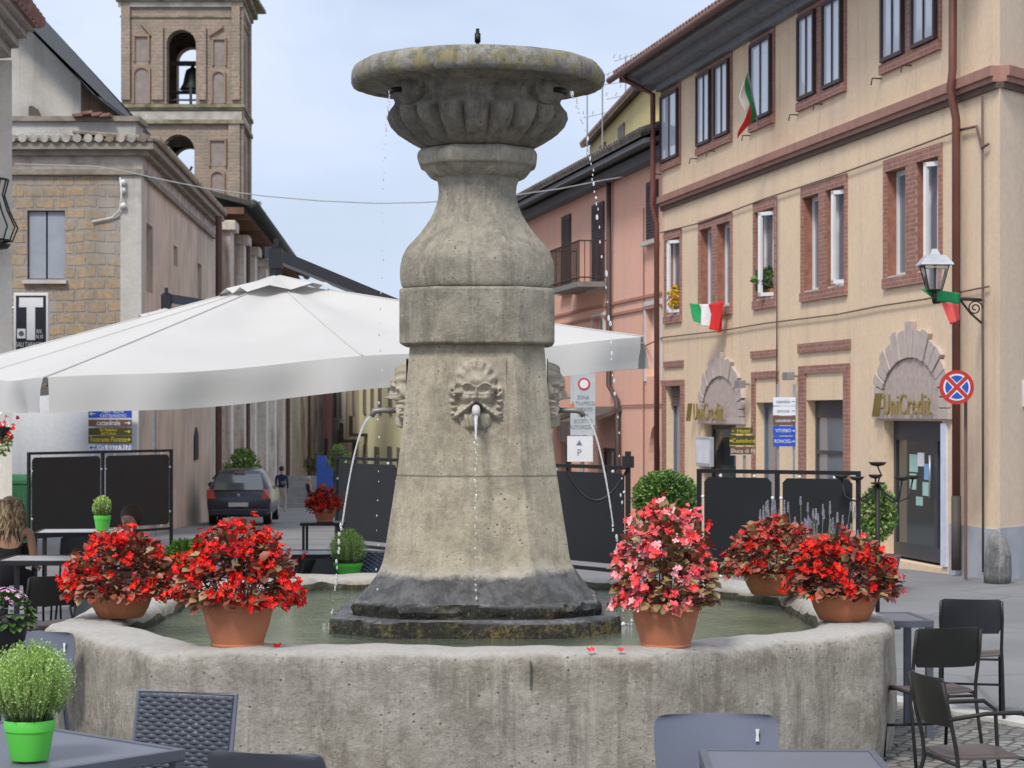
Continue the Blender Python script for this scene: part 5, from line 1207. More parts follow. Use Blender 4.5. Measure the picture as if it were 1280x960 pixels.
# begonia on a stand behind
zb2 = P(404, 652, 20).z
begonia('f', 406, 652, 20, .115, .12, False, .15, 0, .19, 0, 26, reds, 'small terracotta pot of red begonias on a black stand left of the fountain column', 180, 50, group=None, zbase=zb2)
sb = P(404, 652, 20); mb = MB()
mb.box(sb.x-.2, sb.x+.2, 19.8, 20.2, zb2-.03, zb2-.002)
for sx in (-1, 1):
    for sy in (-1, 1): mb.tube([(sb.x+sx*.17, 20+sy*.17, 0), (sb.x+sx*.17, 20+sy*.17, zb2-.03)], .014, 6)
tag(mb.build('plant_stand', black_metal), 'black metal plant stand carrying the small pot of red begonias', 'plant stand')
# fallen blossoms on the rim
for i, (px, py, lb) in enumerate(((346, 808, 'single red blossom fallen on the rim right of the front left pot'), (738, 813, 'coral petal fallen on the rim, the one nearer the column'), (775, 813, 'coral petal fallen on the rim close to the pink begonia pot'))):
    q_ = GP(px, py, RZ+.01); mb = MB(); rnd = random.Random(i); 
    for k in range(3): blossom(mb, q_+Vector((k*.012-.01, 0, .004)), Vector((rnd.gauss(0,.4), -.6, .8)), .016, (1,), rnd)
    tag(mb.build('fallen_blossom', [yl, red1 if i == 0 else pk3], fix=False), lb, 'blossom', 'fallen blossoms on the rim')

# herbs in lime pots
lime = simple('lime_plastic', (.10, .55, .06), .4, 0, .06); thy = [leaf_mat('thyme_a', (.27, .42, .10), .35), leaf_mat('thyme_b', (.42, .58, .18), .35), leaf_mat('thyme_dark', (.08, .12, .04), .4)]
def herb(loc, pr, ph, r, h, label, seed, n=520, ls=.012, group='herb pots with lime green pots', ball=False):
    e = empty('herb_pot', loc, label, 'potted herb', group); mb = MB()
    mb.lathe([(pr*.72, 0), (pr*.74, .004), (pr*.93, ph*.72), (pr*.97, ph*.73), (pr*1.0, ph*.98), (pr*.98, ph), (pr*.92, ph*.98), (pr*.9, ph*.85), (.01, ph*.85)], 48); mb.build('pot', lime, e, smooth=True, auto=45)
    mb = MB(); mb.lathe([(pr*.9, ph*.84), (.01, ph*.9)], 20); mb.build('soil', soil, e)
    rnd = random.Random(seed); mb = MB()
    for i in range(n):
        th = rnd.uniform(0, 2*math.pi); k = math.sqrt(rnd.random()); bx, by = math.cos(th)*pr*.8*k, math.sin(th)*pr*.8*k
        ext = k*rnd.uniform(.7, 1.05); tip = Vector((math.cos(th)*r*ext, math.sin(th)*r*ext, ph+h*(rnd.uniform(.8, 1.04))*math.sqrt(max(.05, 1-(.85*ext)**2))))
        b0 = Vector((bx, by, ph*.85)); mid = b0.lerp(tip, .5)+Vector((math.cos(th)*r*.13*k, math.sin(th)*r*.13*k, -.01*k)); side = Vector((-math.sin(th), math.cos(th), 0))*.0011
        f = lambda t: b0*(1-t)**2+mid*2*t*(1-t)+tip*t*t
        pts = [f(j/4) for j in range(5)]
        for j in range(4): mb.add([pts[j]-side, pts[j]+side, pts[j+1]+side, pts[j+1]-side], [(0,1,2,3)], 2 if j < 1 else 0)
        for j in range(15):
            t = .3+.7*j/14; pp = f(t); dd = Vector((rnd.gauss(0,1), rnd.gauss(0,1), .9)).normalized(); a = dd.cross(Vector((rnd.gauss(0,1), rnd.gauss(0,1), 0))).normalized(); l = ls*rnd.uniform(.7,1.2)
            mb.add([pp, pp+dd*l*.5+a*l*.25, pp+dd*l, pp+dd*l*.5-a*l*.25], [(0,1,2,3)], (0 if rnd.random() < .5 else 1) if t > .45 else rnd.choice((0,2)))
    mb.build('foliage', thy, e, fix=False); return e
TZ = .75
q_ = GP(37, 950, TZ)
herb((q_.x, q_.y, TZ+.004), .10, .155, .195, .30, 'large bushy thyme in a lime green pot on the near left table', 31, 900)
q_ = P(435, 718, 18.2)
herb((q_.x, q_.y, q_.z), .13, .10, .17, .29, 'thyme in a lime green pot on a table behind the basin, left of the column', 32, 500, .014)
q2_ = P(128, 663, 22.5)
e = herb((q2_.x, q2_.y, q2_.z), .09, .16, .10, .2, 'small round clipped herb in a lime pot before the left black screen', 33, 500, .02)

# pink-purple flower pot at left edge
def pink_pot():
    d = 11.2; b = P(8, 815, d); e = empty('flower_pot', b, 'dark pot of mauve pink flowers with green leaves at the left picture edge', 'flower pot'); mb = MB()
    mb.lathe([(.085, 0), (.115, .16), (.12, .19), (.01, .17)], 32); mb.build('pot', simple('black_pot', (.02,.02,.02), .6), e, smooth=True)
    rnd = random.Random(5); lf = MB(); fl = MB()
    for i in range(150):
        th = rnd.uniform(0, 6.28); ph = rnd.uniform(-.3, 1.5); v = Vector((math.cos(th)*math.cos(ph), math.sin(th)*math.cos(ph), math.sin(ph))); leaf(lf, Vector((0,0,.17))+Vector((v.x*.12, v.y*.12, v.z*.11)), v+Vector((0,0,-.3)), Vector((0,0,1)), .05, .022, rnd.choice((0,1)))
    for i in range(60):
        th = rnd.uniform(0, 6.28); ph = rnd.uniform(.1, 1.5); v = Vector((math.cos(th)*math.cos(ph), math.sin(th)*math.cos(ph), math.sin(ph))); blossom(fl, Vector((0,0,.2))+Vector((v.x*.13, v.y*.13, v.z*.14)), v, .015, (1,2), rnd)
    lf.build('foliage', [green1, green2], e, fix=False); fl.build('blossoms', [yl, simple('petal_mauve', (.65,.25,.50),.5), simple('petal_lilac', (.80,.50,.70),.5)], e, fix=False)
pink_pot()
# shrubs behind the screens
def ball(name, px, py, d, r, mats, label, n=5000, s=.035, pot=True, squash=1):
    c = P(px, py, d); e = empty(name, (c.x, d, 0), label, 'shrub', world=True); mb = MB(); leafy(mb, c, r, r, r*squash, n, s, list(range(len(mats))), .72, int(px), .2); leafy(mb, c, r*.75, r*.75, r*.75*squash, n//4, s*1.6, [1], .1, int(px)+1); mb.build('foliage', mats, e, fix=False)
    mb = MB(); mb.tube([(c.x, d, .25), (c.x, d, c.z-r*.3)], .03, 8); mb.build('stem', simple('bark2', (.1,.07,.05), .9), e)
    mb = MB(); mb.lathe([(.18, 0), (.26, .42), (.28, .45), (.01, .4)], 24, (c.x, d, 0)); mb.build('planter', simple('grey_planter', (.15,.15,.16), .7), e, smooth=True)
ball('round_shrub', 832, 622, 24, .38, [green1, green2, green3], 'clipped round green bush between the two right hand black screens', squash=.80)
ball('leafy_shrub', 1097, 642, 24.5, .19, [green3, green1, leaf_mat('pale_yellow_leaf', (.35,.36,.16), .3)], 'loose yellow green bush behind the black iron candelabrum', 1200, .055, squash=1.7)
ball('leafy_shrub', 232, 706, 17.5, .17, [green3, leaf_mat('bright_lime_leaf', (.20,.42,.06), .3), green1], 'bright green bush behind the rim between the two left begonia pots', 1600, .05, squash=1.1)
# lavender
def lavender():
    e = empty('lavender_planter', (P(1010, 0, 17.6).x, 17.6, 0), 'grey lavender spikes in a planter behind the right begonias', 'plant'); mb = MB(); 
    mb.box(-.42, .42, -.14, .14, 0, .55); mb.build('planter', simple('planter_dark', (.05,.05,.055), .6), e, bevel=.01)
    rnd = random.Random(8); st_ = MB(); sp = MB()
    for i in range(60):
        x, y = rnd.uniform(-.38,.38), rnd.uniform(-.12,.12); zt_ = .55+rnd.uniform(.48, .84); tx = x*1.1+rnd.gauss(0,.03); st_.tube([(x*.7, y*.7, .5), (x*.9, y, .8), (tx, y*1.2, zt_)], .003, 4)
        L_ = rnd.uniform(.06, .12)
        for k in range(9):
            z = zt_-L_+L_*k/8; r_ = .014*(1-.05*k)
            for j in range(5):
                a = j*1.256+k*.6; dd = Vector((math.cos(a), math.sin(a), .6)); sp.add([Vector((tx, y*1.2, z)), Vector((tx, y*1.2, z))+dd*r_+Vector((0,0,.006)), Vector((tx, y*1.2, z+.016)), ], [(0,1,2)], rnd.choice((0,0,1)))
    leafy(st_, (0, 0, .72), .36, .13, .2, 900, .06, 0, .0, 9, 1.2)
    st_.build('foliage', leaf_mat('lavender_leaf', (.16,.20,.13), .3), e, fix=False); sp.build('flower_spikes', [simple('lav_grey', (.42,.38,.42), .8), simple('lav_purple', (.22,.18,.33), .8)], e, fix=False)
lavender()

# ================================================================== SCREENS
def screen(px0, d0, px1, d1, n, ztop, label, zp0=.52, feet=True, gap=.04):
    a = Vector((P(px0, 0, d0).x, d0, 0)); b = Vector((P(px1, 0, d1).x, d1, 0)); u = (b-a).normalized(); nr = Vector((u.y, -u.x, 0)); L_ = (b-a).length; fr = Fr(a, u, nr)
    e = empty('screen_fence', (a+b)/2+Vector((0,0,gz((d0+d1)/2))), label, 'screen', 'black screens around the terrace', world=True); zg = gz((d0+d1)/2); ztop += zg; zp0 += zg
    mb = MB(); w_ = L_/n
    for i in range(n+1): fr.box(mb, i*w_-.02, i*w_+.02, -.02, .02, zg, ztop)
    for i in range(n):
        fr.box(mb, i*w_+.02, (i+1)*w_-.02, -.02, .02, ztop-.04, ztop); fr.box(mb, i*w_+.02, (i+1)*w_-.02, -.02, .02, zp0-.09, zp0-.05)
    fr.box(mb, -.2, .2, -.25, .25, zg, zg+.03); fr.box(mb, L_-.2, L_+.2, -.25, .25, zg+.0, zg+.03)
    mb.build('frame', black_metal, e)
    for i in range(n):
        a0, a1, z0, z1 = i*w_+.02+gap, (i+1)*w_-.02-gap, zp0, ztop-.04-gap; c = .045
        mb = MB(); mb.prism([fr.pt(x, 0, z) for x, z in ((a0+c, z0), (a1-c, z0), (a1, z0+c), (a1, z1-c), (a1-c, z1), (a0+c, z1), (a0, z1-c), (a0, z0+c))], nr*.012); pn = mb.build('panel', panel_black, e)
        mb = MB()
        for x in (a0+.18, a1-.18):
            for z in (z0-.015, z1+.015): mb.sphere(fr.pt(x, .012, z), .018, 5)
            mb.obox(fr.pt(x-.01, 0, z1), u*.02, nr*.008, (0,0,gap)); mb.obox(fr.pt(x-.01, 0, z0-gap), u*.02, nr*.008, (0,0,gap))
        for z in (z0+.2, z1-.2):
            for x in (a0-.015, a1+.015): mb.sphere(fr.pt(x, .012, z), .018, 5)
        mb.build('clip', white_clip, pn)
    return e
screen(36, 31, 214, 33.5, 2, 1.70, 'pair of black panels on the left in front of the white wall signs')
screen(421, 27.2, 785, 22.4, 4, 1.53, 'long black screen running behind the fountain column', .48)
screen(874, 21.6, 1073, 20.8, 2, 1.52, 'black screen on the right between round bush and iron candelabrum', .45)
# post with cap and chain
q0 = Vector((P(785, 0, 22).x, 22, 0)); mb = MB(); zt = P(785, 575, 22).z; mb.tube([q0, q0+Vector((0,0,zt))], .022, 8); mb.box(q0.x-.06, q0.x+.06, 21.94, 22.06, zt-.08, zt+.04); mb.box(q0.x-.03, q0.x+.03, 21.97, 22.03, zt+.04, zt+.09)
pts = [q0+Vector((-.02-.62*t, 0, zt-.12-.3*(1-(2*t-1)**2)-.0*t)) for t in [i/12 for i in range(13)]]; mb.tube(pts, .014, 6); tag(mb.build('iron_post', iron, smooth=False), 'thin black post with square cap and drooping cable at the middle screen end', 'post')
# iron candelabrum / bird feeder
e = empty('iron_candelabrum', (P(1097, 0, 20.5).x, 20.5, 0), 'black wrought iron stand with curled arms and dishes right of the screen', 'plant stand')
mb = MB(); zt = P(0, 605, 20.5).z; mb.tube([(0,0,0), (0,0,zt)], .022, 8); mb.lathe([(.01, zt), (.06, zt), (.07, zt+.015), (.01, zt+.02)], 16)
for k in range(5):
    a = k*2*math.pi/5+.2; d_ = Vector((math.cos(a), math.sin(a), 0)); mb.tube([Vector((0,0,zt)), d_*.10+Vector((0,0,zt-.11)), d_*.22+Vector((0,0,zt-.17)), d_*.32+Vector((0,0,zt-.13)), d_*.36+Vector((0,0,zt+.04))], .009, 6)
mb.tube([(0,0,zt), (.03,0,zt+.1), (.0,0,zt+.17)], .008, 6)
for k in range(3): a = k*2.09; mb.tube([(0,0,0.02), (math.cos(a)*.22, math.sin(a)*.22, .0)], .014, 6)
mb.build('stand', iron, e, smooth=True)
for k in range(5):
    a = k*2*math.pi/5+.2; mb = MB(); mb.lathe([(.01, 0), (.05, .01), (.075, .04), (.07, .04), (.01, .02)], 16, (math.cos(a)*.36, math.sin(a)*.36, zt+.04)); mb.build('dish', iron, e, smooth=True)
mb = MB(); mb.lathe([(.01, 0), (.06, .01), (.09, .04), (.085, .042), (.01, .02)], 16, (0, 0, zt+.17)); mb.build('dish', iron, e, smooth=True)

# ================================================================== UMBRELLAS
def cloth_mat():
    m_, t, b = newmat('canopy_cloth'); v = ocoord(t); b.inputs['Roughness'].default_value = .85
    t.links.new(mix(t, ramp(t, noise(t, v, .8, 5), .35, .7), (.55, .535, .51, 1), (.61, .595, .57, 1)), b.inputs['Base Color'])
    bump(t, b, noise(t, ocoord(t, (1, 1, .5)), 1.4, 3, .5), .22, .10)
    tr = N(t, 'ShaderNodeBsdfTranslucent'); tr.inputs['Color'].default_value = (.6, .58, .56, 1); ms = N(t, 'ShaderNodeMixShader'); ms.inputs[0].default_value = .12
    o_ = t.nodes['Material Output']; t.links.new(b.outputs[0], ms.inputs[1]); t.links.new(tr.outputs[0], ms.inputs[2]); t.links.new(ms.outputs[0], o_.inputs['Surface']); return m_
CM = cloth_mat()
def umbrella(corners, apex, label, mast, seed=1, val=.27, arm_top=.28):
    e = empty('cantilever_umbrella', (mast[0], mast[1], gz(mast[1])), label, 'umbrella', 'white terrace umbrellas', world=True)
    c = [Vector(x) for x in corners]; ap = Vector(apex); n = 24; rnd = random.Random(seed)
    ctrb = (c[0]+c[1]+c[2]+c[3])/4
    def pt(a, b):
        s, t = (a+1)/2, (b+1)/2; base = c[0]*(1-s)*(1-t)+c[1]*s*(1-t)+c[2]*s*t+c[3]*(1-s)*t; r_ = max(abs(a), abs(b)); rise = (ap-ctrb)*(1-r_)**1.04
        oth = min(abs(a), abs(b))/max(r_, 1e-6); sag = -.10*math.sin(math.pi*min(1,r_))**1*math.sin(math.pi*oth)**2*.8 - .035*r_**3*math.sin(math.pi*oth)**2
        return base+rise+Vector((0, 0, sag))
    mb = MB()
    for k in range(4):
        a, b = [(-1,-1),(1,-1),(1,1),(-1,1)][k], [(1,-1),(1,1),(-1,1),(-1,-1)][k]
        vs = [pt((a[0]*(1-i/n)+b[0]*i/n)*(j/n), (a[1]*(1-i/n)+b[1]*i/n)*(j/n)) for j in range(n+1) for i in range(n+1)]
        mb.add(vs, [(j*(n+1)+i, j*(n+1)+i+1, (j+1)*(n+1)+i+1, (j+1)*(n+1)+i) for j in range(n) for i in range(n)])
    mb.build('canopy', CM, e, smooth=True, fix=False)
    # valance on each edge
    for k in range(4):
        mb = MB(); a, b = [(-1,-1),(1,-1),(1,1),(-1,1)][k], [(1,-1),(1,1),(-1,1),(-1,-1)][k]; m_ = 48; rings = []
        mid = (c[k]+c[(k+1)%4])/2; outw = (mid-ctrb); outw.z = 0; outw.normalize()
        for i in range(m_+1):
            t = .006+.988*i/m_; q_ = pt(a[0]*(1-t)+b[0]*t, a[1]*(1-t)+b[1]*t); fold = .045*math.sin(t*17+k)+.028*math.sin(t*43+1)
            end = min(t, 1-t); fl = .0+.10*math.exp(-end*14)
            cv = [q_+Vector((0,0,.0)), q_+outw*(fold*.3+.01)-Vector((0,0,val*.33)), q_+outw*(fold*.8+.0)-Vector((0,0,val*.7)), q_+outw*(fold+.0)-Vector((0,0,val*(1+.05*math.sin(t*math.pi*2))))]
            rings.append(cv)
        mb.loft(rings, close=False, cap=False); mb.build('valance', CM, e, smooth=True, fix=False)
    for k in range(4):
        for (ta, tb) in ((c[k], k), ((c[k]+c[(k+1)%4])/2, None)):
            dirs = [(-1,-1),(1,-1),(1,1),(-1,1)]; a_ = dirs[k]; b_ = dirs[(k+1)%4]; tx, ty = a_ if tb is not None else ((a_[0]+b_[0])/2, (a_[1]+b_[1])/2)
            mb = MB(); mb.tube([pt(tx*j/20, ty*j/20)+Vector((0,0,.004)) for j in range(3, 21)], .008, 6); mb.build('seam', CM, e, smooth=True)
    # vent cap
    mb = MB(); vv = [ap+(x-ctrb)*.16+Vector((0,0,-.085)) for x in c]; top = ap+Vector((0,0,.07)); rings = []
    vs = vv+[top]; pts = []
    for k in range(4):
        a, b = vv[k], vv[(k+1)%4]
        for i in range(8):
            t0, t1 = i/8, (i+1)/8; l0 = .05*math.sin(math.pi*t0*2)**2; l1 = .05*math.sin(math.pi*t1*2)**2
            mb.add([a.lerp(b, t0)+Vector((0,0,l0)), a.lerp(b, t1)+Vector((0,0,l1)), top.lerp(a.lerp(b, t1), .3), top.lerp(a.lerp(b, t0), .3)], [(0,1,2,3)]); mb.add([top.lerp(a.lerp(b, t0), .3), top.lerp(a.lerp(b, t1), .3), top], [(0,1,2)])
    mb.build('vent', CM, e, smooth=True, fix=False)
    # ribs
    for k in range(4):
        for tgt in (c[k], (c[k]+c[(k+1)%4])/2): mb = MB(); mb.tube([ap-Vector((0,0,.10)), tgt-Vector((0,0,.06))], .014, 6); mb.build('rib', simple('rib_wood', (.22,.15,.11), .6), e)
    mt = Vector(mast); at = ap+Vector((0,0,arm_top)); mb = MB(); 
    mb.tube([ap-Vector((0,0,.05)), at+Vector((0,0,.04))], .055, 4); mb.box(at.x-.06, at.x+.06, at.y-.06, at.y+.06, at.z-.16, at.z+.02); mb.box(at.x-.02, at.x+.02, at.y-.02, at.y+.02, at.z+.02, at.z+.11)
    mb.build('hub', black_metal, e)
    mtop = Vector((mt.x, mt.y, at.z-.5)); dr = (mtop-at); mb = MB(); mb.obox(at+Vector((-.03,-.03,-.07)), dr, Vector((-dr.y, dr.x, 0)).normalized()*.08, (0,0,.11)); mb.build('arm', simple('dark_blue_grey_metal', (.035,.042,.055), .4, .3), e)
    mb = MB(); mb.box(mt.x-.06, mt.x+.06, mt.y-.06, mt.y+.06, gz(mt.y), mtop.z+.1); mb.build('mast', black_metal, e)
    mb = MB(); mb.box(mt.x-.5, mt.x+.5, mt.y-.5, mt.y+.5, gz(mt.y), gz(mt.y)+.08); mb.build('base', simple('concrete_base', (.3,.3,.3), .9), e, bevel=.01)
    return e
cF = P(55, 472, 16); cR = P(805, 421, 18.1); cL = P(-95, 468, 20.7); cB = cL+cR-cF
apx = (cL+cR)/2; apz = P(345, 352, apx.y).z
umbrella([cF, cR, cB, cL], (P(345, 0, apx.y).x, apx.y, apz), 'large white square canopy in front, spreading left and right behind the fountain', (P(560, 0, 23).x, 23, 0))
c2 = P(208, 390, 27); s2 = 2.0
umbrella([(c2.x-.6, c2.y-2.6, c2.z-.65), (c2.x+2.6, c2.y-.6, c2.z-.65), (c2.x+.6, c2.y+2.6, c2.z-.65), (c2.x-2.6, c2.y+.6, c2.z-.65)], c2, 'farther white canopy mostly hidden behind the large one, its dark arm at left', (P(560, 0, 28.5).x, 28.5, 0), 2, .22, .2)

# ================================================================== TABLES AND CHAIRS
tbl_m = simple('table_grey', (.13, .14, .175), .35, 0, .05, 3); tbl_frame = simple('table_frame', (.10, .11, .135), .4, .2)
def table(loc, rz, w_, l_, h, label, top=tbl_m, frame=tbl_frame, group='terrace tables'):
    e = empty('table', loc, label, 'table', group, rz); mb = MB(); mb.box(-w_/2+.03, w_/2-.03, -l_/2+.03, l_/2-.03, h-.02, h-.006); mb.build('table_top', top, e)
    mb = MB()
    for (x0, x1, y0, y1) in ((-w_/2, w_/2, -l_/2, -l_/2+.03), (-w_/2, w_/2, l_/2-.03, l_/2), (-w_/2, -w_/2+.03, -l_/2+.03, l_/2-.03), (w_/2-.03, w_/2, -l_/2+.03, l_/2-.03)): mb.box(x0, x1, y0, y1, h-.045, h)
    mb.build('rim', frame, e, bevel=.003)
    for sx in (-1, 1):
        for sy in (-1, 1): mb = MB(); mb.box(sx*(w_/2-.025)-.022, sx*(w_/2-.025)+.022, sy*(l_/2-.025)-.022, sy*(l_/2-.025)+.022, 0, h-.046); mb.build('leg', frame, e)
    return e
# near left: far-right corner of the top at pixel (232,935)
cn = GP(232, 936, TZ); f1 = GP(0, 899, TZ); ua = (f1-cn).normalized(); ang = math.atan2(ua.y, ua.x)   # far edge direction (to the left)
ub = Vector((ua.y, -ua.x, 0)); ub = ub if ub.y < 0 else -ub
ce = cn+ua*.6+ub*.6
table((ce.x, ce.y, 0), ang, 1.2, 1.2, TZ, 'grey metal table at the lower left carrying the large thyme pot')
cn = GP(862, 934, TZ); c3 = GP(1082, 936, TZ)
mid_ = (cn+c3)/2
table((mid_.x+.02, mid_.y-.42, 0), R(-2), (c3-cn).length, .8, TZ, 'grey topped table at the lower right in front of the basin')
q_ = P(400, 722, 18.2)
table((q_.x, 18.2, 0), R(8), .9, .8, P(0, 718, 18.2).z, 'grey table behind the basin carrying the thyme pot')
wt = simple('pale_table_top', (.55,.56,.58), .3)
table((q2_.x-.18, q2_.y, 0), R(5), 1.0, .8, q2_.z, 'white topped table at the left carrying the small clipped herb', wt, black_metal)
table((P(60, 0, 19.5).x, 19.5, 0), R(0), .8, .8, .76, 'black framed table beside the seated blond person', wt, black_metal)
q3_ = P(1120, 768, 14.6)
table((P(1157,0,13.9).x-.33, 13.9, 0), R(4), .62, .6, .76, 'small grey table at the right corner of the basin')
q4_ = P(12, 815, 11.2); table((q4_.x-.2, 11.2, 0), R(0), .75, .5, q4_.z-.003, 'dark table at the left edge carrying the mauve flower pot', tbl_m, black_metal)
# street table behind basin left
table((P(378, 0, 19.2).x, 19.2, 0), R(3), .7, .7, P(0, 690, 19.2).z, 'pale grey table between the front left begonias and the plant stand', wt, black_metal)

def bistro(kind='a', panel=None):
    """chair facing +Y, seat .45"""
    pm = panel or simple('bistro_'+kind, (.035,.037,.045) if kind == 'grey' else (.022,.023,.02), .42, .3)
    fm = iron if kind != 'grey' else simple('bistro_frame', (.03,.03,.035), .4, .4)
    e = empty('bistro_chair', (0,0,0))
    n = 12; mb = MB()
    rings = []
    for (z, y0) in ((.60, -.225), (.66, -.235), (.74, -.25), (.82, -.265), (.835, -.268)):
        w_ = .205 if z > .61 and z < .83 else .18
        rings.append([Vector((w_*(2*i/n-1), y0-.035*(1-(2*i/n-1)**2), z)) for i in range(n+1)]+[Vector((w_*(1-2*i/n), y0-.035*(1-(2*i/n-1)**2)+.008, z)) for i in range(n+1)])
    mb.loft(rings); mb.build('backrest', pm, e, smooth=True, auto=40)
    mb = MB(); rings = []
    for j in range(7):
        y = -.19+.39*j/6; w_ = .20 if 0 < j < 6 else .18; rings.append([Vector((w_*(2*i/8-1), y, .455-.012*(1-(2*i/8-1)**2)-(.015 if j == 6 else 0))) for i in range(9)]+[Vector((w_*(1-2*i/8), y, .443-.012*(1-(2*i/8-1)**2)-(.015 if j == 6 else 0))) for i in range(9)])
    mb.loft(rings); mb.build('seat', simple('seat_'+kind, (.12,.09,.085) if kind != 'grey' else (.12,.10,.10), .4, .2), e, smooth=True, auto=40)
    for s in (-1, 1):
        mb = MB(); mb.tube([(s*.215,-.30,.0), (s*.205,-.19,.40), (s*.20,-.20,.50), (s*.205,-.245,.70), (s*.20,-.27,.82)], .011, 8); mb.build('rear_leg', fm, e, smooth=True)
        mb = MB(); mb.tube([(s*.20,.24,.0), (s*.205,.20,.40), (s*.21,.19,.62), (s*.215,.13,.665), (s*.215,-.05,.665), (s*.205,-.24,.64)] if kind == 'arm' else [(s*.20,.24,.0), (s*.195,.19,.42), (s*.19,.10,.44), (s*.19,-.19,.44)], .011, 8); mb.build('front_leg', fm, e, smooth=True)
    for pa, pb in (((-.2,.2,.42), (.2,.2,.42)), ((-.205,-.19,.42), (.205,-.19,.42)), ((-.205,.21,.2), (.205,.21,.2))): mb = MB(); mb.tube([pa, pb], .009, 6); mb.build('stretcher', fm, e, smooth=True)
    return e
ca = bistro('plain'); cb = bistro('arm'); cg = bistro('grey')
def place(proto, used, px, d, rz, label, group='metal bistro chairs', z=0):
    o = proto if not used else copy_tree(proto); o.location = (P(px, 0, d).x, d, z); o.rotation_euler = (0, 0, R(rz)); tag(o, label, 'chair', group); return o
place(ca, False, 1163, 12.7, 12, 'dark metal chair right beside the basin, behind the table leg')
place(cg, False, 1214, 14.6, -12, 'farthest dark metal chair at the right, standing alone on the asphalt')
place(cb, False, 1222, 10.3, -78, 'black metal armchair at the lower right edge, turned sideways')
place(ca, True, 80, 18.6, 70, 'black metal chair pushed to the left table in front of the blond person'); place(ca, True, 95, 21.2, 180, 'black metal chair behind the left pot of begonias, facing the camera')
place(ca, True, 50, 16.6, 35, 'near black metal chair at the left edge behind the mauve flowers'); place(cb, True, 22, 20.8, 0, 'black metal armchair the blond person sits on'); place(cb, True, 165, 18.4, 165, 'black metal armchair of the person behind the begonias')
place(ca, True, 108, 16.4, 140, 'black metal chair left of the left begonia bowl'); place(ca, True, 392, 17.9, 175, 'black metal chair behind the rim beside the thyme pot')
place(ca, True, 365, 18.4, 60, 'black metal chair just right of the front left begonias')
place(ca, True, 66, 14.8, 120, 'black metal chair standing behind the left end of the basin')
# wicker chair: woven back
def wicker(loc, rz, label, W_=.46, dark=(.06,.068,.09)):
    e = empty('wicker_chair', loc, label, 'chair', 'woven rattan chairs', rz); wm = simple('rattan', dark, .45, 0, .2, 10)
    def weave(nm, o, ux, uz, w_, h_, parent):
        mb = MB(); ux, uz, o = Vector(ux), Vector(uz), Vector(o); nn_ = ux.cross(uz).normalized(); rows = int(h_/.018); cols = int(w_/.03)
        for r_ in range(rows):
            z = (r_+.5)*h_/rows; pts = []
            for k in range(cols*4+1):
                x = k/(cols*4)*w_; pts.append(o+ux*x+uz*z+nn_*.006*math.sin(x/w_*cols*math.pi+r_*math.pi))
            mb2 = [q_-uz*.0078 for q_ in pts]; mb3 = [q_+uz*.0078 for q_ in pts]; n = len(pts)
            front = [q_+nn_*.003 for q_ in pts]
            mb.add(mb2+front+mb3, [(i, i+1, n+i+1, n+i) for i in range(n-1)]+[(n+i, n+i+1, 2*n+i+1, 2*n+i) for i in range(n-1)])
        mb.add([v-nn_*.009 if False else v for v in []], []) if False else None
        for r_ in range(rows):
            z = (r_+.5)*h_/rows; pts = [o+ux*(k/(cols*4)*w_)+uz*z-nn_*(.012+.006*math.sin(k/4*math.pi+r_*math.pi)) for k in range(cols*4+1)]; n = len(pts)
            mb.add([q_-uz*.0078 for q_ in pts]+[q_-nn_*.003 for q_ in pts]+[q_+uz*.0078 for q_ in pts], [(i, i+1, n+i+1, n+i) for i in range(n-1)]+[(n+i, n+i+1, 2*n+i+1, 2*n+i) for i in range(n-1)])
        mb.obox(o-nn_*.008, ux*w_, nn_*.004, uz*h_); return mb.build(nm, wm, parent, fix=False, smooth=True)
    # back plane tilted
    tz = Vector((0, -.22, 1)).normalized(); tx = Vector((1, 0, 0))
    weave('backrest', (-W_/2+.02, -.21, .40), tx, tz, W_-.04, .45, e); weave('seat', (-W_/2+.02, -.20, .44), tx, Vector((0,1,0)), W_-.04, .42, e)
    mb = MB(); a0, a1 = Vector((-W_/2+.01,-.20,.36)), Vector((W_/2-.01,-.20,.36)); mb.tube([a0, a0+tz*.50, a1+tz*.50, a1], .012, 6); mb.build('back_frame', simple('rattan_frame', (.13,.15,.2), .45), e)
    for sx in (-1, 1):
        for sy in (-1, 1): mb = MB(); mb.tube([(sx*(W_/2-.02), sy*.2, 0), (sx*(W_/2-.02), sy*.2, .44)], .018, 8); mb.build('leg', black_metal, e, smooth=True)
    return e
wicker((P(196, 0, 9.2).x, 9.15, 0), R(162), 'dark blue grey woven chair behind the lower left table', .50)
wicker((P(470, 0, 18.2).x, 18.0, .05), R(170), 'woven grey chair behind the basin just left of the column foot', .46, (.10,.12,.17))
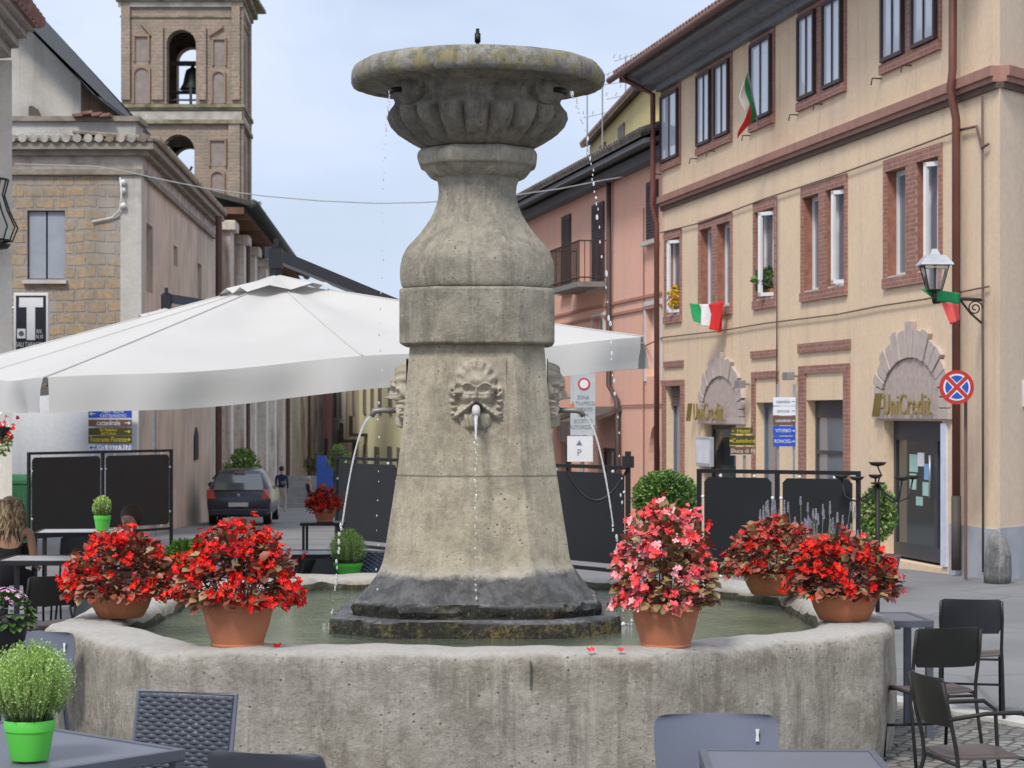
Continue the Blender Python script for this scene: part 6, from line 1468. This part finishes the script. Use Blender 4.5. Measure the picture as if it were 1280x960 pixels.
# rounded metal chairs
def shell_chair(loc, rz, label, c, top=.83, w_=.26):
    e = empty('metal_chair', loc, label, 'chair', 'rounded metal chairs', rz); m_ = simple('chair_paint', c, .4, .2, .05); mb = MB(); rings = []
    prof = [(.50, .80), (.52, .9), (.60, .97), (.70, 1.0), (top-.05, 1.0), (top-.025, .98), (top-.008, .93), (top, .82)]
    n = 16
    for (z, k_) in prof:
        y0 = -.2-(z-.45)*.22; rings.append([Vector((w_*k_*(2*i/n-1), y0-.045*(1-(2*i/n-1)**2), z)) for i in range(n+1)]+[Vector((w_*k_*(1-2*i/n), y0-.045*(1-(2*i/n-1)**2)+.012, z)) for i in range(n+1)])
    mb.loft(rings); bk = mb.build('backrest', m_, e, smooth=True, auto=40)
    mb = MB(); mb.lathe([(.015, 0), (.015, .004)], 12, (0,0,0)); 
    mb = MB(); yb = -.2-(top-.08-.45)*.22+.018
    for s in (-1,): mb.prism([(-.18, yb-.018, top-.11), (-.165, yb-.018, top-.11), (-.168, yb-.018, top-.085), (-.165, yb-.018, top-.06), (-.18, yb-.018, top-.06), (-.177, yb-.018, top-.085)], (0, .012, 0))
    mb.build('emblem', white_clip, bk)
    mb = MB(); mb.box(-w_*.85, w_*.85, -.2, .22, .44, .455); mb.build('seat', m_, e, bevel=.006)
    for sx in (-1, 1):
        for sy in (-1, 1): mb = MB(); mb.tube([(sx*w_*.8, sy*.2, .44), (sx*w_*.95, sy*.24, 0)], .013, 8); mb.build('leg', m_, e, smooth=True)
    return e
qq = GP(894, 892, .83); shell_chair((qq.x, qq.y-.30, 0), R(180), 'blue grey metal chair with rounded back behind the lower right table', (.14,.155,.20))
qq = GP(325, 936, .83); shell_chair((qq.x+.1, qq.y+.2, 0), R(-15), 'dark chair whose curved top rail just enters the bottom edge', (.05,.055,.07), .83, .235)
qq = GP(45, 790, .83); shell_chair((qq.x, qq.y-.3, 0), R(180), 'blue grey chair behind the mauve flowers at the left end of the basin', (.12,.135,.175), .83, .23)

# ================================================================== SIGNS
def board(mb, fr, a0, a1, z0, z1, o0, o1, mi=0): fr.box(mb, a0, a1, o0, o1, z0, z1, mi)
white_p = simple('sign_white', (.72,.73,.75), .45, 0, .03); black_p = simple('sign_black', (.015,.017,.03), .45); blue_p = simple('sign_blue', (.02,.08,.45), .4, 0, .04); brown_p = simple('sign_brown', (.14,.07,.05), .5); yel_p = simple('sign_yellow', (.62,.50,.05), .5); olive_p = simple('sign_olive', (.06,.055,.01), .5); red_p = simple('sign_red', (.50,.03,.02), .4); grey_p = simple('sign_grey', (.45,.48,.5), .45)
def arrow(mb, c, ux, s, mi, left=True):
    ux = Vector(ux).normalized()*(-1 if left else 1); uz = Vector((0,0,1)); n_ = ux.cross(uz).normalized(); n_ = n_ if n_.y < 0 else -n_; c = Vector(c)
    mb.prism([c-ux*s, c-ux*s+uz*s*.16, c+ux*s*.3+uz*s*.16, c+ux*s*.0+uz*s*.5, c+ux*s*.3+uz*s*.5, c+ux*s, c+ux*s*.3-uz*s*.5, c+ux*s*.0-uz*s*.5, c+ux*s*.3-uz*s*.16, c-ux*s-uz*s*.0], n_*.003, mi)
# tobacco T sign on a bracket before the stone house
dsg = 44; SF = Fr((0, dsg, 0), (1,0,0), (0,-1,0))
X = lambda px, d=dsg: (px-640)/F*d
Zs = lambda y, d=dsg: H+(HZ-y)*d/F
e = empty('tobacco_sign', (X(38), dsg, Zs(455)), 'tall black and white sign with a big letter T on the stone house', 'sign', world=True)
mb = MB(); mb.box(X(17), X(60), dsg, dsg+.14, Zs(452), Zs(366)); mb.build('box', white_p, e, bevel=.01)
mb = MB(); mb.box(X(20), X(57.5), dsg-.006, dsg-.001, Zs(449), Zs(369.5)); mb.build('face', black_p, e)
mb = MB(); mb.box(X(24), X(54), dsg-.012, dsg-.007, Zs(384), Zs(372)); mb.box(X(33.5), X(44), dsg-.012, dsg-.007, Zs(425), Zs(384.1)); 
mb.box(X(21.5), X(32), dsg-.012, dsg-.007, Zs(423), Zs(411)); put_text(mb, 'RIV.', .12, (X(49.5), dsg-.01, Zs(414.5)), (1,0,0), sx=.62); put_text(mb, 'N.10', .12, (X(49.5), dsg-.01, Zs(421)), (1,0,0), sx=.62); put_text(mb, 'SALI TABACCHI', .14, (X(38.5), dsg-.01, Zs(431)), (1,0,0), sx=.62); put_text(mb, 'VALORI BOLLATI', .14, (X(38.5), dsg-.01, Zs(441)), (1,0,0), sx=.58)
mb.build('lettering', white_p, e)
mb = MB(); mb.lathe([(.05,0),(.05,.004)], 20, (0,0,0)); 
mb = MB(); cxx, czz = X(26.8), Zs(417); mb.prism([(cxx+.055*math.cos(t), dsg-.013, czz+.055*math.sin(t)) for t in [i*math.pi/9 for i in range(18)]], (0,-.003,0)); mb.build('emblem', simple('sign_dark_disc', (.1,.1,.14), .5), e)
mb = MB(); mb.tube([(X(11), dsg+.1, Zs(386)), (X(17), dsg+.1, Zs(384))], .03, 6); mb.tube([(X(11), dsg+.1, Zs(376)), (X(11), dsg+.1, Zs(448))], .03, 6); mb.build('bracket', grey_metal, e)
# direction boards on the white wall
dq = 45.8; e = empty('direction_boards', (X(138, dq), dq, Zs(575, dq)), 'stack of blue, brown, olive and white direction boards on the white wall at left', 'sign', world=True)
rows = [(512, 522.5, blue_p, white_p, 'NEPI - ROMA|CASTELNUOVO', 'L'), (524.5, 533, brown_p, white_p, 'cattedrale', 'R'), (535, 544, olive_p, yel_p, 'Bar Pasticceria|del Corso', 'R'), (545, 554, olive_p, yel_p, 'Ristorante Florenza', 'R'), (556, 562.5, white_p, blue_p, 'AVIS 0377.9171', 'L')]
for (ya, yb, bgm, fgm, tx, dr) in rows:
    mb = MB(); mb.box(X(111, dq), X(165, dq), dq-.04, dq-.01, Zs(yb, dq), Zs(ya, dq)); bb = mb.build('board', bgm, e)
    mb = MB(); lines = tx.split('|'); hh = (yb-ya)/len(lines)
    for i, l_ in enumerate(lines): put_text(mb, l_, .16 if len(lines) == 1 else .10, (X(136 if dr == 'R' else 142, dq), dq-.043, Zs(ya+hh*(i+.5), dq)), (1,0,0), sx=.62 if len(l_) > 14 else .8)
    arrow(mb, (X(160 if dr == 'R' else 116, dq), dq-.042, Zs((ya+yb)/2, dq)), (1,0,0), .07, 0, dr == 'L'); mb.build('lettering', fgm, bb)
# restricted-traffic sign by the pink house
dq = 36; e = empty('traffic_sign', (X(728, dq), dq, gz(dq)), 'tall grey sign panel with a red ringed disc in front of the pink house', 'sign', world=True)
mb = MB(); mb.box(X(713, dq), X(744, dq), dq, dq+.04, Zs(544, dq), Zs(467, dq)); mb.build('panel', grey_p, e); mb = MB(); mb.box(X(709, dq), X(741, dq), dq-.03, dq-.005, Zs(577, dq), Zs(545, dq)); pn = mb.build('lower_panel', white_p, e)
mb = MB(); put_text(mb, 'P', .16, (X(724, dq), dq-.032, Zs(566, dq)), (1,0,0)); put_text(mb, '▲', .12, (X(724, dq), dq-.032, Zs(554, dq)), (1,0,0)); mb.build('marks', simple('mark_grey', (.12,.18,.25), .5), pn)
mb = MB(); c_ = (X(730, dq), Zs(480, dq))
disc = lambda r_, o_: [(c_[0]+r_*math.cos(t), dq-o_, c_[1]+r_*math.sin(t)) for t in [i*math.pi/18 for i in range(36)]]
mb.prism(disc(.105, .004), (0,-.004,0), 0); mb.prism(disc(.075, .009), (0,-.003,0), 1); mb.build('disc', [red_p, white_p], e)
mb = MB(); 
for k, t_ in enumerate(('ZONA', 'A TRAFFICO', 'LIMITATO', '0 - 24', 'ECCETTO', 'AUTORIZZATI')): put_text(mb, t_, .09, (X(729, dq), dq-.004, Zs(497+k*7.4, dq)), (1,0,0), sx=.8)
mb.build('lettering', simple('letter_grey', (.2,.23,.26), .5), e)
mb = MB(); mb.box(X(713, dq), X(717, dq), dq-.03, dq-.002, Zs(511, dq), Zs(505, dq)); mb.build('sticker', simple('orange_sticker', (.7,.15,.05), .5), e)
mb = MB(); mb.tube([(X(728, dq), dq+.08, gz(dq)), (X(728, dq), dq+.08, Zs(467, dq))], .035, 8); mb.build('post', grey_metal, e)
# no stopping sign
dq = 26.3; e = empty('no_stopping_sign', (X(1196, dq), dq, 0), 'round blue no stopping sign with red border and cross beside the bank door', 'sign', world=True)
cx_, cz_ = X(1196, dq), Zs(484, dq); rr = 21.5/F*dq
dd = lambda r_, o_, a0=0, a1=360, n=48: [(cx_+r_*math.cos(R(a0+(a1-a0)*i/n)), dq-o_, cz_+r_*math.sin(R(a0+(a1-a0)*i/n))) for i in range(n+(0 if a1-a0 >= 360 else 1))]
mb = MB(); mb.prism(dd(rr, 0), (0,.02,0), 0); mb.build('disc', red_p, e)
mb = MB()
for k in range(4):
    a = 45+90*k; g_ = 9; pts = [(cx_+rr*.16*math.cos(R(a+45)), dq-.002, cz_+rr*.16*math.sin(R(a+45)))]+dd(rr*.78, .002, a+g_, a+90-g_, 12); mb.prism(pts, (0,-.003,0))
mb.build('border', white_p, e); mb = MB()
for k in range(4):
    a = 45+90*k; g_ = 14; pts = [(cx_+rr*.26*math.cos(R(a+45)), dq-.006, cz_+rr*.26*math.sin(R(a+45)))]+dd(rr*.68, .006, a+g_, a+90-g_, 12); mb.prism(pts, (0,-.003,0))
mb.build('blue_field', blue_p, e)
mb = MB(); mb.tube([(cx_+.17, dq+.28, 0), (cx_+.17, dq+.28, cz_+.1)], .0 if False else .022, 8); mb.tube([(cx_, dq+.02, cz_), (cx_+.17, dq+.28, cz_)], .015, 6); mb.build('post', simple('post_brown', (.16,.09,.07), .6), e)
# brown sign stack and blue stack before bank
dq = 27; e = empty('direction_sign', (X(928, dq), dq, 0), 'three dark yellow lettered direction boards on a post before the small arch', 'sign', world=True)
for k, (ya, yb, tx, x0, x1, fg, bgm) in enumerate(((534.5, 543, 'Hotel', 914, 941, yel_p, olive_p), (544.5, 557.5, 'Casteluce', 912, 943, yel_p, olive_p), (558.5, 569, 'Duca di N.', 913, 940, simple('cream_letter', (.6,.55,.4), .5), brown_p))):
    mb = MB(); mb.box(X(x0, dq), X(x1, dq), dq, dq+.02, Zs(yb, dq), Zs(ya, dq)); bb = mb.build('board', bgm, e)
    mb = MB(); put_text(mb, tx, .075, (X(929.5, dq), dq-.003, Zs((ya+yb)/2, dq)), (1,0,0)); arrow(mb, (X(x0+2.6, dq), dq-.002, Zs((ya+yb)/2, dq)), (1,0,0), .02 if k != 1 else .03, 0); mb.box(X(x0, dq), X(x1, dq), dq-.003, dq-.001, Zs(yb, dq), Zs(yb-.8, dq)); mb.build('lettering', fg, bb)
mb = MB(); mb.tube([(X(931, dq), dq+.05, 0), (X(931, dq), dq+.05, Zs(534, dq))], .018, 8); mb.build('post', grey_metal, e)
dq = 26; e = empty('direction_sign', (X(980, dq), dq, 0), 'stack of white, brown and blue direction boards left of the brick framed window', 'sign', world=True)
for (ya, yb, tx, fg, bgm) in ((496.5, 507, 'ospedale', grey_metal, white_p), (508, 519, 'comune', simple('teal_letter', (.2,.35,.35), .5), white_p), (520, 531.5, 'cattedrale', white_p, brown_p), (532.5, 544.5, 'VITERBO', white_p, blue_p), (545.5, 558, 'RONCIGL.', white_p, blue_p)):
    mb = MB(); mb.box(X(966.5, dq), X(994.5, dq), dq, dq+.02, Zs(yb, dq), Zs(ya, dq)); bb = mb.build('board', bgm, e); mb = MB(); put_text(mb, tx, .06, (X(979, dq), dq-.003, Zs((ya+yb)/2, dq)), (1,0,0), sx=.8); arrow(mb, (X(991.5, dq), dq-.002, Zs((ya+yb)/2, dq)), (1,0,0), .022, 0, False); mb.build('lettering', fg, bb)
for x_ in (973, 993): mb = MB(); mb.tube([(X(x_, dq), dq+.04, 0), (X(x_, dq), dq+.04, Zs(480, dq))], .014, 8); mb.build('post', grey_metal, e)
# notice case by small arch
mb = MB(); r = rect(876, 894, 546, 583); FRR.box(mb, r[0], r[1], .02, .1, r[2], r[3]); e_ = tag(mb.build('notice_case', simple('case_silver', (.55,.56,.6), .4, .3), bevel=.01), 'silver framed notice case beside the small arched bank doorway', 'notice board')
mb = MB(); FRR.box(mb, r[0]+.05, r[1]-.05, .101, .105, r[2]+.06, r[3]-.06); o_ = mb.build('sheet', simple('sheet', (.75,.75,.82), .4)); o_.parent = e_

# ================================================================== FLAGS, LAMP, CABLE, MISC
fg, fw, frd = simple('flag_green', (.01,.28,.08), .8), simple('flag_white', (.75,.74,.74), .8), simple('flag_red', (.62,.02,.02), .8)
def flag_grid(fn, nu, nv, name, label, mfn):
    mb = MB(); vs = [fn(i/nu, j/nv) for j in range(nv+1) for i in range(nu+1)]
    mb.v = [tuple(v) for v in vs]
    for j in range(nv):
        for i in range(nu): a = j*(nu+1)+i; mb.f.append((a, a+1, a+nu+2, a+nu+1)); mb.m.append(mfn((i+.5)/nu, (j+.5)/nv))
    o = mb.build(name, [fg, fw, frd], smooth=True, fix=False); s_ = o.modifiers.new('solid', 'SOLIDIFY'); s_.thickness = .004; return tag(o, label, 'flag', 'tricolour flags on the bank')
def quad_flag(c00, c10, c11, c01, d, amp, name, label, mfn, waves=3):
    A_ = [P(x, y, dd_) for (x, y, dd_) in (c00, c10, c11, c01)]
    def fn(u, v): q_ = A_[0]*(1-u)*(1-v)+A_[1]*u*(1-v)+A_[2]*u*v+A_[3]*(1-u)*v; return q_+NR*(amp*math.sin(u*math.pi*2*waves+v*2)*(.3+v))+Vector((0,0,-.04*math.sin(u*math.pi)*(1-v)))
    return flag_grid(fn, 30, 18, name, label, mfn)
dF = dR(885)-1.5
quad_flag((862, 379, dF+.8), (905, 376, dF), (903, 417, dF), (872, 402, dF+.6), 0, .06, 'flag', 'green white and red flag draped below the double window of the bank', lambda u, v: 0 if u < .26 else (1 if u < .55 else 2))
dF = dR(940)-1.4
quad_flag((934, 91, dF), (945, 146, dF+.4), (926, 173, dF-.1), (928, 122, dF-.2), 0, .05, 'flag', 'green white and red flag hanging from a slanted pole at the top floor window', lambda u, v: 0 if v < .34 else (1 if u < .5 else 2), 1)
mb = MB(); mb.tube([P(935, 90, dF), P(948, 158, dR(950)-.2)], .015, 6); tag(mb.build('flag_pole', grey_metal), 'thin slanted flag pole at the top floor window of the bank', 'pole')
# wall lantern
sq = sR(1232); lz = zR(383, 1232); e = empty('wall_lantern', FRR.pt(sq, .05, lz), 'old four sided street lantern on a curled bracket at the bank corner', 'lantern', world=True)
tip = P(1168, 378, 25.8); root = FRR.pt(sR(1230), .03, zR(375, 1230)); mb = MB(); mb.tube([root, root.lerp(tip, .5)+Vector((0,0,.03)), tip], .022, 8); mb.tube([root-Vector((0,0,.3)), root.lerp(tip, .25)-Vector((0,0,.16)), root.lerp(tip, .45)], .015, 6)
sp_ = [root.lerp(tip, .15)+Vector((math.cos(t)*.1*(1-t/14), 0, -.1+math.sin(t)*.1*(1-t/14))) for t in [i*.5 for i in range(24)]]; mb.tube(sp_, .01, 6); mb.tube([tip, tip+Vector((0,0,.14))], .03, 8); mb.build('bracket', iron, e, smooth=True)
b0 = tip+Vector((0,0,.15)); mb = MB()
lo = [b0+Vector((x*.08, y*.08, 0)) for x, y in ((-1,-1),(1,-1),(1,1),(-1,1))]; hi = [b0+Vector((x*.15, y*.15, .30)) for x, y in ((-1,-1),(1,-1),(1,1),(-1,1))]
for i in range(4): mb.tube([lo[i], hi[i]], .008, 5); mb.tube([lo[i], lo[(i+1)%4]], .008, 5); mb.tube([hi[i], hi[(i+1)%4]], .01, 5)
mb.tube([b0, b0+Vector((0,0,.28))], .018, 8); mb.build('frame', iron, e)
mb = MB(); mb.loft([[b0+Vector((x*s_, y*s_, z_)) for x, y in ((-1,-1),(1,-1),(1,1),(-1,1))] for (s_, z_) in ((.20, .30), (.19, .325), (.11, .42), (.06, .43), (.03, .50))]); mb.build('cap', simple('lantern_zinc', (.45,.46,.48), .5, .3), e)
mb = MB(); mb.loft([[l_+(b0-l_)*.08+Vector((0,0,.01)) for l_ in lo], [h_+(b0+Vector((0,0,.3))-h_)*.08-Vector((0,0,.01)) for h_ in hi]]); gm, t, b = newmat('clear_lantern_glass'); b.inputs['Transmission Weight'].default_value = .95; b.inputs['Roughness'].default_value = .05; b.inputs['Base Color'].default_value = (.95,.97,.97,1); mb.build('glass', gm, e)
# cloth bunting on the bracket
mb = MB()
def cloth(pts, mi, amp=.03):
    A_ = pts; n = 10; base = len(mb.v)
    for j in range(n+1):
        for i in range(n+1):
            u, v = i/n, j/n; q_ = A_[0]*(1-u)*(1-v)+A_[1]*u*(1-v)+A_[2]*u*v+A_[3]*(1-u)*v; mb.v.append(tuple(q_+Vector((0, amp*math.sin(u*9), 0))))
    for j in range(n):
        for i in range(n): a = base+j*(n+1)+i; mb.f.append((a, a+1, a+n+2, a+n+1)); mb.m.append(mi)
cloth([P(1150, 361, 25.75), P(1200, 366, 26.2), P(1199, 380, 26.2), P(1170, 376, 25.8)], 0); cloth([P(1176, 378, 25.8), P(1199, 380, 26.1), P(1200, 400, 26.1), P(1188, 406, 25.8)], 1, .05)
o = mb.build('hanging_cloth', [fg, simple('faded_red_cloth', (.7,.10,.09), .8)], smooth=True, fix=False); o.modifiers.new('solid', 'SOLIDIFY').thickness = .004; tag(o, 'green and faded red cloth wound round the lantern bracket', 'cloth')
# overhead cable
def hang(name, pts, r, label, d0, d1, mat_):
    n = len(pts); x0, x1 = pts[0][0], pts[-1][0]; o_ = []
    for i in range(n-1):
        for k in range(6):
            t = k/6; x = pts[i][0]*(1-t)+pts[i+1][0]*t; y = pts[i][1]*(1-t)+pts[i+1][1]*t; o_.append((x, y))
    o_.append(pts[-1]); mb = MB(); mb.tube([P(x, y, d0+(d1-d0)*(x-x0)/(x1-x0)) for x, y in o_], r, 6); return tag(mb.build(name, mat_, smooth=True), label, 'cable')
hang('overhead_cable', [(18, 205), (120, 208), (160, 215), (200, 224), (260, 236), (330, 245), (400, 251), (470, 254), (530, 253), (590, 249), (650, 243), (700, 236), (750, 226), (780, 221)], .013, 'pale grey cable strung across the square behind the fountain', 45.5, 46, simple('grey_cable', (.36,.37,.38), .6))
# green waste bin
b0 = Vector((X(12, 36), 36, gz(36))); e = empty('waste_bin', b0, 'green ribbed waste container at the left edge before the white wall', 'bin'); gm = simple('bin_green', (.16,.48,.22), .6)
mb = MB(); mb.loft([[Vector((x*s_, y*s_*.7, z_)) for x, y in ((-1,-1),(1,-1),(1,1),(-1,1))] for s_, z_ in ((.38,.1), (.45,1.18))])
for k in range(9): mb.box(-.40+k*.1, -.37+k*.1, -.33, -.31, .2, 1.1)
mb.build('body', gm, e); mb = MB(); mb.loft([[Vector((x*s_, y*s_*.72, z_)) for x, y in ((-1,-1),(1,-1),(1,1),(-1,1))] for s_, z_ in ((.49,1.19), (.5,1.25), (.40,1.34))]); mb.build('lid', gm, e, bevel=.01)
for x in (-.3, .3): mb = MB(); mb.tube([(x-.03, .1, .08), (x+.03, .1, .08)], .08, 12); mb.build('wheel', black_metal, e)
# worn stone bollard at the bank corner
q_ = Vector((P(1247, 0, 26.0).x, 26.0, 0)); mb = MB(); mb.lathe([(.16, 0), (.17, .12), (.155, .35), (.13, .50), (.10, .58), (.03, .62), (.001, .625)], 20, q_, fn=lambda a, r_, z: 1+.06*math.sin(3*a+z*9)); tag(mb.build('stone_bollard', stone_mat('bollard_stone', (.24,.23,.22), (.12,.12,.12), (.36,.35,.34)), smooth=True), 'worn grey guard stone standing at the bank corner', 'bollard')
# hanging flowers at left edge
e = empty('hanging_flowers', P(4, 560, 24), 'red and white flowers in a dark hanging pot at the left picture edge', 'flower pot', world=True); mb = MB(); leafy(mb, P(2, 555, 24), .1, .1, .12, 160, .05, 0, .1, 3); mb.build('foliage', green1, e, fix=False)
mb = MB(); rnd = random.Random(2)
for i in range(50): blossom(mb, P(2, 540, 24)+Vector((rnd.gauss(0,.06), rnd.gauss(0,.05), rnd.gauss(0,.10))), Vector((rnd.gauss(0,.5), -1, rnd.gauss(0,.5))), .03, (1,1,2), rnd)
mb.build('blossoms', [yl, red1, white_p], e, fix=False); mb = MB(); mb.lathe([(.05,0),(.09,.12),(.01,.1)], 16, P(3, 547, 24)); mb.tube([P(3, 540, 24), P(16, 535, 24.1)], .012, 6); mb.build('pot', black_metal, e)
print('objects', len(bpy.data.objects))
